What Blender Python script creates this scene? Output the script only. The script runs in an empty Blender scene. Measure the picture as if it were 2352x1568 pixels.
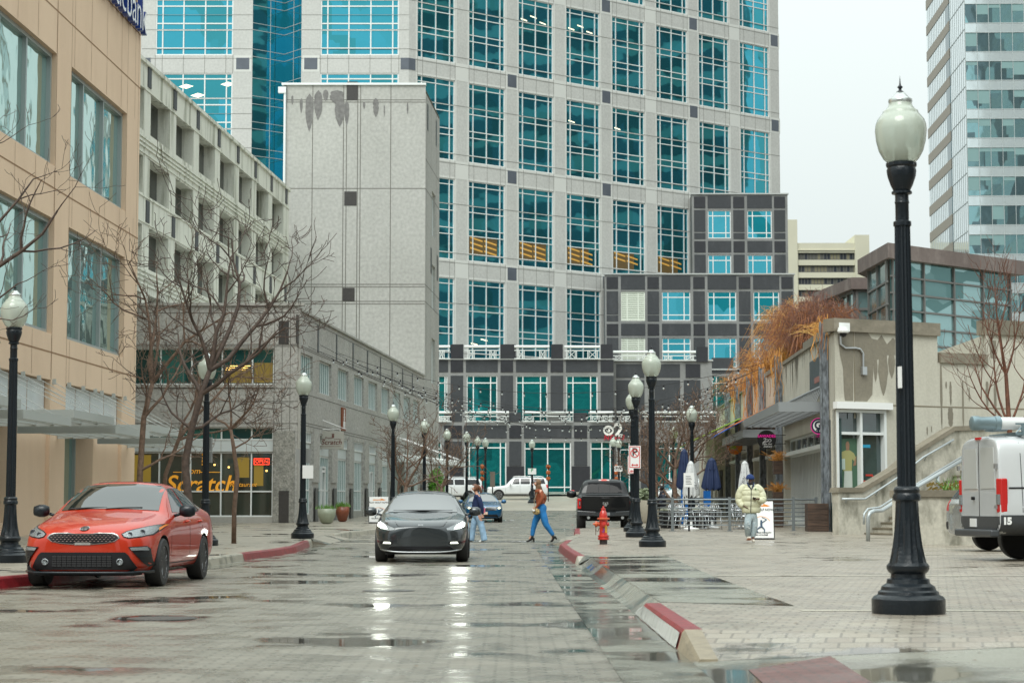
import bpy, bmesh, math, random
from mathutils import Vector, Matrix
from mathutils.bvhtree import BVHTree
R = math.radians
sc = bpy.context.scene
COL = sc.collection

# ------------------------------------------------------------------ camera, sky, sun, exposure
F = 4573.0                      # focal length in units of a 2352 px wide frame
TH = math.atan(382 / F)         # camera pitched up a little
CS, SN = math.cos(TH), math.sin(TH)
CAMZ = 1.07
cam_data = bpy.data.cameras.new('camera')
cam = bpy.data.objects.new('camera', cam_data)
COL.objects.link(cam)
cam.location = (0, 0, CAMZ)
cam.rotation_euler = (math.pi / 2 + TH, 0, 0)
cam_data.sensor_width = 36
cam_data.lens = 36 * F / 2352
cam_data.clip_start = 0.3
cam_data.clip_end = 3000
cam_data.dof.use_dof = True
cam_data.dof.focus_distance = 44
cam_data.dof.aperture_fstop = 5.0
sc.camera = cam

SUN_EL, SUN_AZ = R(52), R(200)   # sun behind the cloud, high and a little behind the camera
world = bpy.data.worlds.new('World')
sc.world = world
world.use_nodes = True
wn = world.node_tree
for n in list(wn.nodes): wn.nodes.remove(n)
w_out = wn.nodes.new('ShaderNodeOutputWorld')
w_bg = wn.nodes.new('ShaderNodeBackground')
w_sky = wn.nodes.new('ShaderNodeTexSky')
w_sky.sky_type = 'NISHITA'
w_sky.sun_disc = False
w_sky.sun_elevation = SUN_EL
w_sky.sun_rotation = SUN_AZ
w_sky.air_density = 1.0
w_sky.dust_density = 3.0
w_sky.ozone_density = 1.0
w_hs = wn.nodes.new('ShaderNodeHueSaturation')
w_hs.inputs['Saturation'].default_value = 0.10
# overcast: cloud evens the sky out and makes it brighter towards the zenith
w_tc = wn.nodes.new('ShaderNodeTexCoord')
w_sep = wn.nodes.new('ShaderNodeSeparateXYZ')
w_mr = wn.nodes.new('ShaderNodeMapRange')
w_mr.inputs['From Min'].default_value = 0.12
w_mr.inputs['From Max'].default_value = 1.0
w_mr.inputs['To Min'].default_value = 6.9
w_mr.inputs['To Max'].default_value = 17.0
w_mix = wn.nodes.new('ShaderNodeMix'); w_mix.data_type = 'RGBA'
w_mix.inputs['Factor'].default_value = 0.86
w_cloud = wn.nodes.new('ShaderNodeVectorMath'); w_cloud.operation = 'SCALE'
w_cloud.inputs[0].default_value = (0.905, 1.0, 0.985)
wn.links.new(w_tc.outputs['Generated'], w_sep.inputs[0])
wn.links.new(w_sep.outputs['Z'], w_mr.inputs['Value'])
wn.links.new(w_mr.outputs['Result'], w_cloud.inputs['Scale'])
wn.links.new(w_sky.outputs[0], w_hs.inputs['Color'])
wn.links.new(w_hs.outputs[0], w_mix.inputs['A'])
wn.links.new(w_cloud.outputs[0], w_mix.inputs['B'])
wn.links.new(w_mix.outputs['Result'], w_bg.inputs['Color'])
w_bg.inputs['Strength'].default_value = 0.105
wn.links.new(w_bg.outputs[0], w_out.inputs[0])

sun_d = bpy.data.lights.new('sun', 'SUN')
sun_d.energy = 1.75
sun_d.angle = R(35)
sun_d.color = (1.0, 1.0, 0.95)
sun = bpy.data.objects.new('sun', sun_d)
COL.objects.link(sun)
# direction: sun azimuth measured like the sky's (rotation from +Y, clockwise)
sd = Vector((math.sin(SUN_AZ) * math.cos(SUN_EL), math.cos(SUN_AZ) * math.cos(SUN_EL), math.sin(SUN_EL)))
sun.rotation_euler = (-sd).to_track_quat('-Z', 'Y').to_euler()
sun.location = (0, 0, 200)

sc.view_settings.view_transform = 'Standard'
sc.view_settings.look = 'None'
sc.view_settings.exposure = 0.34
sc.view_settings.gamma = 1.0
sc.cycles.max_bounces = 6
sc.cycles.diffuse_bounces = 3
sc.cycles.glossy_bounces = 4
sc.cycles.transmission_bounces = 6
sc.cycles.transparent_max_bounces = 8
sc.cycles.caustics_reflective = False
sc.cycles.caustics_refractive = False
sc.cycles.sample_clamp_indirect = 6
sc.cycles.use_denoising = True
RND = random.Random(7)

# ------------------------------------------------------------------ geometry of sight: measured pixels -> metres
def ray(u, v):
    a = (u - 1176) / F; b = (784 - v) / F
    return a, CS - b * SN, SN + b * CS
def atY(u, v, D):
    a, y, z = ray(u, v); t = D / y
    return Vector((a * t, D, CAMZ + z * t))
def gz(y):
    'height of the road: level, then climbing gently away from the camera'
    if y < 45: return 0.0
    if y < 97: return (y - 45) * 0.0075
    if y < 169: return 0.39 + (y - 97) * 0.0192
    if y < 182: return 1.772 + (y - 169) * 0.047
    return 2.383
KH = 0.15
def xat(u, D): return (u - 1176) / F * D

class Wall:
    'a vertical plane: s runs left to right as seen, o outwards to the viewer, z up'
    def __init__(s, O, d):
        L = math.hypot(*d); s.O = O; s.d = (d[0] / L, d[1] / L); s.n = (s.d[1], -s.d[0])
        s.ang = math.atan2(s.d[1], s.d[0])
    def p(s, a, o, z):
        return Vector((s.O[0] + s.d[0] * a + s.n[0] * o, s.O[1] + s.d[1] * a + s.n[1] * o, z))
    def at(s, u, v):
        a, y, z = ray(u, v); dx, dy = s.d
        det = -a * dy + y * dx
        t = (-s.O[0] * dy + s.O[1] * dx) / det
        return ((t * a - s.O[0]) * dx + (t * y - s.O[1]) * dy, CAMZ + z * t)
    def S(s, u, v=900): return s.at(u, v)[0]
    def Z(s, u, v): return s.at(u, v)[1]

# ------------------------------------------------------------------ objects
def tag(o, label=None, cat=None, group=None, kind=None):
    if label: o['label'] = label
    if cat: o['category'] = cat
    if group: o['group'] = group
    if kind: o['kind'] = kind
    return o
def thing(name, label, cat, loc=(0, 0, 0), rz=0, group=None, scale=1):
    o = bpy.data.objects.new(name, None); COL.objects.link(o)
    o.location = loc; o.rotation_euler = (0, 0, rz); o.scale = (scale,) * 3
    o.empty_display_size = 0.3
    return tag(o, label, cat, group)
def copy_tree(o, parent=None):
    c = o.copy(); COL.objects.link(c)
    if parent: c.parent = parent
    for ch in [x for x in KIDS.get(o.name, [])]:
        k = copy_tree(ch, c)
        KIDS.setdefault(c.name, []).append(k)
    return c
KIDS = {}

class MB:
    'mesh builder'
    def __init__(s): s.v = []; s.f = []; s.mi = []; s.cur = 0
    def quad(s, *ps):
        b = len(s.v); s.v += [tuple(p) for p in ps]; s.f.append(tuple(range(b, b + len(ps)))); s.mi.append(s.cur)
        return s
    def hexa(s, c):
        b = len(s.v); s.v += [tuple(p) for p in c]
        for q in ((0, 3, 2, 1), (4, 5, 6, 7), (0, 1, 5, 4), (1, 2, 6, 5), (2, 3, 7, 6), (3, 0, 4, 7)):
            s.f.append(tuple(b + i for i in q)); s.mi.append(s.cur)
        return s
    def box(s, x0, x1, y0, y1, z0, z1):
        return s.hexa([(x0, y0, z0), (x1, y0, z0), (x1, y1, z0), (x0, y1, z0), (x0, y0, z1), (x1, y0, z1), (x1, y1, z1), (x0, y1, z1)])
    def wbox(s, W, a0, a1, o0, o1, z0, z1):
        P = W.p
        return s.hexa([P(a0, o1, z0), P(a1, o1, z0), P(a1, o0, z0), P(a0, o0, z0), P(a0, o1, z1), P(a1, o1, z1), P(a1, o0, z1), P(a0, o0, z1)])
    def prism(s, pts, z0, z1):
        'pts: ground outline, counter-clockwise'
        b = len(s.v); n = len(pts)
        s.v += [(p[0], p[1], z0) for p in pts] + [(p[0], p[1], z1) for p in pts]
        s.f.append(tuple(b + i for i in reversed(range(n)))); s.mi.append(s.cur)
        s.f.append(tuple(b + n + i for i in range(n))); s.mi.append(s.cur)
        for i in range(n):
            j = (i + 1) % n
            s.f.append((b + i, b + j, b + n + j, b + n + i)); s.mi.append(s.cur)
        return s
    def tube(s, pts, rad, n=6, cap=True):
        pts = [Vector(p) for p in pts]
        if not isinstance(rad, (list, tuple)): rad = [rad] * len(pts)
        rings = []
        up = Vector((0.0, 0.0, 1.0))
        prev = None
        for i, p in enumerate(pts):
            t = (pts[min(i + 1, len(pts) - 1)] - pts[max(i - 1, 0)])
            if t.length < 1e-9: t = Vector((0, 0, 1))
            t.normalize()
            if prev is None:
                a = up if abs(t.z) < 0.9 else Vector((1, 0, 0))
                x = t.cross(a).normalized()
            else:
                x = (prev - t * prev.dot(t))
                x = x.normalized() if x.length > 1e-6 else t.orthogonal().normalized()
            prev = x; y = t.cross(x)
            b = len(s.v)
            for k in range(n):
                an = 2 * math.pi * k / n
                s.v.append(tuple(p + (x * math.cos(an) + y * math.sin(an)) * rad[i]))
            rings.append(b)
        for a, b in zip(rings, rings[1:]):
            for k in range(n):
                k2 = (k + 1) % n
                s.f.append((a + k, a + k2, b + k2, b + k)); s.mi.append(s.cur)
        if cap:
            s.f.append(tuple(rings[0] + k for k in reversed(range(n)))); s.mi.append(s.cur)
            s.f.append(tuple(rings[-1] + k for k in range(n))); s.mi.append(s.cur)
        return s
    def lathe(s, prof, n=24, c=(0, 0, 0), axis='z', flute=None, cap=True, sx=1, sy=1):
        b0 = len(s.v); m = len(prof)
        for i, (r, h) in enumerate(prof):
            for k in range(n):
                an = 2 * math.pi * k / n
                rr = r * (flute[i] if flute and flute[i] and k % 2 else 1)
                x, y = rr * math.cos(an) * sx, rr * math.sin(an) * sy
                if axis == 'z': q = (c[0] + x, c[1] + y, c[2] + h)
                elif axis == 'x': q = (c[0] + h, c[1] + x, c[2] + y)
                else: q = (c[0] + y, c[1] + h, c[2] + x)
                s.v.append(q)
        for i in range(m - 1):
            for k in range(n):
                k2 = (k + 1) % n
                s.f.append((b0 + i * n + k, b0 + i * n + k2, b0 + (i + 1) * n + k2, b0 + (i + 1) * n + k)); s.mi.append(s.cur)
        if cap:
            s.f.append(tuple(b0 + k for k in reversed(range(n)))); s.mi.append(s.cur)
            s.f.append(tuple(b0 + (m - 1) * n + k for k in range(n))); s.mi.append(s.cur)
        return s
    def add_mesh(s, me, M=None):
        b = len(s.v)
        s.v += [tuple((M @ v.co) if M else v.co) for v in me.vertices]
        for p in me.polygons: s.f.append(tuple(b + i for i in p.vertices)); s.mi.append(s.cur)
        return s
    def mesh(s, name, mats, smooth=False, M=None):
        me = bpy.data.meshes.new(name)
        vs = s.v if M is None else [tuple(M @ Vector(p)) for p in s.v]
        me.from_pydata(vs, [], s.f)
        if not isinstance(mats, (list, tuple)): mats = [mats]
        for m in mats: me.materials.append(m)
        if len(mats) > 1: me.polygons.foreach_set('material_index', s.mi)
        if smooth: me.polygons.foreach_set('use_smooth', [True] * len(me.polygons))
        me.update()
        return me
    def build(s, name, mats, parent=None, smooth=False, world=False, bevel=0, auto=None):
        M = None
        if parent is not None and world: M = wmat(parent).inverted()
        me = s.mesh(name, mats, smooth, M)
        if auto is not None:
            me.polygons.foreach_set('use_smooth', [True] * len(me.polygons))
            try: me.set_sharp_from_angle(angle=R(auto))
            except Exception: pass
        o = bpy.data.objects.new(name, me); COL.objects.link(o)
        if parent is not None:
            o.parent = parent; KIDS.setdefault(parent.name, []).append(o)
        if bevel:
            b = o.modifiers.new('bevel', 'BEVEL'); b.width = bevel; b.segments = 2; b.limit_method = 'ANGLE'; b.angle_limit = R(40)
        return o
def wmat(o):
    M = Matrix.LocRotScale(o.location, o.rotation_euler, o.scale)
    return wmat(o.parent) @ M if o.parent else M
def child(name, me, parent, loc=(0, 0, 0), rz=0):
    o = bpy.data.objects.new(name, me); COL.objects.link(o)
    o.parent = parent; o.location = loc; o.rotation_euler = (0, 0, rz)
    KIDS.setdefault(parent.name, []).append(o)
    return o

def text_mesh(txt, size=1.0, extrude=0.0, shear=0.0, align='CENTER', spacing=1.0, bold=0.0, res=4):
    c = bpy.data.curves.new('t', 'FONT'); c.body = txt; c.size = size; c.extrude = extrude; c.shear = shear
    c.align_x = align; c.align_y = 'CENTER'; c.space_character = spacing; c.offset = bold; c.resolution_u = res
    o = bpy.data.objects.new('t', c); COL.objects.link(o)
    dg = bpy.context.evaluated_depsgraph_get()
    me = bpy.data.meshes.new_from_object(o.evaluated_get(dg))
    bpy.data.objects.remove(o); bpy.data.curves.remove(c)
    return me
def flatM(origin, ex, ey):
    'matrix that stands local x along ex, local y along ey'
    ex = Vector(ex).normalized(); ey = Vector(ey).normalized(); ez = ex.cross(ey)
    M = Matrix.Identity(4)
    for i in range(3): M[i][0] = ex[i]; M[i][1] = ey[i]; M[i][2] = ez[i]; M[i][3] = origin[i]
    return M

# ------------------------------------------------------------------ materials
MATS = {}
def lin(c):
    'sRGB 0..255 -> linear'
    return tuple(((x / 255) / 12.92 if x / 255 <= 0.04045 else ((x / 255 + 0.055) / 1.055) ** 2.4) for x in c)
def mat(name, col, rough=0.6, metal=0.0, spec=0.5, noise=0.0, nscale=1.0, ndetail=4, bump=0.0, bscale=30.0, coat=0.0, emit=None, estr=0.0, ior=None, trans=0.0, col2=None, stretch=None, rvar=0.0, objspace=False, thresh=None, alpha=None):
    if name in MATS: return MATS[name]
    m = bpy.data.materials.new(name); m.use_nodes = True
    nt = m.node_tree; b = nt.nodes['Principled BSDF']
    b.inputs['Base Color'].default_value = (*col, 1)
    b.inputs['Roughness'].default_value = rough
    b.inputs['Metallic'].default_value = metal
    b.inputs['Specular IOR Level'].default_value = spec
    if ior: b.inputs['IOR'].default_value = ior
    if coat: b.inputs['Coat Weight'].default_value = coat; b.inputs['Coat Roughness'].default_value = 0.03
    if trans: b.inputs['Transmission Weight'].default_value = trans
    if alpha is not None: b.inputs['Alpha'].default_value = alpha
    if emit: b.inputs['Emission Color'].default_value = (*emit, 1); b.inputs['Emission Strength'].default_value = estr
    if noise or bump or rvar:
        if objspace:
            g = nt.nodes.new('ShaderNodeTexCoord'); gs = g.outputs['Object']
        else:
            g = nt.nodes.new('ShaderNodeNewGeometry'); gs = g.outputs['Position']
        mp = nt.nodes.new('ShaderNodeMapping'); nt.links.new(gs, mp.inputs['Vector'])
        if stretch: mp.inputs['Scale'].default_value = stretch
        n = nt.nodes.new('ShaderNodeTexNoise'); n.inputs['Scale'].default_value = nscale; n.inputs['Detail'].default_value = ndetail
        nt.links.new(mp.outputs[0], n.inputs['Vector'])
        if noise:
            r = nt.nodes.new('ShaderNodeValToRGB')
            lo, hi = thresh or (0.3, 0.7)
            r.color_ramp.elements[0].position = lo; r.color_ramp.elements[1].position = hi
            c2 = col2 or tuple(x * (1 + noise) for x in col)
            c1 = tuple(x * (1 - noise) for x in col) if not col2 else col
            r.color_ramp.elements[0].color = (*c1, 1); r.color_ramp.elements[1].color = (*c2, 1)
            nt.links.new(n.outputs['Fac'], r.inputs['Fac']); nt.links.new(r.outputs['Color'], b.inputs['Base Color'])
        if rvar:
            mr = nt.nodes.new('ShaderNodeMapRange'); mr.inputs['To Min'].default_value = max(0.02, rough - rvar); mr.inputs['To Max'].default_value = rough + rvar
            mr.inputs['From Min'].default_value = .35; mr.inputs['From Max'].default_value = .65
            nt.links.new(n.outputs['Fac'], mr.inputs['Value']); nt.links.new(mr.outputs['Result'], b.inputs['Roughness'])
        if bump:
            n2 = nt.nodes.new('ShaderNodeTexNoise'); n2.inputs['Scale'].default_value = bscale; n2.inputs['Detail'].default_value = 5
            nt.links.new(mp.outputs[0], n2.inputs['Vector'])
            bp = nt.nodes.new('ShaderNodeBump'); bp.inputs['Strength'].default_value = bump; bp.inputs['Distance'].default_value = 0.02
            nt.links.new(n2.outputs['Fac'], bp.inputs['Height']); nt.links.new(bp.outputs['Normal'], b.inputs['Normal'])
    MATS[name] = m
    return m
def N(m, t): return m.node_tree.nodes.new(t)
def LK(m, a, b): m.node_tree.links.new(a, b)
def stained(name, base, dark, rough=.8, streak=(0.9, 0.9, 0.10), scale=1.2, lo=.52, hi=.6, grain=0.10, gscale=25, bump=.3):
    'weathered concrete or stone: fine grain, and vertical dirt streaks'
    m = mat(name, base, rough=rough, bump=bump, bscale=gscale)
    b = m.node_tree.nodes['Principled BSDF']
    g = N(m, 'ShaderNodeNewGeometry')
    mp = N(m, 'ShaderNodeMapping'); mp.inputs['Scale'].default_value = streak; LK(m, g.outputs['Position'], mp.inputs['Vector'])
    n1 = N(m, 'ShaderNodeTexNoise'); n1.inputs['Scale'].default_value = scale; n1.inputs['Detail'].default_value = 6; n1.inputs['Roughness'].default_value = .62
    LK(m, mp.outputs[0], n1.inputs['Vector'])
    r1 = N(m, 'ShaderNodeMapRange'); r1.inputs['From Min'].default_value = lo; r1.inputs['From Max'].default_value = hi; LK(m, n1.outputs['Fac'], r1.inputs['Value'])
    n2 = N(m, 'ShaderNodeTexNoise'); n2.inputs['Scale'].default_value = gscale; n2.inputs['Detail'].default_value = 4; LK(m, g.outputs['Position'], n2.inputs['Vector'])
    r2 = N(m, 'ShaderNodeMapRange'); r2.inputs['From Min'].default_value = .3; r2.inputs['From Max'].default_value = .7
    r2.inputs['To Min'].default_value = 1 - grain; r2.inputs['To Max'].default_value = 1 + grain; LK(m, n2.outputs['Fac'], r2.inputs['Value'])
    mx = N(m, 'ShaderNodeMix'); mx.data_type = 'RGBA'; mx.inputs['A'].default_value = (*base, 1); mx.inputs['B'].default_value = (*dark, 1)
    LK(m, r1.outputs['Result'], mx.inputs['Factor'])
    vm = N(m, 'ShaderNodeVectorMath'); vm.operation = 'SCALE'; LK(m, mx.outputs['Result'], vm.inputs[0]); LK(m, r2.outputs['Result'], vm.inputs['Scale'])
    LK(m, vm.outputs[0], b.inputs['Base Color'])
    return m

M_alu = mat('white_frame_paint', (.72, .75, .74), .4)
M_alu2 = mat('grey_frame_paint', (.42, .46, .46), .4)
M_black = mat('black_iron_paint', (.007, .011, .015), .3, spec=.3, coat=.15, bump=.25, bscale=40)
M_dark = mat('dark_void', (.01, .01, .012), .7)
M_rubber = mat('tyre_rubber', (.018, .018, .019), .6, bump=.3, bscale=60, objspace=True)
M_chrome = mat('chrome', (.75, .75, .76), .12, metal=1)
M_steel = mat('brushed_steel', (.5, .52, .53), .35, metal=.8)
M_plastic = mat('black_plastic', (.012, .012, .014), .4, spec=.3)
M_white = mat('white_paint', (.78, .79, .78), .45)
M_red = mat('red_paint', (.55, .03, .03), .35, coat=.5)
# ------------------------------------------------------------------ ground
def paving(name, c1, c2, mortar, bw=.22, bh=.11, rot=0.0, puddle=(.56, .60), pscale=.33, rough=.5, pstretch=(1, 1, 1), pdark=.42, msize=.012, sheen=.35, warm=(.36, .27, .22)):
    m = bpy.data.materials.new(name); m.use_nodes = True; MATS[name] = m
    b = m.node_tree.nodes['Principled BSDF']
    g = N(m, 'ShaderNodeNewGeometry')
    mp = N(m, 'ShaderNodeMapping'); mp.inputs['Rotation'].default_value = (0, 0, rot); LK(m, g.outputs['Position'], mp.inputs['Vector'])
    col = None
    if bw:
        bk = N(m, 'ShaderNodeTexBrick'); LK(m, mp.outputs[0], bk.inputs['Vector'])
        bk.inputs['Color1'].default_value = (*c1, 1); bk.inputs['Color2'].default_value = (*c2, 1); bk.inputs['Mortar'].default_value = (*mortar, 1)
        bk.inputs['Scale'].default_value = 1; bk.inputs['Brick Width'].default_value = bw; bk.inputs['Row Height'].default_value = bh
        bk.inputs['Mortar Size'].default_value = msize; bk.inputs['Mortar Smooth'].default_value = .3; bk.inputs['Bias'].default_value = 0
        col = bk.outputs['Color']
    nb = N(m, 'ShaderNodeTexNoise'); nb.inputs['Scale'].default_value = .9; nb.inputs['Detail'].default_value = 8; nb.inputs['Roughness'].default_value = .65; LK(m, g.outputs['Position'], nb.inputs['Vector'])
    rr = N(m, 'ShaderNodeMapRange'); rr.inputs['From Min'].default_value = .3; rr.inputs['From Max'].default_value = .7; rr.inputs['To Min'].default_value = .84; rr.inputs['To Max'].default_value = 1.13; LK(m, nb.outputs['Fac'], rr.inputs['Value'])
    sc1 = N(m, 'ShaderNodeVectorMath'); sc1.operation = 'SCALE'
    if col: LK(m, col, sc1.inputs[0])
    else: sc1.inputs[0].default_value = c1
    LK(m, rr.outputs['Result'], sc1.inputs['Scale'])
    # standing water: hollows of the surface
    mp2 = N(m, 'ShaderNodeMapping'); mp2.inputs['Scale'].default_value = pstretch; LK(m, g.outputs['Position'], mp2.inputs['Vector'])
    np_ = N(m, 'ShaderNodeTexNoise'); np_.inputs['Scale'].default_value = pscale; np_.inputs['Detail'].default_value = 5; np_.inputs['Roughness'].default_value = .58; LK(m, mp2.outputs[0], np_.inputs['Vector'])
    pr = N(m, 'ShaderNodeMapRange'); pr.interpolation_type = 'SMOOTHSTEP'; pr.inputs['From Min'].default_value = puddle[0]; pr.inputs['From Max'].default_value = puddle[1]; LK(m, np_.outputs['Fac'], pr.inputs['Value'])
    mx = N(m, 'ShaderNodeMix'); mx.data_type = 'RGBA'; LK(m, pr.outputs['Result'], mx.inputs['Factor']); LK(m, sc1.outputs[0], mx.inputs['A'])
    dk = N(m, 'ShaderNodeVectorMath'); dk.operation = 'SCALE'; dk.inputs['Scale'].default_value = pdark; LK(m, sc1.outputs[0], dk.inputs[0]); LK(m, dk.outputs[0], mx.inputs['B'])
    LK(m, mx.outputs['Result'], b.inputs['Base Color'])
    ro = N(m, 'ShaderNodeMapRange'); ro.inputs['To Min'].default_value = rough; ro.inputs['To Max'].default_value = .06; LK(m, pr.outputs['Result'], ro.inputs['Value']); 
    # patches where the film of water is thicker
    nf = N(m, 'ShaderNodeTexNoise'); nf.inputs['Scale'].default_value = 1.7; nf.inputs['Detail'].default_value = 6; LK(m, g.outputs['Position'], nf.inputs['Vector'])
    nr = N(m, 'ShaderNodeMapRange'); nr.inputs['From Min'].default_value = .4; nr.inputs['From Max'].default_value = .62; nr.inputs['To Min'].default_value = 1.0; nr.inputs['To Max'].default_value = 1 - sheen; LK(m, nf.outputs['Fac'], nr.inputs['Value'])
    mu = N(m, 'ShaderNodeMath'); mu.operation = 'MULTIPLY'; LK(m, ro.outputs['Result'], mu.inputs[0]); LK(m, nr.outputs['Result'], mu.inputs[1])
    LK(m, mu.outputs[0], b.inputs['Roughness'])
    b.inputs['Specular IOR Level'].default_value = .42
    bp = N(m, 'ShaderNodeBump'); bp.inputs['Distance'].default_value = .012
    inv = N(m, 'ShaderNodeMapRange'); inv.inputs['To Min'].default_value = .8; inv.inputs['To Max'].default_value = .0; LK(m, pr.outputs['Result'], inv.inputs['Value']); LK(m, inv.outputs['Result'], bp.inputs['Strength'])
    nn = N(m, 'ShaderNodeTexNoise'); nn.inputs['Scale'].default_value = 22; nn.inputs['Detail'].default_value = 3; LK(m, g.outputs['Position'], nn.inputs['Vector'])
    LK(m, nn.outputs['Fac'], bp.inputs['Height']); LK(m, bp.outputs['Normal'], b.inputs['Normal'])
    return m

M_street = paving('street_pavers', (.245, .227, .185), (.19, .172, .137), (.125, .115, .09), puddle=(.55, .63), pscale=.42, rough=.42, pdark=.42, sheen=.6)
M_plaza = paving('plaza_pavers', (.325, .295, .238), (.262, .225, .183), (.18, .16, .13), bw=.2, bh=.2, rot=R(12), puddle=(.60, .66), pscale=.4, rough=.48, pdark=.5, sheen=.45)
M_walk = paving('sidewalk_concrete', (.315, .285, .23), (.275, .25, .20), (.15, .138, .11), bw=1.6, bh=1.6, msize=.02, puddle=(.55, .6), pscale=.45, rough=.5, pdark=.5)
M_conc = paving('gutter_concrete', (.20, .195, .155), (.18, .175, .14), (.11, .11, .09), bw=6, bh=1.9, msize=.018, puddle=(.43, .58), pscale=.8, rough=.32, pdark=.6)
M_apron = paving('driveway_concrete', (.27, .265, .215), (.25, .245, .20), (.30, .29, .24), bw=30, bh=2.4, msize=.025, puddle=(.45, .58), pscale=.45, rough=.34, pdark=.42)
M_ramp = stained('ramp_concrete', (.235, .23, .185), (.16, .155, .125), rough=.4, streak=(1, 1, 1), scale=2, bump=.2)
M_kerb = stained('kerb_concrete', (.40, .37, .30), (.20, .19, .15), rough=.35, streak=(1, 1, 1), scale=3, bump=.3)
M_kerbred = mat('kerb_red_paint', (.25, .018, .024), .3, noise=.35, nscale=6, bump=.35, bscale=25, spec=.6)
M_tact = paving('brick_red_paving', (.17, .07, .06), (.12, .05, .042), (.07, .045, .04), bw=.2, bh=.1, puddle=(.6, .7))

def interp(pl, y):
    if y <= pl[0][0]: return pl[0][1]
    for (a, xa), (b, xb) in zip(pl, pl[1:]):
        if y <= b: return xa + (xb - xa) * (y - a) / (b - a)
    return pl[-1][1]
BK = [45, 97, 169, 182]
def strip(name, L, Rr, y0, y1, dz, m, step=4, extra=()):
    ys = {y0, y1}; y = y0
    while y < y1: ys.add(y); y += step
    for b in BK + [p[0] for p in L] + [p[0] for p in Rr] + list(extra):
        if y0 < b < y1: ys.add(b)
    ys = sorted(ys); mb = MB()
    for a, b in zip(ys, ys[1:]):
        mb.quad((interp(L, a), a, gz(a) + dz), (interp(Rr, a), a, gz(a) + dz), (interp(Rr, b), b, gz(b) + dz), (interp(L, b), b, gz(b) + dz))
    o = mb.build(name, m); o['kind'] = 'structure'
    return o
LK_ = [(2, -8.2), (15, -7.4), (26.4, -6.8), (29.3, -6.4), (36, -5.55), (41, -5.45), (47.5, -5.1), (56, -5.5), (64, -5.3), (70, -4.7), (76, -3.9), (91, -3.4), (120, -2.4), (124, -2.3)]
RK_ = [(2, 1.25), (14, 1.25), (38, 1.2), (49, 1.13), (55, 1.5), (57, 1.75), (71, 2.2), (74, 4.9), (124, 6.0)]
S_ = lambda pl, d: [(a, x + d) for a, x in pl]
# base sheet out to the horizon
strip('ground', [(-60, -900), (2400, -900)], [(-60, 900), (2400, 900)], -60, 2400, -.35, mat('asphalt_ground', (.12, .12, .115), .6, noise=.2, nscale=.3), step=400)
strip('street', LK_, [(a, .70 if a <= 50 else x) for a, x in RK_[:5]] + RK_[5:] if False else [(2, .7), (50, .62), (56, 1.5), (57, 1.75), (71, 2.2), (74, 4.9), (124, 6.0)], 2, 124, 0, M_street)
strip('street', [(124, -40), (186, -40)], [(124, 60), (186, 60)], 124, 176, 0, mat('far_street_concrete', (.34, .31, .25), .45, noise=.15, nscale=.5, rvar=.15))
strip('gutter', [(2, .70), (50, .62), (56, 1.0)], [(2, 1.25), (14, 1.25), (38, 1.2), (49, 1.13), (56, 1.5)], 2, 56, .004, M_conc)
strip('gutter', S_(LK_, -.02), S_(LK_, .38), 20, 56, .004, M_conc)
# left pavement
strip('sidewalk', [(2, -60), (124, -60)], S_(LK_, -.17), 2, 124, KH, M_walk)
strip('sidewalk', [(176, -60), (186, -60)], [(176, 60), (186, 60)], 176, 200, KH, M_walk)
# right pavement and plaza
strip('plaza', [(2, 4.5), (14.0, 4.5), (15.2, 1.42), (19.6, 1.42), (19.61, 1.45), (38, 1.45), (38.01, 1.37), (49, 1.3), (55, 1.67), (57, 1.92), (71, 2.37), (74, 5.07), (124, 6.17)], [(2, 70), (124, 70)], 2, 124, KH, M_plaza, extra=(12.2, 12.21, 19.6, 19.61, 38, 38.01))
# driveway apron, low at the gutter
mb = MB()
mb.quad((1.25, 2, .005), (4.5, 2, KH), (4.5, 14.0, KH), (1.25, 14.0, .005))
o = mb.build('driveway_ramp', M_apron); o['kind'] = 'structure'; mb = MB()
for y0, y1 in ((19.6, 38),):
    mb.quad((1.235, y0, .002), (1.3, y0, .03), (1.3, y1, .03), (1.19, y1, .002)); mb.quad((1.3, y0, .03), (1.45, y0, KH), (1.45, y1, KH), (1.3, y1, .03))
o = mb.build('driveway_ramp', M_apron); o['kind'] = 'structure'
zz = KH + .004
mb = MB(); mb.quad((1.452, 38.9, zz), (1.452, 19.7, zz), (2.66, 18.9, zz), (2.72, 27.2, zz), (2.99, 38.9, zz))
o = mb.build('driveway', M_apron); o['kind'] = 'structure'
mb = MB(); mb.quad((4.501, 2, zz), (11, 2, zz), (11, 13.2, zz), (7, 13.8, zz), (4.501, 14.0, zz))
o = mb.build('driveway', M_apron); o['kind'] = 'structure'
mb = MB()
rz_ = lambda x, y: (x, y, .0095 + .145 * (x - 1.25) / 3.25)
mb.quad(rz_(1.54, 13.1), rz_(1.42, 9), rz_(1.95, 9), rz_(2.12, 11.9), rz_(2.2, 13.9))
o = mb.build('brick_path', M_tact); o['kind'] = 'structure'
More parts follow.
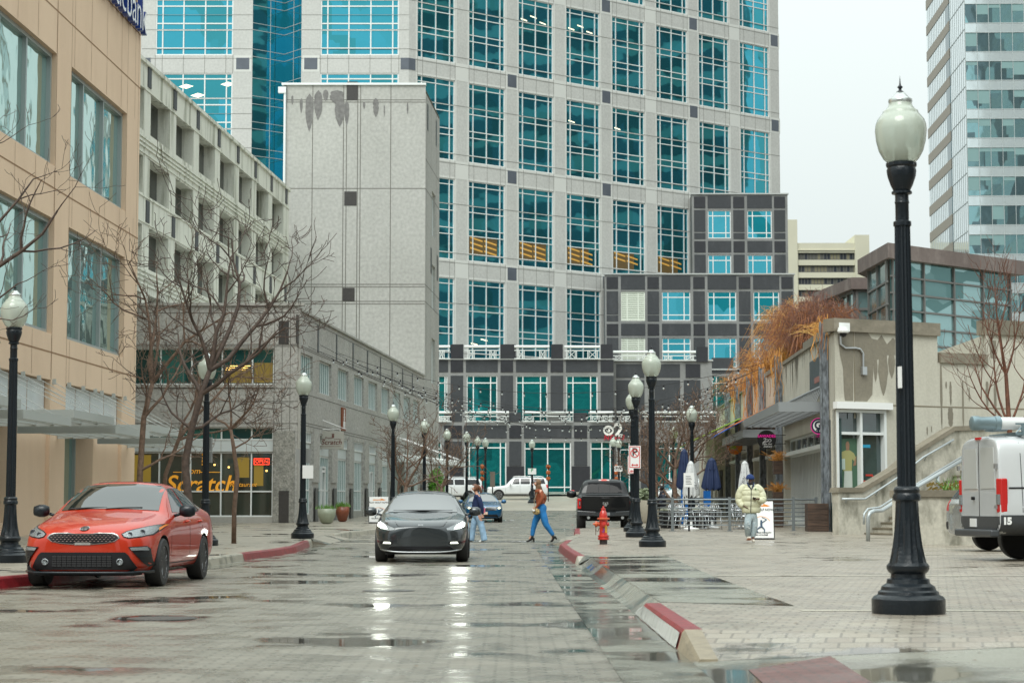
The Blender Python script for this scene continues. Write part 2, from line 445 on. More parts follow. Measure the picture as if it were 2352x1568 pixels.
# ------------ kerbs: swept section with a battered face
def kerb(pts, m, side, h=KH, w=.17, name='kerb', hs=None):
    mb = MB(); prev = None
    for i, (x, y) in enumerate(pts):
        hh = hs[i] if hs else h
        z = gz(y)
        ring = [Vector((x, y, z - .05)), Vector((x, y, z + .004)), Vector((x + side * .035, y, z + hh - .02)), Vector((x + side * .055, y, z + hh + .005)), Vector((x + side * w, y, z + hh + .006)), Vector((x + side * w, y, z - .05))]
        if prev:
            for k in range(5): mb.quad(prev[k], ring[k], ring[k + 1], prev[k + 1])
        else: mb.quad(*ring)
        prev = ring
    mb.quad(*reversed(prev))
    o = mb.build(name, m, auto=30); o['kind'] = 'structure'
    return o
def seg(pl, y0, y1, d=0, n=None):
    ys = sorted({y0, y1} | {p[0] for p in pl if y0 < p[0] < y1} | {b for b in BK if y0 < b < y1})
    return [(interp(pl, y) + d, y) for y in ys]
kerb(seg(LK_, 2, 36), M_kerbred, -1)
kerb(seg(LK_, 36.02, 40.8), M_kerb, -1)
kerb(seg(LK_, 40.82, 53), M_kerbred, -1)
kerb([(interp(LK_, y), y) for y in (53.02, 54.5)], M_kerb, -1)
kerb(seg(LK_, 61, 124), M_kerb, -1)
kerb([(1.25, 13.95), (1.25, 15.2)], mat('tan_concrete', (.25, .21, .145), .5, noise=.2, nscale=9, bump=.3), 1, hs=[.02, KH], w=.18)
kerb([(1.25, 15.22), (1.245, 17.4), (1.24, 19.4)], M_kerbred, 1, w=.19)
kerb([(1.24, 19.42), (1.24, 20.4)], M_kerb, 1, hs=[KH, .02], w=.19)
kerb([(1.20, 37.3), (1.20, 38.3)], M_kerb, 1, hs=[.02, KH])
kerb(seg(S_(RK_, 0), 38.32, 53.5), M_kerbred, 1, w=.2)
kerb([(interp(RK_, y), y) for y in (53.52, 55)], M_kerb, 1)
kerb([(interp(RK_, y), y) for y in (61.2, 61.4)], M_kerb, 1)
kerb(seg(RK_, 61.42, 71), M_kerbred, 1, w=.2)
kerb(seg(RK_, 71.02, 124), M_kerb, 1)
# bands of concrete set in the paving
def band(x0, x1, y0, y1, dz, m=M_walk, name='paving_band'):
    mb = MB(); mb.quad((x0, y0, gz(y0) + dz), (x1, y0, gz(y0) + dz), (x1, y1, gz(y1) + dz), (x0, y1, gz(y1) + dz))
    o = mb.build(name, m); o['kind'] = 'structure'; return o
M_band = paving('band_concrete', (.44, .41, .33), (.4, .37, .3), (.2, .2, .16), bw=2.5, bh=30, puddle=(.55, .6), pscale=.6, rough=.45)
band(-5.0, 1.3, 55.7, 56.2, .004, M_band)
band(-5.0, 1.8, 60.6, 61.0, .004, M_band)
band(-5.2, 1.9, 66.6, 67.3, .004, M_band)
M_drain = mat('drain_grate', (.08, .08, .08), .3, metal=.5, bump=.8, bscale=60)
band(-5.0, 1.4, 57.6, 57.85, .006, M_drain, 'drain')
band(3.0, 30, 39.2, 39.5, KH + .004, M_band)
band(2.75, 30, 27.1, 27.35, KH + .004, M_band)
band(2.6, 30, 17.95, 18.15, KH + .004, M_band)
band(-20, -7.4, 44, 44.4, KH + .004, M_band)
band(-40, 40, 129.6, 130.0, .004, mat('road_paint', (.7, .7, .68), .5, noise=.15, nscale=4), 'road_marking')

# ramps that bring the pavements down to the street, and the wedge of paving at the near kerb
mb = MB(); mb.quad((1.42, 15.2, .154), (1.42, 13.95, .014), (4.5, 14.0, .152)); o = mb.build('plaza', M_plaza); o['kind'] = 'structure'
def ramp(y0, y1, xa, xb, m):
    mb = MB(); ys = [y0 + (y1 - y0) * k / 4 for k in range(5)]
    for a, b in zip(ys, ys[1:]):
        q = [(xa(a), a, gz(a) + KH + .001), (xb(a), a, gz(a) + .006), (xb(b), b, gz(b) + .006), (xa(b), b, gz(b) + KH + .001)]
        mb.quad(*(q if xb(a) > xa(a) else reversed(q)))
    for y in (y0, y1):
        a, b, z = xa(y), xb(y), gz(y); mb.quad((a, y, z + KH), (a, y, z), (b, y, z + .004))
    o = mb.build('dropped_kerb', m); o['kind'] = 'structure'
ramp(54.5, 61.0, lambda y: interp(LK_, y) - .17, lambda y: interp(LK_, y) + .45, M_walk)
ramp(55, 61.2, lambda y: interp(RK_, y) + .18, lambda y: interp(RK_, y) - .4, M_walk)
# manhole covers and scattered wet leaves
for k, (x, y) in enumerate(((-1.6, 26), (-3.4, 19.5), (.1, 47))):
    mb = MB(); mb.lathe([(.34, .0), (.34, .006), (.30, .008), (.001, .008)], 28, (x, y, gz(y)), cap=False); o = mb.build('manhole_cover', mat('cast_iron_wet', (.07, .065, .06), .3, metal=.4, bump=.8, bscale=40), auto=30); tag(o, ('round iron cover in the middle of the street pavers', 'round iron cover nearest the camera on the left half of the street', 'small round iron cover ahead of the crossing')[k], 'manhole cover')
mb = MB(); rl_ = random.Random(8)
for k in range(900):
    x, y = rl_.uniform(-7, 9), rl_.uniform(11, 60); z = gz(y) + (.012 if x < 1.2 and x > interp(LK_, y) else KH + .008); a = rl_.uniform(0, 6.3); s_ = rl_.uniform(.012, .035)
    if 1.1 < x < 2.1 and y < 39: z = .03 if x < 1.25 else KH + .01
    c, s = math.cos(a) * s_, math.sin(a) * s_; mb.quad((x - c, y - s, z), (x + s * .5, y - c * .5, z + .004), (x + c, y + s, z), (x - s * .5, y + c * .5, z + .003))
o = mb.build('fallen_leaves', mat('wet_leaf', (.13, .075, .035), .4, noise=.5, nscale=2)); tag(o, 'small brown leaf scraps scattered over the wet paving', 'leaves', kind='stuff')

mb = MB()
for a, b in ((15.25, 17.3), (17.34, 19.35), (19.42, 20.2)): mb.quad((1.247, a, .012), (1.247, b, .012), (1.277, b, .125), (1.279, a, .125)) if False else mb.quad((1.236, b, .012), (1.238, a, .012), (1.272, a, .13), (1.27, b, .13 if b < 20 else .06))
o = mb.build('kerb_sheen_strip', mat('wet_kerb_painted_sheen', (.62, .63, .60), .12, noise=.15, nscale=8, spec=.8)); o['kind'] = 'structure'  # pale strip: sky sheen of the wet kerb face put into the colour

mb = MB(); mb.quad((1.45, 37.1, .152), (1.45, 38.95, .154), (1.36, 38.95, .154), (1.36, 38.2, .152), (1.22, 37.2, .022)); o = mb.build('driveway_ramp', M_apron); o['kind'] = 'structure'
# ------------------------------------------------------------------ facade tools
def holes_wall(mb, W, a0, a1, z0, z1, holes, depth=.3, o=0.0):
    'wall sheet with openings and their reveals'
    A = sorted({a0, a1} | {h[i] for h in holes for i in (0, 1) if a0 <= h[i] <= a1})
    Z = sorted({z0, z1} | {h[i] for h in holes for i in (2, 3) if z0 <= h[i] <= z1})
    for i in range(len(A) - 1):
        for j in range(len(Z) - 1):
            ca, cz = (A[i] + A[i + 1]) / 2, (Z[j] + Z[j + 1]) / 2
            if any(h[0] < ca < h[1] and h[2] < cz < h[3] for h in holes): continue
            mb.quad(W.p(A[i], o, Z[j]), W.p(A[i + 1], o, Z[j]), W.p(A[i + 1], o, Z[j + 1]), W.p(A[i], o, Z[j + 1]))
    for h in holes:
        x0, x1, y0, y1 = h[:4]; q = o - depth
        mb.quad(W.p(x0, q, y0), W.p(x1, q, y0), W.p(x1, o, y0), W.p(x0, o, y0))
        mb.quad(W.p(x0, o, y1), W.p(x1, o, y1), W.p(x1, q, y1), W.p(x0, q, y1))
        mb.quad(W.p(x0, q, y0), W.p(x0, o, y0), W.p(x0, o, y1), W.p(x0, q, y1))
        mb.quad(W.p(x1, o, y0), W.p(x1, q, y0), W.p(x1, q, y1), W.p(x1, o, y1))
WCACHE = {}
def window(parent, W, a0, a1, z0, z1, o, glass, frame, vs=(), hs=(), fw=.07, fd=.08, edge=True, name='window', slats=None):
    'glass pane as a part, its frame and bars as a sub-part; vs and hs are fractions of width and height'
    w, h = round(a1 - a0, 3), round(z1 - z0, 3)
    key = (w, h, glass.name, frame.name, tuple(vs), tuple(hs), fw, fd, edge)
    if key not in WCACHE:
        g = MB(); g.quad((0, 0, 0), (w, 0, 0), (w, 0, h), (0, 0, h))
        f = MB()
        xs = [v * w for v in vs]; zs = [v * h for v in hs]
        if edge:
            f.box(0, fw, -fd, .01, 0, h); f.box(w - fw, w, -fd, .01, 0, h)
            f.box(fw, w - fw, -fd, .01, 0, fw); f.box(fw, w - fw, -fd, .01, h - fw, h)
        e0 = fw if edge else 0
        for x in xs: f.box(x - fw / 2, x + fw / 2, -fd * .9, .01, e0, h - e0)
        for z in zs: f.box(e0, w - e0, -fd * .8, .009, z - fw / 2, z + fw / 2)
        WCACHE[key] = (g.mesh('pane', glass), f.mesh('frame', frame))
    gm, fm = WCACHE[key]
    q = W.p(a0, o, z0) - Vector(parent.location)
    go = child(name, gm, parent, q, W.ang - parent.rotation_euler[2])
    child('window_frame', fm, go)
    return go
def glassmat(name, col, rough=.03, metal=.9, wob=.25, wscale=.5, mixdark=None, inner=None):
    'reflective tinted glazing with slightly uneven panes'
    m = mat(name, col, rough, metal=metal)
    b = m.node_tree.nodes['Principled BSDF']
    g = N(m, 'ShaderNodeNewGeometry')
    n = N(m, 'ShaderNodeTexNoise'); n.inputs['Scale'].default_value = wscale; n.inputs['Detail'].default_value = 1.5
    LK(m, g.outputs['Position'], n.inputs['Vector'])
    bp = N(m, 'ShaderNodeBump'); bp.inputs['Strength'].default_value = wob; bp.inputs['Distance'].default_value = .05
    LK(m, n.outputs['Fac'], bp.inputs['Height']); LK(m, bp.outputs['Normal'], b.inputs['Normal'])
    if inner:   # what shows through: blinds, dark rooms
        mp = N(m, 'ShaderNodeMapping'); mp.inputs['Scale'].default_value = inner[1]; LK(m, g.outputs['Position'], mp.inputs['Vector'])
        v = N(m, 'ShaderNodeTexVoronoi'); v.distance = 'CHEBYCHEV'; v.inputs['Scale'].default_value = 1; LK(m, mp.outputs[0], v.inputs['Vector'])
        s = N(m, 'ShaderNodeSeparateColor'); LK(m, v.outputs['Color'], s.inputs[0])
        mx = N(m, 'ShaderNodeMix'); mx.data_type = 'RGBA'; mx.inputs['A'].default_value = (*col, 1); mx.inputs['B'].default_value = (*inner[0], 1)
        rr = N(m, 'ShaderNodeMapRange'); rr.inputs['From Min'].default_value = inner[2]; rr.inputs['From Max'].default_value = inner[3]
        LK(m, s.outputs[0], rr.inputs['Value']); LK(m, rr.outputs['Result'], mx.inputs['Factor']); LK(m, mx.outputs['Result'], b.inputs['Base Color'])
    return m
def joints(mb, W, o, alist, zlist, a0, a1, z0, z1, w=.03):
    'thin panel joints as shallow strips a hair proud of the wall'
    for a in alist: mb.quad(W.p(a - w / 2, o, z0), W.p(a + w / 2, o, z0), W.p(a + w / 2, o, z1), W.p(a - w / 2, o, z1))
    for z in zlist: mb.quad(W.p(a0, o + .001, z - w / 2), W.p(a1, o + .001, z - w / 2), W.p(a1, o + .001, z + w / 2), W.p(a0, o + .001, z + w / 2))

# ------------------------------------------------------------------ tan bank building
M_tan = stained('tan_stucco', (.75, .565, .405), (.67, .495, .35), rough=.8, streak=(.5, .5, .2), scale=.8, lo=.45, hi=.75, grain=.05, gscale=40, bump=.15)
M_tanj = mat('tan_joint', (.30, .18, .10), .9)
M_bglass = glassmat('bank_glass', (.36, .56, .52), metal=.8, wob=.35, wscale=.8)
M_bframe = mat('bank_frame', (.40, .45, .45), .35, metal=.4)
WB = Wall((-13.8 - .037 * 42.5, 30), (.037, 1))
bank = thing('bank_building', 'tan stucco office building with tall green windows and steel canopy, nearest on the left', 'building', (WB.p(42.85, 0, 0).x, WB.p(42.85, 0, 0).y, KH + .15))
mb = MB()
holes = []
bays = [(a, a + 7.72) for a in (33.07 - 9.5 * k for k in range(0, 4))]
P1 = 9.5
for a, b in bays:
    holes += [(a, b, 11.65, 15.2, 'A'), (a, b, 6.42, 10.0, 'B'), (a, b, 17.2 + 1.6, 22.3, 'C')] if a < 32 else [(a, b, 11.65, 15.2, 'A'), (a, b, 6.42, 10.0, 'B')]
    holes += [(a, b, KH, 5.0, 'G')]
holes_wall(mb, WB, -2, 42.85, KH - .1, 24.5, [h for h in holes if h[4] != 'G'] + [h for h in holes if h[4] == 'G'], depth=.38)
c0, c1_ = WB.p(42.85, 0, 0), WB.p(42.85, -24, 0)
# end wall, back and roof
E0, E1, E2, E3 = WB.p(42.85, 0, 0), WB.p(42.85, -22, 0), WB.p(-2, -22, 0), WB.p(-2, 0, 0)
for A_, B_ in ((E0, E1), (E1, E2), (E2, E3)):
    mb.quad((A_.x, A_.y, 0), (B_.x, B_.y, 0), (B_.x, B_.y, 24.5), (A_.x, A_.y, 24.5))
mb.quad(*[(e.x, e.y, 24.5) for e in (E3, E0, E1, E2)])
mb.build('wall', M_tan, bank, world=True)
mb = MB()
# pier faces stand proud
for a, b in bays:
    mb.wbox(WB, b + .25, b + .25 + .0001, 0, .001, 0, .001)
zl = [16.55, 11.0, 10.62, 5.75, 16.0, 18.4]
joints(mb, WB, .004, [b_ + .02 for a, b_ in bays] + [b_ + 1.76 for a, b_ in bays], [], -2, 42.85, 5.0, 24.5)
joints(mb, WB, .004, [], [5.85 + .0, 10.95, 16.55, 18.55], -2, 42.85, 0, 0, w=.05)
jj = []
a = 42.0
while a > -2: jj.append(a); a -= 2.15
for z0, z1 in ((5.05, 6.38), (10.05, 11.6), (15.25, 24.4)):
    joints(mb, WB, .005, jj, [], 0, 0, z0, z1, w=.025)
mb.build('wall_joint', M_tanj, bank, world=True)
for a, b in bays:
    for k, (z0, z1) in enumerate(((11.65, 15.2), (6.42, 10.0))):
        window(bank, WB, a, b, z0, z1, -.3, M_bglass, M_bframe, vs=(.285, .645), fw=.13, fd=.14)
    window(bank, WB, a, b, 3.75, 5.0, -.2, mat('white_infill_panel', (.64, .69, .70), .3, noise=.06, nscale=2), M_tanj, vs=(.25, .5, .75), fw=.02, fd=.01, name='infill_panel')
    window(bank, WB, a + .0, a + 4.1, KH + .5, 3.6, -.8, M_bglass, M_bframe, vs=(.5,), fw=.12, fd=.1, name='shop_window')
    m2 = MB(); m2.wbox(WB, a + 4.1, b, -1.0, -.12, KH, 3.75); m2.wbox(WB, a - .01, a + 4.1, -.85, -.3, KH, KH + .5)
    m2.build('base_wall', M_tan, bank, world=True)
# canopy: channel frames hung on rods
M_can = mat('canopy_steel', (.46, .49, .47), .45, metal=.1)
cp = MB()
for a, b in bays:
    for (s0, s1, zz_) in ((a - .6, a + 3.9, 3.45), (a + 4.1, b + .9, 3.22)):
        q = 2.9
        cp.wbox(WB, s0, s0 + .1, .02, q, zz_, zz_ + .22); cp.wbox(WB, s1 - .1, s1, .02, q, zz_, zz_ + .22)
        cp.wbox(WB, s0 + .1, s1 - .1, q - .1, q - .004, zz_, zz_ + .22)
        for k in range(1, 6): cp.wbox(WB, s0 + .1, s1 - .1, q * k / 6 - .04, q * k / 6 + .04, zz_ + .03, zz_ + .16)
cp.build('canopy', M_can, bank, world=True)
for a, b in bays:
    for s in (a + .2, a + 2.0, a + 3.6, a + 4.5, a + 6.2, b + .2):
        rd = MB(); rd.tube([WB.p(s, .03, 4.95), WB.p(s + .1, 2.6, 3.72 if s < a + 4 else 3.5)], .011, 6); rd.wbox(WB, s - .05, s + .05, 0, .1, 4.88, 5.04); rd.build('hanger_rod', M_can, bank, world=True)
# sign letters: blue boxes with white faces, along the wall under the roof line
txt = text_mesh('celtic', 1.75, .09, spacing=.96, align='LEFT'); txb = text_mesh('bank', 1.75, .09, spacing=.96, align='LEFT', bold=.02)
txt_f = text_mesh('celtic', 1.75, .0, spacing=.96, align='LEFT', bold=-.015); txb_f = text_mesh('bank', 1.75, .0, spacing=.96, align='LEFT', bold=-.01)
sg = thing('wall_sign', 'blue and white channel letters spelling celticbank high on the tan wall', 'sign', WB.p(38, 0, 18.9))
bw_ = max(v.co.x for v in txb.vertices)
tw_ = max(v.co.x for v in txt.vertices)
sB = 42.68 - bw_; sT = sB - tw_ - .08
d3 = Vector((WB.d[0], WB.d[1], 0))
for me_, s_, nm in ((txt, sT, 'letters'), (txb, sB, 'letters')):
    m2 = MB(); m2.add_mesh(me_, flatM(WB.p(s_, .17, 19.05), d3, (0, 0, 1))); m2.build(nm, mat('sign_blue', (.01, .045, .25), .35), sg, world=True)
for me_, s_ in ((txt_f, sT), (txb_f, sB)):
    m2 = MB(); m2.add_mesh(me_, flatM(WB.p(s_, .268, 19.05), d3, (0, 0, 1))); m2.build('letter_face', mat('sign_white', (.8, .82, .85), .35), sg, world=True)
def shell(mb, pts, z0, z1, skip=()):
    'plain walls round an outline, plus a roof; faces listed in skip are built elsewhere'
    n = len(pts)
    for i in range(n):
        if i in skip: continue
        a, b = pts[i], pts[(i + 1) % n]
        mb.quad((a[0], a[1], z0), (b[0], b[1], z0), (b[0], b[1], z1), (a[0], a[1], z1))
    mb.quad(*[(p[0], p[1], z1) for p in pts])
def xy(W, a, o): q = W.p(a, o, 0); return (q.x, q.y)

# ------------------------------------------------------------------ concrete office block with deep openings
M_pre = stained('precast_concrete', (.70, .71, .63), (.34, .35, .28), rough=.85, streak=(1.6, 1.6, .16), scale=1.1, lo=.50, hi=.66, grain=.07, gscale=18, bump=.2)
M_pred = mat('slate_inset', (.05, .055, .06), .5)
WG = Wall((-16.43, 88), (.0669, 1))
gar = thing('office_block', 'pale streaked concrete building with rows of deep recessed openings behind the bare trees', 'building', (*xy(WG, 14, 0), 0.5))
cols = [-0.21 + 4.92 * k for k in range(-2, 8)]
holes = []
rows = [(17.85, 19.8), (15.02, 16.72), (11.75, 13.63), (9.0, 10.6)]
for a, b in zip(cols, cols[1:]):
    for r in rows: holes.append((a + 1.22, b, *r))
mb = MB(); holes_wall(mb, WG, cols[0], 36.1, 6, 21.0, holes, depth=.62)
pts = [xy(WG, cols[0], 0), xy(WG, 36.1, 0), xy(WG, 36.1, -20), xy(WG, cols[0], -20)]
shell(mb, pts, 6, 21.0, skip=(0,))
mb.build('wall', M_pre, gar, world=True)
mb = MB()
mb.wbox(WG, cols[0], 36.2, -.3, .12, 20.86, 21.04)
for z in (17.1, 17.3, 17.5): mb.wbox(WG, cols[0], 36.1, -.1, .07, z, z + .09)
for z in (10.95, 11.15, 11.35, 11.55): mb.wbox(WG, cols[0], 36.1, -.1, .07, z, z + .09)
for z in (19.72, 16.82, 14.88, 13.72): mb.wbox(WG, cols[0], 36.1, -.1, .05, z, z + .05)
mb.build('string_course', M_pre, gar, world=True)
for z0, z1 in ((19.95, 20.85), (13.82, 14.8)):
    for a in cols:
        m2 = MB(); m2.wbox(WG, a + .55, a + 1.15, -.05, .045, z0, z1); m2.build('slate_inset', M_pred, gar, world=True)
for a, b in zip(cols, cols[1:]):
    for r in rows:
        window(gar, WG, a + 1.22, b, r[0], r[1], -.6, mat('dark_window', (.02, .024, .024), .15), M_pre, vs=(.4,), fw=.16, fd=.1, edge=False)

# ------------------------------------------------------------------ low granite building with the restaurant
M_gran = stained('grey_granite', (.40, .395, .37), (.33, .325, .30), rough=.75, streak=(.6, .6, .4), scale=.7, lo=.4, hi=.7, grain=.28, gscale=9, bump=.25)
M_granj = mat('granite_joint', (.15, .145, .13), .9)
M_grant = stained('smooth_granite_trim', (.37, .365, .335), (.28, .28, .25), rough=.6, streak=(.8, .8, .2), scale=.9, lo=.45, hi=.7, grain=.06, gscale=14)
M_dkgran = mat('dark_granite_inset', (.045, .042, .04), .35, noise=.15, nscale=8)
M_rough = stained('split_granite', (.30, .295, .265), (.2, .2, .18), rough=.9, streak=(1, 1, 1), scale=5, lo=.42, hi=.6, grain=.3, gscale=14, bump=1.0)
M_lglass = glassmat('restaurant_glass', (.05, .20, .19), rough=.06, metal=.55, wob=.2, inner=((.02, .07, .07), (.5, .5, .4), .3, .7))
M_sglass = mat('storefront_glass', (.012, .03, .026), .04, spec=.9, noise=.6, nscale=1.1, ior=1.7)
M_pglass = glassmat('office_strip_glass', (.16, .38, .37), rough=.06, metal=.6, wob=.15)
ZG = gz(84) + KH
WF1 = Wall((-16, 84), (1, 0)); WS = Wall((-9.04, 84), (.0809, 1))
low = thing('restaurant_building', 'low grey granite building with lit restaurant windows, behind the bare trees', 'building', (-12, 88, ZG))
mb = MB()
fh = [(-3.5, 5.93, 6.26, 7.81), (-3.5, 5.93, .45, 4.47)]
holes_wall(mb, WF1, -6, 6.96, 0, 9.6, fh, depth=.3)
starts = [.3, 5.1, 10.0, 14.85, 19.5, 24.1, 28.6, 33.0, 37.4]
sh = []
for a in starts: sh += [(a, a + 3.1, 6.2, 7.68), (a, a + 3.1, gz(84 + a) + .1, 4.38)]
holes_wall(mb, WS, 0, 42.8, 0, 9.4, sh, depth=.2)
pts = [(-22, 84), (-9.04, 84), xy(WS, 42.8, 0), xy(WS, 42.8, -14), (-22, 98)]
shell(mb, pts, 0, 9.4, skip=(0, 1))
mb.build('wall', M_gran, low, world=True)
mb = MB()
joints(mb, WF1, .005, [2.1, 5.95, 6.28, 6.62], [], 0, 0, 0, 9.6, w=.03)
joints(mb, WF1, .005, [], [9.3, 7.95, 7.88, 6.1, 4.62, 5.55], -6, 6.96, 0, 0, w=.035)
joints(mb, WS, .005, [], [9.2, 7.95, 7.87, 5.95, 4.72, 4.6], 0, 42.8, 0, 0, w=.035)
joints(mb, WS, .005, [a - .25 for a in starts] + [a + 3.35 for a in starts], [], 0, 0, 7.95, 9.2, w=.02)
mb.build('wall_joint', M_granj, low, world=True)
mb = MB(); mb.wbox(WF1, -6, 7.2, -.3, .1, 9.6, 9.72); mb.wbox(WS, 0.02, 42.8, -.4, .1, 9.4, 9.5); mb.wbox(WF1, 6.97, 7.05, -.2, .03, 0, 9.4)
mb.wbox(WF1, -6, 5.93, -.1, .06, 6.14, 6.24)
mb.build('coping', M_grant, low, world=True)
# split-faced columns on the ground floor
mb = MB(); mb.wbox(WF1, 5.95, 6.85, -.1, .06, ZG - .1, 4.3); mb.build('column', M_rough, low, world=True)
for a in starts[:]:
    g0 = gz(84 + a) + KH
    m2 = MB(); m2.wbox(WS, a + 3.15, a + 3.15 + 1.45, -.1, .07, g0 + 1.75, 4.55); m2.build('pier', M_gran, low, world=True)
    m2 = MB(); m2.wbox(WS, a + 3.5, a + 4.25, .06, .10, g0 - .02, g0 + 1.5); m2.build('dark_inset', M_dkgran, low, world=True)
    m2 = MB(); m2.wbox(WS, a - .62, a - .3, -.05, .02, 7.98, 9.2); m2.build('dark_strip', M_dkgran, low, world=True)
m2 = MB(); m2.wbox(WF1, 6.2, 6.62, .05, .08, ZG - .02, ZG + 1.35); m2.build('dark_inset', M_dkgran, low, world=True)
m2 = MB(); m2.wbox(WF1, 6.12, 6.55, .0, .02, 7.98, 8.95); m2.build('dark_strip', M_dkgran, low, world=True)
# front glazing
fr = [(1.11 + 3.5) / 9.43, (2.43 + 3.5) / 9.43, (3.72 + 3.5) / 9.43, (5.0 + 3.5) / 9.43, (-.2 + 3.5) / 9.43]
window(low, WF1, -3.5, 5.93, 6.26, 7.81, -.25, M_lglass, M_alu, vs=fr, fw=.06)
window(low, WF1, -3.5, 5.93, 3.92, 4.47, -.25, M_lglass, M_alu, vs=fr, fw=.06)
window(low, WF1, -3.5, 5.93, 3.43, 3.92, -.1, mat('white_fascia', (.55, .6, .6), .4), M_grant, vs=fr, fw=.02, fd=.01, name='fascia')
window(low, WF1, -3.5, 5.93, .7, 3.43, -.25, M_sglass, M_alu, vs=fr, hs=(.39,), fw=.06, name='shop_window')
m2 = MB(); m2.wbox(WF1, -3.5, 5.93, -.28, -.02, 0, .7); m2.build('base_panel', M_grant, low, world=True)
# side glazing
for i, a in enumerate(starts):
    g0 = gz(84 + a) + KH
    window(low, WS, a, a + 3.1, 6.2, 7.68, -.15, M_pglass, M_alu, vs=[k / 6 for k in range(1, 6)], fw=.06, fd=.04)
    window(low, WS, a, a + 3.1, 3.88, 4.38, -.15, M_pglass, M_alu, vs=[k / 6 for k in range(1, 6)], fw=.07, fd=.1)
    window(low, WS, a, a + 3.1, 3.4, 3.88, -.1, MATS['white_fascia'], M_grant, fw=.02, fd=.01, name='fascia')
    window(low, WS, a, a + 3.1, g0 + .35, 3.4, -.15, M_pglass, M_alu, vs=[k / 6 for k in range(1, 6)], hs=(.4,), fw=.06, fd=.04, name='shop_window')
    m2 = MB(); m2.wbox(WS, a, a + 3.1, -.19, -.04, g0 - .3, g0 + .35); m2.build('base_panel', M_grant, low, world=True)
    if i in (1, 4):
        m2 = MB()
        for q0, q1 in ((1.2, 1.28), (1.95, 2.03)): m2.wbox(WS, a + q0, a + q1, -.14, -.05, g0, 2.95)
        m2.wbox(WS, a + 1.28, a + 1.95, -.14, -.05, g0 + 2.2, g0 + 2.3); m2.wbox(WS, a + 1.28, a + 1.95, -.14, -.05, g0, g0 + .25)
        m2.wbox(WS, a + 1.28, a + 1.95, -.14, -.05, 2.87, 2.95)
        m2.build('door_frame', M_white, low, world=True)
# warm lit room behind the storefront, seen as shapes in the glass
glow = mat('warm_room_light', (.3, .18, .02), .6, emit=(1.0, .55, .08), estr=.28)
amb = mat('amber_sign_paint', (.85, .38, .03), .5, emit=(1, .42, .03), estr=.15)
m2 = MB()
for (a0, a1, z0, z1) in ((-.35, .75, 1.9, 3.3), (4.3, 4.9, 2.35, 3.2), (5.1, 5.5, 2.0, 2.9)):
    m2.wbox(WF1, a0, a1, -.26, -.248, z0, z1)
m2.build('lit_wall', mat('lit_wall', (.12, .08, .01), .5, emit=(.75, .5, .07), estr=.16), low, world=True)
m2 = MB()
for (a, z) in ((4.0, 2.75), (4.28, 2.7), (5.6, 2.6), (3.4, 2.85)): m2.wbox(WF1, a, a + .07, -.25, -.235, z, z + .07)
for k in range(3): m2.wbox(WF1, 4.0 - .1 * k, 4.9 - .1 * k, -.25, -.235, 7.05 - .08 * k, 7.08 - .08 * k)
m2.build('lamp', mat('lamp_glow', (1, .6, .2), .5, emit=(1, .62, .15), estr=2.2), low, world=True)
m2 = MB(); m2.wbox(WF1, 3.8, 5.0, -.255, -.245, 6.35, 6.95); m2.wbox(WF1, 5.08, 5.85, -.255, -.245, 6.35, 7.2); m2.build('lit_wall', mat('lit_wall2', (.14, .1, .02), .5, emit=(.6, .4, .05), estr=.12), low, world=True)
# lettering on the shop window, after the photograph
sgn = thing('window_lettering', 'orange From Scratch lettering with a wheat ear on the restaurant window', 'sign', (-14, 83.8, 2))
ex = Vector((1, 0, 0)); ez = Vector((0, 0, 1))
def wtext(parent, W, txt, s, z, size, m, o, shear=0.0, ext=.004, name='letters', spacing=1.0, bold=0.0, rot=0):
    me = text_mesh(txt, size, ext, shear, spacing=spacing, bold=bold)
    d = Vector((W.d[0], W.d[1], 0)); M = flatM(W.p(s, o, z), d, (0, 0, 1))
    if rot: M = M @ Matrix.Rotation(rot, 4, 'Z')
    mm = MB(); mm.add_mesh(me, M); return mm.build(name, m, parent, world=True)
wtext(sgn, WF1, 'Scratch', 2.85, 2.05, 1.0, amb, -.2, shear=.25, bold=.012)
wtext(sgn, WF1, 'From', 2.45, 2.62, .36, amb, -.2, shear=.2)
wtext(sgn, WF1, 'Restaurant', 4.65, 2.05, .26, amb, -.2, shear=.3)
m2 = MB()
for a0, a1 in ((1.7, 2.1), (2.8, 3.7)): m2.wbox(WF1, a0, a1, -.2, -.19, 2.56, 2.59)
for k in range(4):
    for sg_ in (-1, 1):
        a = 3.05 + sg_ * .09; z = 2.85 + k * .14
        m2.quad(WF1.p(3.05, -.19, z - .05), WF1.p(a + sg_ * .06, -.19, z + .02), WF1.p(a + sg_ * .05, -.19, z + .1), WF1.p(3.05 + sg_ * .02, -.19, z + .03))
m2.build('wheat_ear', amb, sgn, world=True)
op = thing('open_sign', 'glowing red OPEN sign in the restaurant window', 'sign', (-16 + 5.42, 83.7, 3.0))
M_neon = mat('neon_red', (.9, .05, .02), .5, emit=(1, .07, .03), estr=1.5)
wtext(op, WF1, 'OPEN', 5.43, 3.02, .2, M_neon, -.17, spacing=1.05, bold=.003)
m2 = MB(); m2.wbox(WF1, 5.08, 5.78, -.21, -.195, 2.86, 3.18); m2.build('backing', M_dark, op, world=True)
m2 = MB()
for r_ in ((5.1, 5.76, 3.13, 3.16), (5.1, 5.76, 2.88, 2.91), (5.1, 5.13, 2.91, 3.13), (5.73, 5.76, 2.91, 3.13)): m2.wbox(WF1, r_[0], r_[1], -.19, -.165, r_[2], r_[3])
m2.build('neon_border', M_neon, op, world=True)
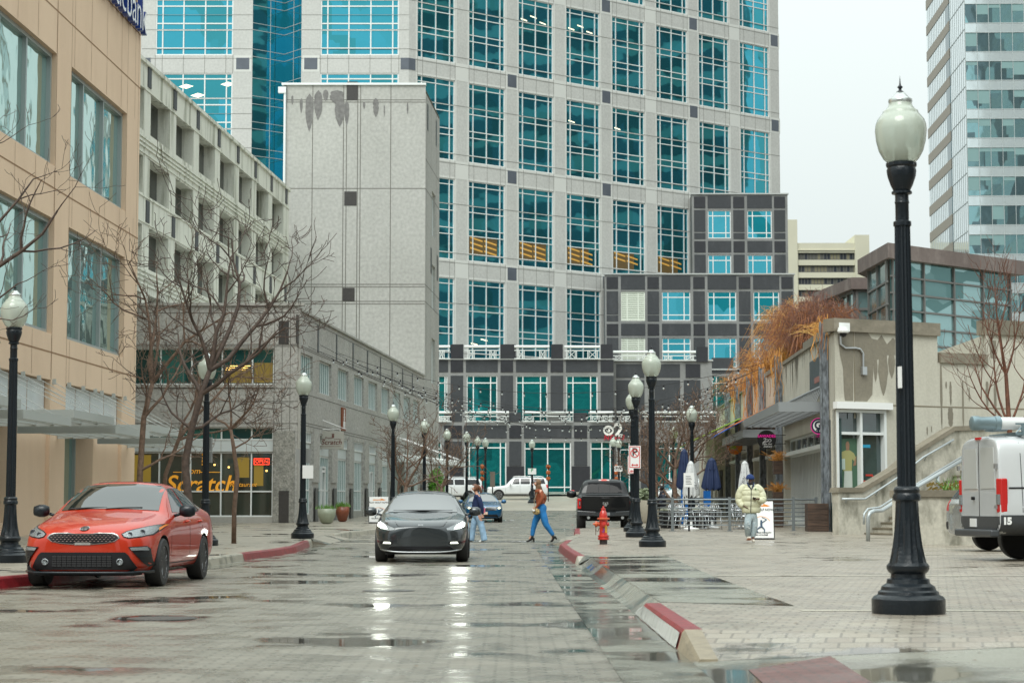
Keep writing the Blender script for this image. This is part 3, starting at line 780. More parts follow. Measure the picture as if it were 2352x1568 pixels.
# hanging sign
D0 = 84 + 6.8
hs = thing('hanging_sign', 'grey board with brown From Scratch lettering hanging from a white bracket', 'sign', WS.p(6.8, 1.2, 4.3))
Wh = Wall(xy(WS, 4.4, .1), (WS.n[0], WS.n[1]))   # board square to the wall, facing the camera
Wh = Wall((xat(733, 90), 90.0), (1, 0))
m2 = MB(); m2.wbox(Wh, 0, 1.12, -.05, 0, 3.72, 4.52); m2.build('board', mat('grey_board', (.38, .375, .33), .6), hs, world=True, bevel=.01)
brn = mat('brown_lettering', (.12, .035, .025), .6)
wtext(hs, Wh, 'Scratch', .56, 4.02, .31, brn, .006, shear=.25, bold=.003)
wtext(hs, Wh, 'From', .42, 4.22, .14, brn, .006, shear=.2)
m2 = MB(); m2.wbox(Wh, .1, .98, 0, .008, 3.83, 3.845); m2.wbox(Wh, .1, .3, 0, .008, 4.16, 4.175); m2.wbox(Wh, .68, .98, 0, .008, 4.16, 4.175)
for k in range(3):
    for q in (-1, 1): m2.quad(Wh.p(.63, .006, 4.2 + k * .07), Wh.p(.63 + q * .06, .006, 4.24 + k * .07), Wh.p(.63 + q * .04, .006, 4.29 + k * .07), Wh.p(.63, .006, 4.25 + k * .07))
m2.build('emblem', brn, hs, world=True)
m2 = MB(); m2.tube([Wh.p(-.05, -.02, 4.6), Wh.p(-.05, -.02, 5.1), Wh.p(1.2, -.02, 4.62), Wh.p(-.05, -.02, 4.6)], .03, 6)
m2.tube([Wh.p(.15, -.02, 4.6), Wh.p(.15, -.02, 4.52)], .02, 6); m2.tube([Wh.p(.95, -.02, 4.6), Wh.p(.95, -.02, 4.52)], .02, 6)
m2.build('bracket', M_white, hs, world=True)
pl = thing('wall_plaque', 'rust brown plaque with a white figure on the granite wall', 'plaque', WS.p(11.5, 0, 5.3))
m2 = MB(); m2.wbox(WS, 10.9, 11.9, .01, .08, 4.75, 5.85); m2.build('board', mat('rust_board', (.22, .06, .02), .6), pl, world=True)
m2 = MB()
for (a0, a1, z0, z1) in ((11.1, 11.7, 4.85, 4.9), (11.15, 11.65, 4.92, 5.2), (11.3, 11.5, 5.22, 5.34), (11.25, 11.6, 5.36, 5.42), (11.33, 11.5, 5.44, 5.6), (11.36, 11.47, 5.62, 5.76)): m2.wbox(WS, a0, a1, .07, .1, z0, z1)
m2.build('emblem', M_white, pl, world=True)
# canopy of white fabric at the far end
aw = thing('entrance_awning', 'white sloping entrance canopy at the far end of the granite building', 'awning', WS.p(30, 1, 3.5))
m2 = MB()
A0 = WS.p(29.5, .1, 4.15); A1 = WS.p(33, .1, 4.15); B0 = WS.p(29.5, 3.6, 3.75); B1 = WS.p(33, 3.6, 3.75)
m2.hexa([A0 - Vector((0, 0, .5)), B0 - Vector((0, 0, .35)), B1 - Vector((0, 0, .35)), A1 - Vector((0, 0, .5)), A0, B0, B1, A1]); m2.build('canopy', mat('awning_white', (.6, .64, .62), .5), aw, world=True, bevel=.08)
m2 = MB()
for s in (29.8, 32.7): m2.tube([WS.p(s, .1, 5.1), WS.p(s, 3.4, 3.85)], .04, 6)
m2.build('stay', M_white, aw, world=True)

# ------------------------------------------------------------------ tall granite stair block
M_gl = stained('light_granite', (.42, .42, .395), (.37, .37, .345), rough=.75, streak=(.4, .4, .3), scale=.4, lo=.4, hi=.7, grain=.13, gscale=5, bump=.2)
D1 = 127.0
WSl = Wall((xat(645, D1), D1), (1, 0)); LW = xat(975, D1) - xat(645, D1)
WSs = Wall((xat(975, D1), D1), (.0617, 1))
slab = thing('stair_block', 'tall windowless pale granite block with wet streaks at its top, beside the glass tower', 'building', (-10, 130, 1))
TZ = 28.3
mb = MB(); pts = [(WSl.O[0], D1), (WSs.O[0], D1), xy(WSs, 9.2, 0), (xy(WSs, 9.2, 0)[0] - 9.6, 136.2)]
holes_wall(mb, WSl, 0, LW, 0, TZ, [])
hsl = [(4.2, 6.6, z, z + 1.9) for z in (10.4, 13.2, 16.2, 19.6)]
hsl = [(4.2, 6.6, z, z + 3.0) for z in (9.3, 14.2, 19.1)]
holes_wall(mb, WSs, 0, 9.2, 0, TZ - .5, hsl, depth=.3)
shell(mb, pts, 0, TZ - .3, skip=(0, 1)); mb.build('wall', M_gl, slab, world=True)
for h in hsl: window(slab, WSs, *h, -.25, M_pglass, M_alu, vs=(.33, .66), fw=.09)
mb = MB(); su = lambda u, v=300: WSl.S(u, v)
joints(mb, WSl, .006, [su(718), su(789), su(796), su(821.5), su(828), su(897.6)], [], 0, 0, 0, TZ, w=.05)
joints(mb, WSl, .006, [], [WSl.Z(800, v) for v in (230, 235, 433, 653, 659, 692, 698)], 0, LW, 0, 0, w=.05)
joints(mb, WSs, .006, [.9, 3.6, 7.1], [WSl.Z(800, v) for v in (433, 653, 692)] + [23.5], 0, 9.2, 0, TZ - .5, w=.05)
mb.build('wall_joint', M_granj, slab, world=True)
for (u0, u1, v0, v1) in ((796.5, 821, 188, 230), (792, 820, 440, 472), (790, 817, 661, 691)):
    m2 = MB(); m2.wbox(WSl, su(u0), su(u1), -.02, .03, WSl.Z(800, v1), WSl.Z(800, v0)); m2.build('dark_inset', M_dkgran, slab, world=True)
for a, z0, z1 in ((1.0, 25.6, 27.3), (6.6, 25.6, 27.3), (7.6, 16.5, 18.2), (3.4, 16.5, 18.2)):
    m2 = MB(); m2.wbox(WSs, a, a + .7, -.02, .02, z0, z1); m2.build('dark_inset', M_dkgran, slab, world=True)
m2 = MB(); m2.wbox(WSl, -.15, LW + .02, -.3, .12, TZ + .002, TZ + .14); m2.build('coping', M_alu, slab, world=True)
m2 = MB(); m2.tube([WSl.p(.08, .12, TZ - .4), WSl.p(.08, .12, 12)], .08, 8); m2.wbox(WSl, -.35, .15, .0, .25, TZ - .55, TZ - .15); m2.build('downpipe', M_alu, slab, world=True)
rs = random.Random(3); dq = 0
mstain = mat('wet_streak', (.16, .155, .15), .45, noise=.25, nscale=5)
m2 = MB()
def drip(W, s, z1, w, h, o=.009, n=10, top=.5):
    global dq; dq += .0015; o += dq
    L_, R_ = [], []
    for i in range(n + 1):
        t = i / n; ww = w / 2 * (math.sin(min(1, t / .18) * math.pi / 2) * (1 if t < .45 else max(.02, math.cos((t - .45) / .55 * math.pi / 2) ** .8)))
        ww *= 1 + rs.uniform(-.12, .12); j = rs.uniform(-.02, .02) * w
        L_.append(W.p(s - ww + j, o, z1 - h * t)); R_.append(W.p(s + ww + j, o, z1 - h * t))
    for i in range(n): m2.quad(L_[i + 1], R_[i + 1], R_[i], L_[i])
c6 = lambda x, y: ((1000 + x / 1.4257) / 1.7415, y * .40277)
for (x, y0, y1, w) in ((200, 470, 660, 22), (291, 560, 650, 16), (338, 535, 757, 44), (388, 515, 692, 46), (430, 512, 580, 30), (495, 515, 600, 80), (512, 560, 728, 56), (551, 580, 720, 26), (717, 560, 672, 32), (650, 580, 625, 12), (240, 545, 600, 12), (898, 585, 655, 8), (765, 600, 670, 6)):
    u, v0 = c6(x, y0); _, v1 = c6(x, y1)
    drip(WSl, su(u), WSl.Z(u, v0), w / 1.4257 / 1.7415 * D1 / F, (v1 - v0) * D1 / F)
m2.build('wet_streak', mstain, slab, world=True)
rf = thing('rooftop_unit', 'small tan metal unit on the roof of the tall granite block', 'vent', (-7.5, 131, TZ))
m2 = MB(); m2.wbox(WSl, su(848), su(898), -6, -2.5, TZ - .3, TZ + .55); m2.wbox(WSl, su(853), su(885), -5, -3, TZ + .55, TZ + .62); m2.build('housing', mat('tan_metal', (.5, .38, .25), .5), rf, world=True, bevel=.03)
# ------------------------------------------------------------------ glass and granite tower
M_tg = stained('tower_granite', (.53, .535, .51), (.47, .475, .455), rough=.7, streak=(.4, .4, .4), scale=.35, lo=.35, hi=.7, grain=.09, gscale=5, bump=.1)
M_tgl = mat('tower_pale_trim', (.62, .63, .60), .65)
M_tj = mat('tower_joint', (.22, .22, .2), .8)
M_tglass = glassmat('tower_glass', (.06, .38, .50), rough=.03, metal=.92, wob=.55, wscale=.35, inner=((.05, .31, .37), (.42, .42, .33), .45, .8))
M_slate = mat('slate_panel', (.10, .115, .14), .4, noise=.1, nscale=1)
rt = random.Random(11)
WT = Wall((-60, 185), (1, 0)); WA = Wall((-9.74, 185), (1.263, 1))
tower = thing('office_tower', 'tall pale granite office tower with blue-green glass windows filling the middle of the view', 'building', (0, 195, 2.4))
bot = [5.6, 15.1, 24.62, 34.15, 43.6, 53.1, 62.6]
HZ = 7.75; TOP = 72
mb = MB()
colsA = [1.0 + 6.13 * k for k in range(8)]
hA = [(a, a + 4.45, z, z + HZ) for a in colsA for z in bot]
holes_wall(mb, WA, 0, 49.9, 2, TOP, hA, depth=.22)
colsF = [(26.34, 33.66), (41.92, 49.32)]
hF = [(a, b, z, z + HZ) for a, b in colsF for z in bot]
hF.append((35.51, 40.11, 2, TOP))
holes_wall(mb, WT, 25.07, 50.26, 2, TOP, hF, depth=.22)
e1 = xy(WA, 49.9, 0); e2 = xy(WA, 49.9, -26)
for A_, B_ in ((e1, e2), (e2, (-35, 225)), ((-35, 225), (-37.5, 188)), ((-37.5, 188), (-34.93, 185))):
    mb.quad((*A_, 2), (*B_, 2), (*B_, TOP), (*A_, TOP))
mb.quad((-34.93, 185, TOP), (-9.74, 185, TOP), (*e1, TOP), (*e2, TOP), (-35, 225, TOP))
mb.build('wall', M_tg, tower, world=True)
VA, HA = (.13, .5, .87), (.09, .315, .395, .61, .69, .93)
wins = []
for a in colsA:
    for z in bot: wins.append(window(tower, WA, a, a + 4.45, z, z + HZ, -.18, M_tglass, M_alu, vs=VA, hs=HA, fw=.085, fd=.1))
for a, b in colsF:
    for z in bot: window(tower, WT, a, b, z, z + HZ, -.18, M_tglass, M_alu, vs=(.09, .36, .64, .92), hs=HA, fw=.12, fd=.12)
# lit ceilings seen through the glass of one storey
M_lit = mat('office_ceiling_light', (.5, .28, .06), .5, emit=(1, .55, .10), estr=.16)
M_litd = mat('office_ceiling', (.10, .07, .03), .5, emit=(.5, .28, .04), estr=.05)
for ci in range(0, 6):
    a = colsA[ci]; m2 = MB(); m3 = MB(); z = 24.62
    n = 3 - (ci > 3)
    m3.wbox(WA, a + .15, a + (3.6 if ci < 3 else 3.0), -.175, -.17, z + .75, z + 2.4)
    for k in range(n):
        for j in range(2):
            x0 = a + .3 + j * 1.7; z0 = z + 2.25 - .5 * k - .22 * j
            m2.quad(WA.p(x0, -.16, z0), WA.p(x0 + 1.5, -.16, z0 - .28), WA.p(x0 + 1.5, -.16, z0 - .12), WA.p(x0, -.16, z0 + .16))
    if ci: m3.build('lit_ceiling', M_litd, tower, world=True); m2.build('ceiling_light', M_lit, tower, world=True)
m2 = MB()
for ci, z, k in ((2, 43.6, 3), (3, 43.6, 3), (3, 53.1, 2), (0, 15.1, 1), (1, 15.1, 2), (3, 34.15, 1), (4, 34.15, 1)):
    a = colsA[ci]
    for j in range(k): m2.quad(*[WA.p(a + .4 + 1.2 * j + dx, -.16, z + (5.6 if z > 20 else 1.6) + .45 * (j % 2) + dz) for dx, dz in ((0, 0), (.8, -.12), (.8, 0), (0, .12))])
for u, v in ((545, 775), (650, 855), (920, 755)):   # ceiling lights in the flat part
    uu, vv = (500 + u / 2.24) / 1.7415, v / 2.24 / 1.7415
    s, z = WT.at(uu, vv); m2.quad(WT.p(s - .7, -.16, z), WT.p(s, -.16, z - .2), WT.p(s + .7, -.16, z + .05), WT.p(s, -.16, z + .25))
m2.build('ceiling_light', mat('office_light_white', (.9, .85, .6), .5, emit=(1, .9, .6), estr=1.0), tower, world=True)
# slate squares and pale panels where the spandrels meet the piers
m3 = MB(); m4 = MB()
for z in [b + HZ + .9 for b in bot[:-1]]:
    for k, a in enumerate(colsA):
        c = a + 4.45 + .84
        if k % 2 == 1:
            m2 = MB(); m2.wbox(WA, c - .55, c + .55, -.02, .03, z - .62, z + .62); m2.build('slate_square', M_slate, tower, world=True)
        m3 = MB(); m3.wbox(WA, c - .78, c + .78, -.02, .012, z - .85, z + .85); m3.build('pale_panel', M_tgl, tower, world=True)
    for s in (34.6, 41.02):
        m2 = MB(); m2.wbox(WT, s - .62, s + .62, -.02, .03, z - .55, z + .55); m2.build('slate_square', M_slate, tower, world=True)
        m3 = MB(); m3.wbox(WT, s - .8, s + .8, -.02, .012, z - .78, z + .78); m3.build('pale_panel', M_tgl, tower, world=True)
    m2 = MB(); m2.wbox(WT, 49.5, 50.28, -.02, .03, z - .55, z + .55); m2.wbox(WA, -.02, .75, -.02, .03, z - .55, z + .55); m2.build('slate_square', M_slate, tower, world=True)
    m2 = MB(); m2.wbox(WT, 25.1, 25.9, -.02, .03, z - .55, z + .55); m2.build('slate_square', M_slate, tower, world=True)
for z in bot:
    for k, a in enumerate(colsA):
        for q0, q1 in ((a - .18, a - .02), (a + 4.47, a + 4.63)): m4.wbox(WA, q0, q1, -.02, .008, z - .2, z + HZ + .2)
        m4.wbox(WA, a - .02, a + 4.47, -.02, .008, z - .2, z - .01); m4.wbox(WA, a - .02, a + 4.47, -.02, .008, z + HZ + .01, z + HZ + .2)
m4.build('window_surround', M_tgl, tower, world=True)
mb = MB()
zj = [b + q for b in bot for q in (-.25, HZ + .05, .09 * HZ, .5 * HZ)]
joints(mb, WA, .015, [], [b + q * HZ for b in bot for q in (.08, .69)] + [b - .3 for b in bot], 0, 49.9, 0, 0, w=.05)
joints(mb, WA, .015, [a + q for a in colsA for q in (.6, 2.2, 3.9)], [], 0, 0, 0, 0)
for z in bot:
    joints(mb, WA, .014, [a + q for a in colsA for q in (.0, .6, 2.22, 3.85, 4.45)], [], 0, 0, z + HZ + .01, z + 9.5, w=.04)
    joints(mb, WT, .014, [26.34, 27, 29, 31, 33, 33.66, 41.92, 42.6, 44.6, 46.6, 48.6, 49.32], [], 0, 0, z + HZ + .01, z + 9.5, w=.04)
joints(mb, WT, .015, [], [b + q * HZ for b in bot for q in (.08, .315, .5, .69)] + [b - .3 for b in bot], 25.07, 35.5, 0, 0, w=.04)
joints(mb, WT, .015, [], [b + q * HZ for b in bot for q in (.08, .315, .5, .69)] + [b - .3 for b in bot], 40.12, 50.26, 0, 0, w=.04)
mb.build('wall_joint', M_tj, tower, world=True)
# recessed glass corner: two walls folding inwards
W1 = Wall((-60 + 35.51, 185.0), (2.75, 2.3)); W2 = Wall((-60 + 38.26, 187.3), (1.85, -2.3))
for Wn, L in ((W1, math.hypot(2.75, 2.3)), (W2, math.hypot(1.85, 2.3))):
    for z in bot: window(tower, Wn, 0, L, z - .1, z + 9.38, 0, M_tglass, M_alu2, vs=(.55,), hs=(.0, .075, .27, .34, .52, .60, .78), fw=.05, fd=.04, edge=False, name='glass_wall')

# ------------------------------------------------------------------ dark stepped blocks at the tower's foot
M_pod = stained('grey_granite_frame', (.235, .24, .235), (.16, .165, .16), rough=.6, streak=(.6, .6, .3), scale=.7, lo=.45, hi=.7, grain=.06, gscale=6)
M_pdk = stained('dark_granite_panel', (.034, .038, .043), (.06, .064, .07), rough=.5, streak=(.8, .8, .25), scale=.8, lo=.52, hi=.75, grain=.1, gscale=5)
M_pbk = mat('black_granite_square', (.022, .023, .028), .35, noise=.15, nscale=3)
M_pgl = glassmat('annex_glass', (.07, .40, .51), rough=.03, metal=.9, wob=.7, wscale=.5, inner=((.01, .22, .27), (.3, .3, .25), .55, .8))
M_pgl2 = glassmat('podium_glass', (.02, .34, .35), rough=.05, metal=.8, wob=.5, wscale=.4, inner=((.015, .20, .21), (.4, .3, .3), .5, .8))
def block(obj, W, u0, u1, vtop, z0, depth, windows, squares, panels, glass, vref):
    'a front-facing clad block; rectangles are given as measured (left, right, top, bottom)'
    s0, s1 = W.S(u0, vref), W.S(u1, vref); top = W.Z((u0 + u1) / 2, vtop)
    mb = MB(); H_ = []
    for w in windows:
        (u_a, u_b, v_a, v_b) = w[:4]
        H_.append((W.S(u_a, vref), W.S(u_b, vref), W.Z(u_a, v_b), W.Z(u_a, v_a)))
    holes_wall(mb, W, s0, s1, z0, top, H_, depth=.25)
    for o0, o1 in (((s0, 0), (s0, -depth)), ((s1, 0), (s1, -depth))):
        a, b = xy(W, *o0), xy(W, *o1); mb.quad((*a, z0), (*b, z0), (*b, top), (*a, top))
    mb.quad(W.p(s0, 0, top), W.p(s1, 0, top), W.p(s1, -depth, top), W.p(s0, -depth, top))
    mb.build('wall', M_pod, obj, world=True)
    mb = MB(); mb.wbox(W, s0 - .1, s1 + .1, -.4, .15, top + .002, top + .14); mb.build('coping', mat('coping_pale', (.42, .44, .43), .5), obj, world=True)
    for w, h in zip(windows, H_):
        kind = w[4] if len(w) > 4 else 'w'
        if kind == 'louvre':
            window(obj, W, *h, -.2, mat('louvre_cream', (.45, .5, .42), .6), mat('louvre_white', (.75, .8, .7), .5), vs=(.26, .72), hs=[k / 16 for k in range(1, 16)], fw=.1, fd=.1, name='louvre')
        elif kind == 'g': window(obj, W, *h, -.2, glass, M_alu, vs=(.0 + .12, .5, .86), hs=(.88,), fw=.10)
        elif kind == 'g2': window(obj, W, *h, -.2, glass, M_alu, vs=(.5, .86), hs=(.12, .86), fw=.10)
        else: window(obj, W, *h, -.2, glass, M_alu, vs=(.22, .78), hs=((.8, .2) if kind == 'w' else (.84,)), fw=.10)
    mk = MB()
    for (u_a, u_b, v_a, v_b) in panels: mk.wbox(W, W.S(u_a, vref), W.S(u_b, vref), -.02, .05, W.Z(u_a, v_b), W.Z(u_a, v_a))
    mk.build('dark_panel', M_pdk, obj, world=True)
    for (u_a, u_b, v_a, v_b) in squares:
        m2 = MB(); m2.wbox(W, W.S(u_a, vref), W.S(u_b, vref), -.02, .07, W.Z(u_a, v_b), W.Z(u_a, v_a)); m2.build('black_square', M_pbk, obj, world=True)
q = lambda x: 1263.3 + .3297 * x
r = lambda y: 401.9 + .3297 * y
# block C (upper)
WC = Wall((xat(1590, 205), 205), (1, 0))
bc = thing('annex_building', 'upper dark grey clad annex with four bright blue windows below the tower corner', 'building', (24, 207, 2.4))
cs = [(1005, 1083), (1278, 1355), (1563, 1640)]
block(bc, WC, 1590, 1810, 447, 2, 14, [(q(a), q(b), r(y0), r(y1)) for a, b in ((1100, 1262), (1375, 1548)) for y0, y1 in ((245, 442), (555, 752))],
      [(q(a), q(b), r(y0), r(y1)) for a, b in cs for y0, y1 in ((152, 230), (462, 538))],
      [(q(a), q(b), r(y0), r(y1)) for a, b in cs for y0, y1 in ((245, 395), (405, 445), (555, 690))] + [(q(a), q(b), r(y0), r(y1)) for a, b in ((1100, 1262), (1375, 1548)) for y0, y1 in ((145, 232), (460, 538))], M_pgl, 560)
WBk = Wall((xat(1390, 197), 197), (1, 0))
bb = thing('annex_building', 'lower wide dark grey clad annex with louvres and blue windows', 'building', (18, 199, 2.4))
cs = [(395, 475), (680, 760), (1000, 1080), (1318, 1398), (1615, 1695)]
wn_ = [(495, 663), (780, 980), (1100, 1300), (1418, 1600)]
rowsB = [(810, 1015), (1133, 1340), (1456, 1660)]
block(bb, WBk, 1390, 1825, 631, 2, 12, [(q(a), q(b), r(y0), r(y1)) + (('louvre',) if a == 495 else ()) for a, b in wn_ for y0, y1 in rowsB],
      [(q(a), q(b), r(y0), r(y1)) for a, b in cs for y0, y1 in ((710, 792), (1037, 1117), (1360, 1440))],
      [(q(a), q(b), r(y0), r(y1)) for a, b in cs for y0, y1 in ((810, 970), (978, 1018), (1133, 1300), (1308, 1345), (1455, 1700))] + [(q(a), q(b), r(y0), r(y1)) for a, b in wn_ for y0, y1 in ((702, 797), (1035, 1117), (1358, 1440))], M_pgl, 760)
# podium
q = lambda x: 976.2 + .293 * x
r = lambda y: 803.9 + .293 * y
WPo = Wall((xat(940, 182), 182), (1, 0))
pod = thing('podium_building', 'dark granite television station podium with white balcony rails and teal shop glass', 'building', (0, 183, 2.4))
cw = [(-70, 20), (85, 175), (325, 567), (713, 960), (1106, 1354)]
gw = [(-210, 130), (308, 637), (778, 1144), (1295, 1628)]
sqc = [(200, 298), (592, 690), (985, 1083), (1378, 1478)]
gsq = [(150, 290), (660, 755), (1168, 1270)]
block(pod, WPo, 930, 1410, 826, 1.5, 10, [(q(a), q(b), r(198), r(560), 'd') for a, b in cw] + [(q(a), q(b), r(715), r(1122), 'g2' if a != 308 else 'g') for a, b in gw if b < 1200] + [(q(1295), q(1476), r(715), r(1122), 'g2')],
      [(q(a), q(b), r(75), r(172)) for a, b in sqc] + [(q(a), q(b), r(590), r(690)) for a, b in gsq] + [(q(a), q(b), r(910), r(1125)) for a, b in ((640, 775), (1148, 1290), (195, 300))],
      [(q(a), q(b), r(200), r(480)) for a, b in sqc] + [(q(a), q(b), r(490), r(560)) for a, b in gsq] + [(q(a), q(b), r(75), r(172)) for a, b in ((320, 570), (713, 960), (1106, 1354), (-60, 180))]
      + [(q(a), q(b), r(590), r(690)) for a, b in ((305, 640), (775, 1148), (1290, 1478))] + [(q(a), q(b), r(715), r(905)) for a, b in gsq], M_pgl2, 950)
WPr = Wall((xat(1410, 183.6), 183.6), (1, 0))
block(pod, WPr, 1410.5, 1636, 829, 1.5, 9, [(q(1500), q(1628), r(715), r(1122), 'd'), (q(1780), q(2050), r(715), r(1100), 'g2')],
      [(q(2045), q(2160), r(110), r(215)), (q(1690), q(1760), r(590), r(690))],
      [(q(1500), q(1720), r(110), r(215)), (q(1800), q(2000), r(110), r(215)), (q(1500), q(1720), r(235), r(480)), (q(1800), q(2000), r(235), r(480)), (q(1500), q(1720), r(490), r(560)), (q(1800), q(2000), r(490), r(560)), (q(2030), q(2160), r(235), r(560)), (q(1500), q(1640), r(590), r(690)), (q(1690), q(1760), r(715), r(1125))], M_pgl2, 950)
WPx = Wall((xat(1636, 190), 190), (1, 0))
block(pod, WPx, 1634, 1800, 850, 1.5, 9, [(q(2250), q(2420), r(200), r(560), 'd'), (q(2300), q(2560), r(715), r(1100), 'd')], [], [(q(2250), q(2420), r(60), r(180)), (q(2250), q(2420), r(590), r(690))], M_pgl2, 950)
# red marker light low on the podium
m2 = MB(); s, z = WPo.at(q(1158), r(1107)); m2.wbox(WPo, s - .12, s + .12, 0, .1, z - .1, z + .1); m2.build('marker_light', mat('red_lamp', (.8, .02, .02), .4, emit=(1, .03, .03), estr=2), pod, world=True)
# balcony rails: each run is a part of its own
def rail(W, s0, s1, z0, z1, xs, parent, o=.35):
    m2 = MB(); rr = .12
    m2.tube([W.p(s0, o, z1), W.p(s1, o, z1)], .13, 8); m2.wbox(W, s0, s1, o - .04, o + .04, z1 - .38, z1 - .3); m2.wbox(W, s0, s1, o - .04, o + .04, z0, z0 + .08)
    for a, b in xs:
        for x in (a, a + .12, b - .12, b): m2.wbox(W, x - .03, x + .03, o - .03, o + .03, z0 + .08, z1 - .38)
        for (p0, p1) in (((a + .12, z0 + .1), (b - .12, z1 - .4)), ((a + .12, z1 - .4), (b - .12, z0 + .1))):
            m2.tube([W.p(p0[0], o, p0[1]), W.p(p1[0], o, p1[1])], .03, 4)
    m2.build('balcony_rail', mat('rail_white', (.68, .72, .70), .4), parent, world=True)
def railpx(W, u0, u1, v1, v0, xs, parent, vref=900):
    rail(W, W.S(u0, vref), W.S(u1, vref), W.Z(u0, v0), W.Z(u0, v1), [(W.S(a, vref), W.S(b, vref)) for a, b in xs], parent)
q4 = lambda x: (1000 + x / 1.568) / 1.7415
for a, b in ((1168, 1255), (1345, 1565), (1658, 1878)):
    railpx(WPo, q4(a), q4(b), 796.5, 825, [(q4(a + 22), q4(a + 62)), (q4(b - 62), q4(b - 22))] if b - a > 150 else [(q4(a + 15), q4(a + 50))], pod)
q2 = lambda x: 1263.3 + .3297 * x
for a, b in ((100, 348),): railpx(WPo, q2(a), q2(b), 797, 825, [(q2(115), q2(185)), (q2(262), q2(330))], pod)
for a, b in ((440, 680), (783, 1015)): railpx(WPr, q2(a), q2(b), 809, 829, [(q2(a + 15), q2(a + 65)), (q2(b - 75), q2(b - 15))], pod)
for a, b in ((85, 210), (312, 658), (770, 1160), (1283, 1476)): railpx(WPo, q(a), q(b), r(490), r(563), [(q(a + 18), q(a + 80)), (q(b - 90), q(b - 20))], pod)
for a, b in ((1500, 1640), (1700, 2060), (2080, 2330)): railpx(WPr, q(a), q(b), r(490), r(563), [(q(a + 18), q(a + 80)), (q(b - 90), q(b - 20))], pod)
m2 = MB()
for a, b in ((1258, 1338), (1570, 1668)): m2.wbox(WPo, WPo.S(q4(a)), WPo.S(q4(b)), -.3, .2, 14.7, 16.0)
m2.wbox(WPo, WPo.S(q2(355)), WPo.S(q2(435)), -.3, .2, 14.7, 16.0); m2.wbox(WPr, WPr.S(q2(1020)), WPr.S(q2(1100)), -.3, .2, 14.5, 15.9); m2.wbox(WPo, WPo.S(q2(8)), WPo.S(q2(90)), -.3, .2, 14.7, 16.0)
m2.build('parapet_block', M_pbk, pod, world=True)
# station sign
ns = thing('wall_sign', 'white eye and figure 2 over red NEWS lettering on the dark podium', 'sign', WPo.p(WPo.S(1405), .1, 8))
M_sw = mat('sign_letter_white', (.75, .75, .7), .4)
def zz(v): return WPo.Z(1400, v)
su2 = WPo.S(1397, 990); Wn2 = WPo
m2 = MB(); cx, cz = WPo.S(q(1437), 990), zz(r(630)); ra = 40 * .293 * 182 / F
M_ = flatM(WPo.p(cx, .12, cz), (1, 0, 0), (0, 0, 1))
def disc(mb, r0, h, n=32, sx=1, sy=1, c=(0, 0)):
    pts = [(c[0] + r0 * sx * math.cos(2 * math.pi * k / n), c[1] + r0 * sy * math.sin(2 * math.pi * k / n)) for k in range(n)]
    tmp = MB(); tmp.prism(pts, 0, h); return tmp
def addM(mb, tmp, M):
    b = len(mb.v); mb.v += [tuple(M @ Vector(p)) for p in tmp.v]; mb.f += [tuple(b + i for i in f) for f in tmp.f]; mb.mi += [mb.cur] * len(tmp.f)
addM(m2, disc(m2, ra, .05), M_); m2.build('emblem', M_sw, ns, world=True)
m2 = MB(); t = MB()
n = 20; up = [(-ra * .82 + 2 * ra * .82 * k / n, ra * .52 * math.sin(math.pi * k / n)) for k in range(n + 1)]; dn = [(x, -y) for x, y in up[1:-1]][::-1]
t.prism([(x, y) for x, y in (dn[::-1] + [])] + [], 0, 0) if 0 else None
t.prism(list(reversed(up)) + [(x, -y) for x, y in up[1:-1]], .0, .02); addM(m2, t, M_ @ Matrix.Translation((0, 0, .052))); m2.build('emblem_eye', M_pbk, ns, world=True)
m2 = MB(); addM(m2, disc(m2, ra * .36, .02), M_ @ Matrix.Translation((0, 0, .075))); m2.build('emblem_pupil', M_sw, ns, world=True)
wtext(ns, WPo, '2', WPo.S(q(1515), 990), zz(r(632)), 1.75, M_sw, .15, bold=.05, ext=.03)
wtext(ns, WPo, 'NEWS', WPo.S(q(1480), 990), zz(r(686)), .6, mat('sign_letter_red', (.45, .02, .04), .4), .15, bold=.02, ext=.03, spacing=1.2, shear=.15)

# ------------------------------------------------------------------ hotel far behind
q = lambda x: 1665.2 + .3296 * x
r = lambda y: 516.8 + .3296 * y
WH = Wall((xat(1800, 300), 300), (1, 0))
M_hot = mat('hotel_cream', (.62, .60, .47), .8, noise=.05, nscale=.3)
hotel = thing('hotel_building', 'cream slab hotel with bands of dark curtained windows far behind', 'building', (40, 305, 3))
HS = lambda u: WH.S(u, 600); HZ_ = lambda v: WH.Z(1900, v)
mb = MB(); bands = [(193, 243), (280, 330), (367, 415), (452, 500), (537, 587), (625, 672), (712, 760)]
hh = [(HS(q(510)), HS(q(917)), HZ_(r(b)), HZ_(r(a))) for a, b in bands]
holes_wall(mb, WH, HS(1800), HS(1996), 2, HZ_(558), hh, depth=.5)
mb.wbox(WH, HS(1800), HS(1831.5), -12, .3, 2, HZ_(505)); mb.wbox(WH, HS(1963.5), HS(1996.5), -14, .3, 2, HZ_(540))
mb.quad(WH.p(HS(1800), 0, HZ_(558)), WH.p(HS(1996), 0, HZ_(558)), WH.p(HS(1996), -14, HZ_(558)), WH.p(HS(1800), -14, HZ_(558)))
mb.wbox(WH, HS(1831.6), HS(1963.4), -.1, .15, HZ_(r(178)), HZ_(r(172)))
mb.build('wall', M_hot, hotel, world=True)
M_hg = mat('hotel_window_strip', (.05, .055, .06), .3, noise=.0)
M_cur = [mat('hotel_curtain_a', (.22, .20, .13), .7), mat('hotel_curtain_b', (.10, .10, .09), .7), mat('hotel_curtain_c', (.03, .035, .05), .3)]
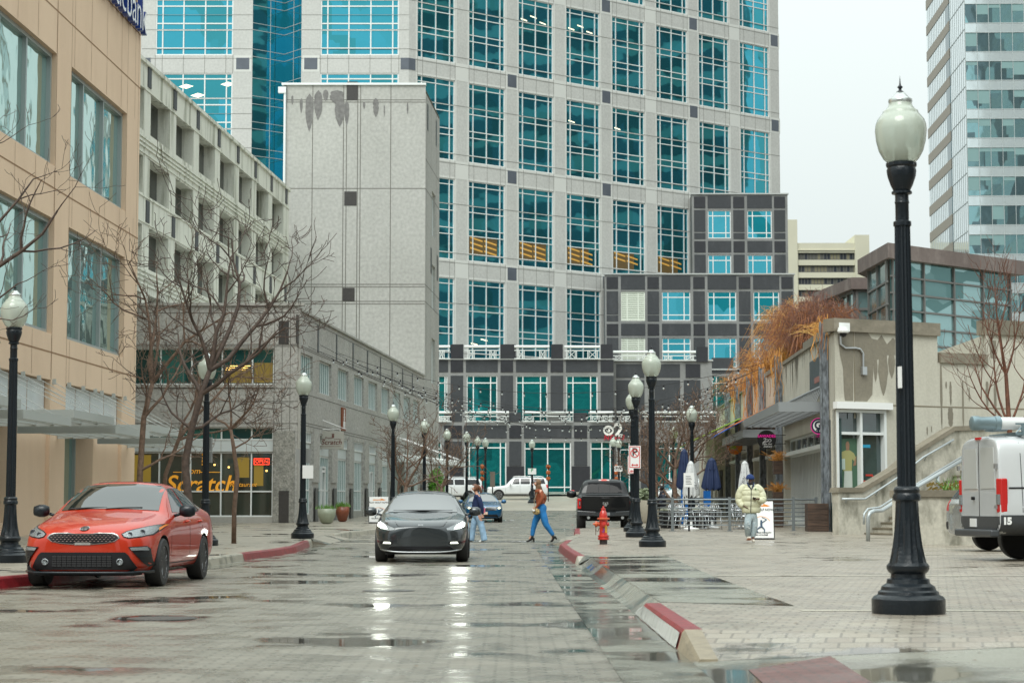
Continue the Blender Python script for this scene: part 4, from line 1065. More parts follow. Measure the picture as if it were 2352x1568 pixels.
for h in hh:
    go = window(hotel, WH, *h, -.4, M_cur[2], mat('hotel_mullion', (.12, .12, .11), .5), vs=[k / 18 for k in range(1, 18)], fw=.12, fd=.15)
    m2 = MB(); m3 = MB()
    for k in range(18):
        a = h[0] + (h[1] - h[0]) * k / 18; t = rt.random(); b = a + (h[1] - h[0]) / 18
        if t < .35: m2.wbox(WH, a, b, -.38, -.33, h[2], h[3])
        elif t < .6: m3.wbox(WH, a, b, -.38, -.33, h[2], h[3])
    m2.build('curtain', M_cur[0], hotel, world=True); m3.build('curtain', M_cur[1], hotel, world=True)

# ------------------------------------------------------------------ modern glass tower at the right
NT = (55.5, 240.0)
WL = Wall((55.5 + .047 * 28.5, 268.5), (-.047, -1)); WR = Wall(NT, (1, -.03))
gt = thing('glass_tower', 'pale glass high-rise with tan bands cut off by the right edge', 'building', (65, 250, 3))
M_wg = glassmat('white_glass', (.72, .80, .82), rough=.08, metal=.7, wob=.2)
M_bg = glassmat('blue_window_glass', (.26, .46, .49), rough=.05, metal=.75, wob=.3, inner=((.12, .19, .21), (.7, .7, .28), .4, .75))
M_tb = mat('tan_spandrel', (.28, .25, .20), .6)
M_thin = mat('thin_mullion', (.45, .5, .5), .5)
ZB = 53.1; P = 3.56; LL = math.hypot(.047 * 28.5, 28.5)
mb = MB()
mb.quad(WR.p(34, 0, 0), WR.p(34, -28, 0), WR.p(34, -28, 110), WR.p(34, 0, 110))
mb.quad((*NT, 110), (*xy(WR, 34, 0), 110), (*xy(WR, 34, -28), 110), (*WL.O, 110)); mb.build('wall', M_tb, gt, world=True)
zs = [ZB + P * k for k in range(-15, 8)]
for z in zs:
    m2 = MB(); m2.wbox(WR, 0, 34, -.1, .05, z - 1.17, z); m2.build('spandrel', M_wg, gt, world=True)
    m2 = MB(); m2.quad(WR.p(0, 0, z), WR.p(34, 0, z), WR.p(34, 0, z + P - 1.17), WR.p(0, 0, z + P - 1.17)); m2.build('window', M_bg, gt, world=True)
    m2 = MB(); m2.wbox(WL, 0, 15, 0, .06, z - 1.9, z - .6); m2.build('tan_band', M_tb, gt, world=True)
m2 = MB()
for k in range(24): m2.wbox(WR, k * 1.44 - .03, k * 1.44 + .03, 0, .09, 0, 110)
for z in zs: m2.wbox(WR, 0, 34, 0, .085, z - .04, z + .04); m2.wbox(WR, 0, 34, 0, .085, z - 1.2, z - 1.14)
for k in range(1, 22): m2.wbox(WL, k * 1.35 - .02, k * 1.35 + .02, 0, .04, 0, 110)
for z in zs: m2.wbox(WL, 18, LL, 0, .045, z - .72, z - .6)
m2.build('mullion', M_thin, gt, world=True)
mb = MB(); mb.quad(WL.p(0, 0, 0), WL.p(LL, 0, 0), WL.p(LL, 0, 110), WL.p(0, 0, 110)); mb.build('glass_wall', M_wg, gt, world=True)
mb = MB(); mb.wbox(WL, 15, 17.8, -.1, .05, 0, 110); mb.build('dark_slot', mat('slot_glass', (.02, .09, .11), .1), gt, world=True)
mb = MB()
for z in zs: mb.wbox(WL, 15, 17.8, -.1, .09, z - 1.9, z - .6)
mb.build('tan_band', M_tb, gt, world=True)
for z in zs:   # blinds drawn to different heights
    if not 18 < z < 66: continue
    for k in range(7):
        if rt.random() < .6:
            h_ = rt.choice((.5, .9, 1.3, 1.7)); mb = MB(); mb.wbox(WR, k * 1.44 + .04, k * 1.44 + 1.4, .0, .02, z + 2.39 - h_, z + 2.39); mb.build('blind', mat('blind_teal', (.22, .36, .36), .6), gt, world=True)
# neighbours outside the picture: they stand round the square and show in the glass
M_nb = mat('neighbour_concrete', (.40, .39, .35), .8, noise=.1, nscale=.2)
M_nbw = mat('neighbour_window', (.08, .09, .10), .2)
def neighbour(lbl, x0, x1, y0, y1, h, face, n):
    t = thing('office_building', lbl, 'building', ((x0 + x1) / 2, (y0 + y1) / 2, 0))
    mb = MB(); mb.box(x0, x1, y0, y1, -.3, h); mb.build('wall', M_nb, t, world=True)
    for k in range(n):
        z = 2 + (h - 3) * k / n; m2 = MB(); dz = (h - 3) / n * .55
        if face == 'W': m2.box(x0 - .05, x0, y0 + 1, y1 - 1, z, z + dz)
        if face == 'E': m2.box(x1, x1 + .05, y0 + 1, y1 - 1, z, z + dz)
        if face == 'N': m2.box(x0 + 1, x1 - 1, y1, y1 + .05, z, z + dz)
        m2.build('window', M_nbw, t, world=True)
neighbour('brown banded office block across the plaza beyond the right edge', 78, 100, 120, 205, 120, 'W', 30)
neighbour('long brown office block on the right side of the street, out of view', 20, 40, 0, 28, 24, 'W', 7)
neighbour('brown office block behind the viewer', -8, 26, -70, -50, 34, 'N', 9)
neighbour('brown office block behind the viewer to the left', -60, -16, -75, -50, 22, 'N', 6)
# ------------------------------------------------------------------ concrete shop building on the right
M_rc = stained('beige_concrete', (.51, .49, .415), (.42, .40, .335), rough=.8, streak=(.9, .9, .2), scale=.8, lo=.45, hi=.7, grain=.06, gscale=14, bump=.2)
M_wetc = stained('wet_concrete', (.19, .17, .13), (.23, .205, .155), rough=.5, streak=(1, 1, .5), scale=1.4, lo=.4, hi=.7, grain=.08, gscale=10)
M_cap = stained('coping_wet_concrete', (.24, .21, .16), (.17, .15, .11), rough=.5, streak=(.6, .6, 1), scale=1.5, lo=.4, hi=.6, grain=.08, gscale=10)
M_dirty = stained('dirty_concrete', (.49, .47, .40), (.15, .145, .11), rough=.8, streak=(1.2, 1.2, .5), scale=1.6, lo=.46, hi=.70, grain=.1, gscale=12, bump=.3)
M_rj = mat('right_joint', (.2, .17, .12), .9)
WX = Wall((10.4 + .0289 * 52, 116), (-.0289, -1))
WQ = Wall((10.4, 64), (1, .5))
shop = thing('shop_building', 'beige concrete shop row with glass doors, steel canopies and wet streaked end wall', 'building', (14, 75, KH + .1))
sA = lambda D: (116 - D) * math.hypot(1, .0289)
mb = MB(); hx = []
posts = [65.6, 80, 86.8, 93, 99.5, 106]
secs = [(66.2, 79.4), (80.6, 86.2), (87.4, 92.4), (93.6, 99), (100, 105.5)]
for d0, d1 in secs: hx.append((sA(d1), sA(d0), gz((d0 + d1) / 2) + KH, 3.75))
holes_wall(mb, WX, 0, 52, 0, 6.72, hx, depth=.35)
s1 = WQ.S(2155, 900); s2 = WQ.S(2267, 900); s3 = 12.5
T1, T2, T3 = 6.75, WQ.Z(2210, 835), WQ.Z(2310, 770)
wz0 = 1.25; hq = [(WQ.S(1921, 1000), WQ.S(2036, 1000), wz0, WQ.Z(1980, 941))]
holes_wall(mb, WQ, 0, s1, 0, T1, hq, depth=.3)
mb.quad(WQ.p(s1 + .002, 0, 0), WQ.p(s2, 0, 0), WQ.p(s2, 0, T2), WQ.p(s1 + .002, 0, T2)); mb.quad(WQ.p(s2 + .002, 0, 0), WQ.p(s3, 0, 0), WQ.p(s3, 0, T3), WQ.p(s2 + .002, 0, T3))
for s, za, zb in ((s1, T2, T1), (s2, T2, T3)): q = WQ.p(s, 0, 0); mb.quad((q.x, q.y, 0), (q.x, q.y + 9, 0), (q.x, q.y + 9, zb), (q.x, q.y, zb))
mb.quad(WQ.p(0, 0, 6.7), WQ.p(s1, 0, 6.7), (WQ.p(s1, 0, 0).x, 116, 6.7), xy(WX, 0, 0) + (6.7,))
mb.quad(WQ.p(s1, 0, T2 - .05), WQ.p(s3, 0, T2 - .05), (WQ.p(s3, 0, 0).x, 100, T2 - .05), (WQ.p(s1, 0, 0).x, 100, T2 - .05))
mb.build('wall', M_rc, shop, world=True)
mb = MB(); mb.wbox(WQ, -.08, s1 + .06, -.5, .1, T1, T1 + .42); mb.wbox(WQ, s1 + .07, s2 + .01, -.5, .08, T2, T2 + .34); mb.wbox(WQ, s2 + .02, s3, -.5, .1, T3, T3 + .5)
for d0, d1, t in ((64.4, 72, 7.02), (72.1, 79.4, 6.85), (80.6, 86, 6.9), (87.4, 92.4, 6.75), (93.6, 116, 6.8)): mb.wbox(WX, sA(d1), sA(d0), -.45, .08, 6.72, t)
mb.build('coping', M_cap, shop, world=True)
mb = MB(); u2 = lambda x: 1665.2 + .3296 * x; v2 = lambda y: 516.8 + .3296 * y
joints(mb, WQ, .006, [WQ.S(u2(898), 800)], [], 0, 0, 3.95, T1, w=.04); joints(mb, WQ, .006, [], [WQ.Z(2090, 932)], WQ.S(2040, 930), s3, 0, 0, w=.04)
joints(mb, WX, .006, [sA(D) for D in (66.9, 68.8, 72, 75.4, 83.5, 90, 96)], [], 0, 0, 4.4, 6.7, w=.03)
mb.build('wall_joint', M_rj, shop, world=True)
# wet patches where the coping drips
rs = random.Random(5)
mp_ = MB()
def wetpoly(W, pts, o=.008):
    tmp = bmesh.new(); vs = [tmp.verts.new(W.p(*((lambda q: (q[0], o, q[1]))(W.at(u, v))))) for u, v in pts]
    f = tmp.faces.new(vs); bmesh.ops.triangulate(tmp, faces=[f]); tmp.verts.index_update()
    b = len(mp_.v); mp_.v += [tuple(v.co) for v in tmp.verts]
    for f in tmp.faces: mp_.f.append(tuple(b + v.index for v in f.verts)); mp_.mi.append(0)
    tmp.free()
cv = lambda L: [(u2(x), v2(y)) for x, y in L]
wetpoly(WQ, cv([(785, 722), (893, 726), (893, 1225), (835, 1222), (828, 1150), (822, 1000), (800, 900), (792, 830)]))
wetpoly(WQ, cv([(903, 726), (985, 735), (1022, 790), (1034, 950), (1026, 1180), (990, 1228), (906, 1225)]))
wetpoly(WQ, cv([(1022, 790), (1062, 800), (1090, 765), (1128, 830), (1170, 785), (1184, 800), (1184, 905), (1130, 905), (1034, 950)]), .0085)
wetpoly(WQ, cv([(1838, 800), (1888, 806), (1892, 930), (1850, 925)]))
for (x, y0, y1, w) in ((1503, 975, 1420, 18), (1540, 1090, 1140, 14), (1570, 1090, 1260, 20), (1570, 1265, 1410, 44), (1655, 1085, 1420, 18), (1880, 1095, 1330, 24), (1825, 1090, 1280, 30), (1408, 1405, 1465, 10), (1438, 1400, 1445, 8), (1700, 1130, 1230, 12), (1098, 820, 1187, 78), (1158, 830, 1068, 52), (1046, 880, 1092, 30)):
    L_, R_ = [], []
    s, za = WQ.at(u2(x), v2(y0)); zb = WQ.Z(u2(x), v2(y1)); w_ = w * .3296 * 66 / F
    n = 9
    for i in range(n + 1):
        t = i / n; ww = w_ / 2 * max(.05, math.sin(math.pi * min(1, t * .9 + .1)) ** .5) * (1 + rs.uniform(-.2, .2))
        L_.append(WQ.p(s - ww, .008, za + (zb - za) * t)); R_.append(WQ.p(s + ww, .008, za + (zb - za) * t))
    for i in range(n): mp_.quad(L_[i + 1], R_[i + 1], R_[i], L_[i])
mp_.build('wet_streak', M_wetc, shop, world=True)
# drips under the coping of the street wall
mp_ = MB()
for k in range(60):
    D = rs.uniform(66, 79) if k < 26 else rs.uniform(81, 112); s = sA(D); h = rs.uniform(.3, 1.5); w = rs.uniform(.03, .12)
    mp_.quad(WX.p(s, .009, 6.7 - h), WX.p(s + w, .009, 6.7 - h * .2), WX.p(s + w * .5, .009, 6.7), WX.p(s - w * .5, .009, 6.7))
mp_.build('wet_streak', M_wetc, shop, world=True)
# corner shop window
h = hq[0]
fh_ = lambda v: (WQ.Z(1980, v) - h[2]) / (h[3] - h[2])
M_cg = mat('shop_window_glass', (.02, .045, .045), .04, ior=1.8, noise=.7, nscale=.8, spec=.8)
window(shop, WQ, h[0], h[1], h[2], h[3], -.2, M_cg, M_alu, vs=(.50,), hs=(fh_(995),), fw=.09, fd=.22, name='shop_window')
m2 = MB(); m2.wbox(WQ, -.05, h[1] + .15, -.05, .18, h[3] + .02, h[3] + .24); m2.build('window_head', M_white, shop, world=True)
m2 = MB(); m2.wbox(WX, sA(65.3), 51.93, -.2, .02, 0.2, 3.95); m2.build('corner_glass', M_cg, shop, world=True)
m2 = MB(); m2.wbox(WQ, 1.02, 1.5, -.19, -.185, 3.02, 3.12); m2.build('window_lettering', mat('tv_blue', (.02, .25, .4), .5, emit=(.05, .5, .8), estr=.1), shop, world=True)
m2 = MB()
for k, (a, z) in enumerate(((1.1, 1.9), (1.3, 2.1), (1.55, 2.05), (1.2, 1.6), (1.4, 1.75))): m2.wbox(WQ, a, a + .28, -.19, -.184, z, z + .06)
m2.build('window_lettering', mat('screen_red', (.4, .03, .02), .5, emit=(1, .1, .05), estr=.06), shop, world=True)
# advertising figure: a flat poster behind the glass
po = thing('window_poster', 'flat poster of a man in a yellow polo shirt in the corner shop window', 'poster', WQ.p(.6, -.1, 1.3))
def poly(mb, W, pts, o, t=.004):
    n = len(pts); b = len(mb.v); mb.v += [tuple(W.p(a, o, z)) for a, z in pts]; mb.f.append(tuple(range(b, b + n))); mb.mi.append(0)
def pw(L): return [WQ.at((2500 + x / 1.96) / 1.7415, (1400 + y / 1.96) / 1.7415) for x, y in L]
for nm, L, c in (('panel', [(1700, 1085), (1862, 1085), (1862, 690), (1700, 690)], (.06, .13, .08)), ('trousers', [(1742, 1085), (1748, 945), (1808, 945), (1812, 1085)], (.5, .55, .5)),
                 ('shirt', [(1738, 945), (1745, 870), (1712, 850), (1728, 795), (1760, 782), (1790, 782), (1822, 805), (1842, 850), (1825, 870), (1808, 850), (1806, 945)], (.35, .34, .14)),
                 ('head', [(1762, 785), (1757, 735), (1765, 714), (1778, 712), (1787, 735), (1785, 782)], (.28, .16, .1)), ('folder', [(1702, 930), (1702, 852), (1752, 848), (1754, 935)], (.45, .55, .5)), ('arm', [(1825, 868), (1842, 820), (1840, 900), (1815, 905)], (.28, .16, .1))):
    mm = MB(); poly(mm, WQ, [q_ for q_ in reversed(pw(L))] if nm == 'x' else pw(L), -.195 + .004 * (0 if nm == 'panel' else 1 + ('folder' in nm or 'arm' in nm) + (nm == 'head'))); mm.build(nm, mat('poster_' + nm, c, .5), po, world=True)
# glazed doors along the street
M_door = mat('storefront_frame', (.70, .73, .71), .45)
M_dg = glassmat('door_glass', (.05, .075, .07), rough=.05, metal=.7, wob=.4, wscale=1.2)
for i, ((d0, d1), hh_) in enumerate(zip(secs, hx)):
    a, b, z0, z1 = hh_; n = int((b - a) / .85)
    window(shop, WX, a, b, z0 + 2.75, z1, -.28, M_dg, M_door, vs=[k / (n // 2) for k in range(1, n // 2)], fw=.07, fd=.04)
    window(shop, WX, a, b, z0 + .2, z0 + 2.75, -.28, M_dg, M_door, vs=[k / (n * 2) for k in range(1, n * 2)], hs=(.03,), fw=.07, fd=.035, name='shop_window')
    m2 = MB(); m2.wbox(WX, a, b, -.3, -.12, z0 - .1, z0 + .2); m2.wbox(WX, a, b, -.25, .1, z0 + 2.72, z0 + 2.86); m2.build('door_frame', M_door, shop, world=True)
# steel posts wrapped with dry vines
M_post = mat('weathered_post', (.17, .19, .21), .5, noise=.6, nscale=14, bump=.6, bscale=20, stretch=(1, 1, .35))
for D in posts:
    t = thing('facade_post', 'weathered steel post at the corner of the shop row beside the wet wall' if D == 65.6 else ('weathered steel post wrapped in dry vines, %s along the shop row' % {80: 'second', 86.8: 'third', 93: 'fourth', 99.5: 'fifth', 106: 'last'}[D]), 'post', WX.p(sA(D), .45, gz(D) + KH), group='posts along the shop row')
    m2 = MB(); g0 = gz(D) + KH
    for k in range(2): m2.wbox(WX, sA(D) - .13, sA(D) + .13, .02 + .22 * k, .06 + .22 * k, g0, 7.2)
    m2.wbox(WX, sA(D) - .06, sA(D) + .06, .06, .24, g0, 7.15)
    m2.build('post', M_post, t, world=True)
# canopies of grating
M_gr = mat('grating_steel', (.34, .36, .37), .4, metal=.5)
def canopy(lbl, Da, Db, o1, z, slope=0):
    t = thing('steel_canopy', lbl, 'canopy', WX.p(sA((Da + Db) / 2), 0, z), group='steel canopies on the shop row')
    m2 = MB(); a, b = sA(Db), sA(Da)
    m2.wbox(WX, a, b, o1 - .06, o1, z - .02, z + .3); m2.wbox(WX, a, a + .06, .1, o1 - .061, z - .02, z + .3); m2.wbox(WX, b - .06, b, .1, o1 - .061, z - .02, z + .3); m2.wbox(WX, a + .061, b - .061, .05, .11, z, z + .25)
    m2.build('frame', M_gr, t, world=True)
    m2 = MB(); n = int((b - a) / .33)
    for k in range(1, n): m2.wbox(WX, a + (b - a) * k / n - .015, a + (b - a) * k / n + .015, .12, o1 - .07, z + .03, z + .2)
    m = max(3, int(o1 / .3))
    for k in range(1, m): m2.wbox(WX, a + .07, b - .07, o1 * k / m - .012, o1 * k / m + .012, z + .04, z + .18)
    m2.build('grating', M_gr, t, world=True)
    m2 = MB(); m2.tube([WX.p(a, .12, z + .82), WX.p(b, .12, z + .82)], .06, 6); n = int((b - a) / .55)
    for k in range(n): m2.tube([WX.p(a + (b - a) * (k + .5) / n, .12, z + .8), WX.p(a + (b - a) * (k + .5) / n, .35, z + .25)], .025, 5)
    m2.build('hanger', M_gr, t, world=True)
canopy('long grey grating canopy over the nearest shop doors', 66.1, 79.3, 1.6, 4.28)
canopy('smaller grey grating canopy beyond the round takeaway sign', 81, 92, 1.5, 3.95)
def fabric(lbl, D0, D1, z0, z1, o1, c):
    t = MB(); n = 6; a, b = sA(D1), sA(D0)
    for k in range(n):
        f0, f1 = k / n, (k + 1) / n
        for (sa, sb) in ((a + (b - a) * f0, a + (b - a) * f1),):
            sag = -.1 * math.sin(math.pi * (f0 + f1) / 2)
            t.hexa([WX.p(sa, .1, z0 - .04), WX.p(sb, .1, z0 - .04), WX.p(sb, o1, z1 - .04 + sag * 0), WX.p(sa, o1, z1 - .04), WX.p(sa, .1, z0), WX.p(sb, .1, z0), WX.p(sb, o1, z1), WX.p(sa, o1, z1)])
    o = t.build('fabric_awning', mat('awning_' + lbl.split()[0], c, .6)); tag(o, lbl, 'awning', 'fabric awnings on the shop row')
fabric('orange fabric awning sloping out over the steel canopy', 80.5, 93.5, 5.35, 4.45, 1.9, (.75, .22, .03))
fabric('blue fabric awning between the orange and lime awnings', 93.6, 100, 5.35, 4.4, 1.8, (.03, .12, .5))
fabric('lime green fabric awning at the far end of the shop row', 98, 112, 5.5, 4.35, 2.6, (.40, .62, .04))
# far portal of the shop row
t = thing('shop_porch', 'pale concrete porch with square openings at the far end of the shop row', 'porch', (xat(1660, 107), 107, 1))
Wp = Wall((xat(1641, 107), 107), (1, 0)); m2 = MB(); Lp = xat(1683, 107) - xat(1641, 107)
holes_wall(m2, Wp, 0, Lp + 2.4, .5, 5.0, [(.1, .45, .5, 3.1), (.62, .86, .5, 3.1)], depth=.5); m2.wbox(Wp, -.05, 3.3, -.3, .12, 4.85, 5.05)
a = Wp.p(0, 0, 0); m2.quad((a.x, 107, .5), (a.x, 116, .5), (a.x, 116, 5), (a.x, 107, 5)); m2.quad((a.x, 107, 5), (a.x + 3, 107, 5), (a.x + 3, 116, 5), (a.x, 116, 5)); m2.build('wall', M_rc, t, world=True)
wtext(t, Wp, 'KK', 2.05 - .95, 4.05, .55, M_white, .05, bold=.03, ext=.02, name='letters')
# corner picture board, camera and conduit
t = thing('wall_sign', 'dark framed picture board high on the shop wall', 'sign', WX.p(sA(66.5), .1, 5.5))
m2 = MB(); m2.wbox(WX, sA(69.6), sA(66.3), .05, .14, 5.0, 6.15); m2.build('board', mat('board_dark', (.02, .03, .04), .35, noise=.5, nscale=3), t, world=True)
m2 = MB(); m2.wbox(WX, sA(68.2), sA(66.7), .14, .15, 5.3, 5.5); m2.build('lettering', mat('board_letter', (.3, .12, .1), .5), t, world=True)
t = thing('security_camera', 'white dome camera on a grey conduit at the corner of the concrete wall', 'camera', WQ.p(.05, .1, 6.4))
cs_, cz_ = WQ.at(u2(785), v2(745)); m2 = MB(); m2.lathe([(.02, .2), (.16, .18), (.19, .05), (.17, 0), (.05, -.02)], 16, WQ.p(cs_, .3, cz_ - .05)); m2.wbox(WQ, cs_ - .02, cs_ + .4, .0, .12, cz_ + .02, cz_ + .3); m2.build('housing', M_white, t, world=True)
m2 = MB(); m2.lathe([(.02, -.12), (.1, -.08), (.13, 0)], 14, WQ.p(cs_, .3, cz_ - .07)); m2.build('dome', M_plastic, t, world=True)
pp = [WQ.at(u2(x), v2(y)) for x, y in ((795, 775), (798, 830), (830, 857), (900, 857), (935, 865), (955, 895), (955, 1005))]
m2 = MB(); m2.tube([WQ.p(a, .06, z) for a, z in pp], .035, 8); a, z = WQ.at(u2(960), v2(1018)); m2.wbox(WQ, a - .09, a + .09, .0, .12, z - .12, z + .14); m2.build('conduit', M_steel, t, world=True)

# ------------------------------------------------------------------ steps, parapet, rails, planter
rc = lambda x, y: (1837.5 + .3662 * x, 861.3 + .3662 * y)
WPp = Wall((9.9, 60.4), (1, .5))
par = thing('stair_parapet', 'stained concrete parapet climbing beside the steps in front of the shop window', 'wall', WPp.p(1, 0, KH))
pp = [WPp.at(*rc(x, y)) for x, y in ((240, 735), (390, 735), (595, 612), (730, 498), (965, 350))]
m2 = MB(); pts = [(pp[0][0], KH)] + [(a, z) for a, z in pp] + [(pp[-1][0] + 2.5, pp[-1][1] + .1), (pp[-1][0] + 2.5, KH)]
def side(mb, W, pts, o0, o1):
    n = len(pts); b = len(mb.v)
    mb.v += [tuple(W.p(a, o1, z)) for a, z in pts] + [tuple(W.p(a, o0, z)) for a, z in pts]
    mb.f.append(tuple(reversed(range(b, b + n)))); mb.mi.append(0); mb.f.append(tuple(range(b + n, b + 2 * n))); mb.mi.append(0)
    for i in range(n):
        j = (i + 1) % n; mb.f.append((b + i, b + j, b + n + j, b + n + i)); mb.mi.append(0)
side(m2, WPp, pts, -.32, 0); m2.build('wall', M_dirty, par, world=True)
m2 = MB(); cp_ = pp + [(pp[-1][0] + 2.5, pp[-1][1] + .1)]
side(m2, WPp, [(a - (.06 if i == 0 else 0), z + .005) for i, (a, z) in enumerate(cp_)] + [(a - (.06 if i == len(cp_) - 1 else 0), z + .15) for i, (a, z) in reversed(list(enumerate(cp_)))], -.4, .06); m2.build('coping', M_cap, par, world=True)
def railtube(pts, r, parent, name='rail'):
    m = MB(); m.tube(pts, r, 8); return m.build(name, mat('galvanised_rail', (.42, .46, .47), .35, metal=.4), parent, smooth=True, world=True)
hr = thing('handrail', 'thin steel handrail fixed to the stained concrete parapet', 'handrail', WPp.p(1, .1, 1.2))
railtube([WPp.p(*((lambda q: (q[0], .1, q[1]))(WPp.at(*rc(x, y))))) for x, y in ((250, 776), (395, 776), (595, 645), (760, 515), (950, 405))], .035, hr)
m2 = MB()
for x, y in ((285, 776), (475, 728), (780, 510), (935, 415)):
    a, z = WPp.at(*rc(x, y)); m2.tube([WPp.p(a, .1, z), WPp.p(a, .0, z - .12)], .02, 6)
m2.build('bracket', MATS['galvanised_rail'], hr, world=True)
st = thing('outdoor_stairs', 'concrete steps climbing to the right between parapet and planter', 'stairs', WPp.p(1.5, 1.5, KH))
m2 = MB(); s0_ = WPp.at(1985, 1200)[0] - .1
for k in range(16):
    m2.wbox(WPp, s0_ + .1 + .31 * k, s0_ + 8, .02, 2.6, KH + .16 * k - (.12 if k == 0 else 0) + .0, KH + .16 * (k + 1) - .03)
m2.build('steps', M_dirty, st, world=True)
for k in range(16):
    m2 = MB(); m2.wbox(WPp, s0_ + .07 + .31 * k, s0_ + .42 + .31 * k, .03, 2.62, KH + .16 * (k + 1) - .029, KH + .16 * (k + 1) + .012); m2.build('tread', M_cap, st, world=True)
hr2 = thing('handrail', 'thick curved grey pipe railing at the foot of the steps', 'handrail', (9.4, 52.5, KH))
def Pz(x, y, D): u, v = rc(x, y); return atY(u, v, D)
railtube([Pz(427, 1040, 52.3), Pz(427, 890, 52.3), Pz(438, 862, 52.3), Pz(465, 850, 52.6), Pz(512, 848, 52.9), Pz(560, 818, 53.2), Pz(610, 782, 53.6), Pz(720, 708, 54.5), Pz(865, 622, 55.6), Pz(1040, 520, 57)], .055, hr2)
railtube([Pz(400, 935, 53.0), Pz(402, 870, 53.0), Pz(425, 838, 53.2), Pz(500, 828, 53.6), Pz(600, 765, 54.4), Pz(720, 690, 55.4), Pz(1035, 500, 57.5)], .03, hr2)
railtube([Pz(863, 630, 55.6), Pz(863, 725, 55.6)], .055, hr2, 'upright')
WPl = Wall((9.25, 48.6), (1, -.22))
plt = thing('stone_planter', 'long concrete planter wall with streaked face beside the steps', 'planter', WPl.p(2, -.5, KH))
m2 = MB(); m2.wbox(WPl, 0, 6.5, -1.6, 0, KH - .05, 1.33); m2.build('wall', M_dirty, plt, world=True)
m2 = MB(); m2.wbox(WPl, -.06, 6.5, -1.66, .06, 1.335, 1.5); m2.build('coping', M_cap, plt, world=True)
M_yel = mat('bark_mulch_yellow', (.45, .33, .10), .9, noise=.5, nscale=12, bump=.8)

# ------------------------------------------------------------------ glass pavilions on the roof terrace
M_brn = stained('brown_fascia', (.13, .10, .09), (.20, .165, .15), rough=.6, streak=(1, 1, .4), scale=1.2, lo=.45, hi=.65, grain=.1, gscale=6)
M_pv = glassmat('pavilion_glass', (.30, .46, .47), rough=.06, metal=.65, wob=.3, inner=((.10, .20, .20), (.5, .5, .9), .35, .75))
M_pf = mat('pavilion_frame', (.13, .13, .125), .5)
pv = thing('glass_pavilion', 'large glass pavilion with brown flat roof above the concrete wall', 'pavilion', (18, 85, 4))
c0 = (xat(2046, 82), 82.0)
PR = Wall(c0, (1.15, 1)); PL = Wall((c0[0], 86.6), (0.0001, -1))
LRt = 9.2; ztop = 11.35
window(pv, PR, .1, LRt - .6, 3.0, ztop, 0, M_pv, M_pf, vs=(.015, .26, .505, .75, .985), hs=[k / 12 for k in range(1, 12)], fw=.075, fd=.1, edge=False, name='glass_wall')
window(pv, PL, .1, 4.5, 3.0, ztop, 0, M_pv, M_pf, vs=(.03, .5, .97), hs=[k / 9 for k in range(1, 9)], fw=.075, fd=.1, edge=False, name='glass_wall')
m2 = MB(); ovr = .35
p0 = Vector((c0[0] - .1, 82 - .5, 0)); p1 = PR.p(LRt, ovr, 0); p2 = PR.p(LRt, -7, 0); p3 = Vector((c0[0] - .35, 87.3, 0))
m2.prism([(p0.x, p0.y), (p1.x, p1.y), (p2.x, p2.y), (p3.x, p3.y)], ztop, ztop + .62); m2.build('roof', M_brn, pv, world=True)
m2 = MB(); e = PR.p(LRt - .6, -6, 0); m2.quad((c0[0] + .1, 87, 3), (e.x, e.y, 3), (e.x, e.y, ztop), (c0[0] + .1, 87, ztop)); m2.build('back_wall', mat('pavilion_back', (.16, .2, .19), .5), pv, world=True)
pv2 = thing('glass_pavilion', 'small glass pavilion with brown roof left of the large one', 'pavilion', (16, 96, 5))
c0 = (xat(1969, 94), 94.0); PL = Wall((c0[0] - .4, 101), (.057, -1)); PR = Wall(c0, (1, .05))
zt = CAMZ + (1166 - 664) / F * 94
window(pv2, PL, 0, 7, 4, zt, 0, M_pv, M_pf, vs=(.2, .4, .6, .8), hs=[k / 8 for k in range(1, 8)], fw=.12, fd=.1, name='glass_wall')
window(pv2, PR, 0, 2.6, 4, zt, 0, M_pv, M_pf, vs=(.3, .65), hs=[k / 8 for k in range(1, 8)], fw=.12, fd=.1, name='glass_wall')
m2 = MB(); m2.prism([(c0[0] - .25, 93.7), (c0[0] + 3, 93.8), (c0[0] + 3, 100), (c0[0] - 1.0, 101)], zt, zt + .55); m2.build('roof', M_brn, pv2, world=True)
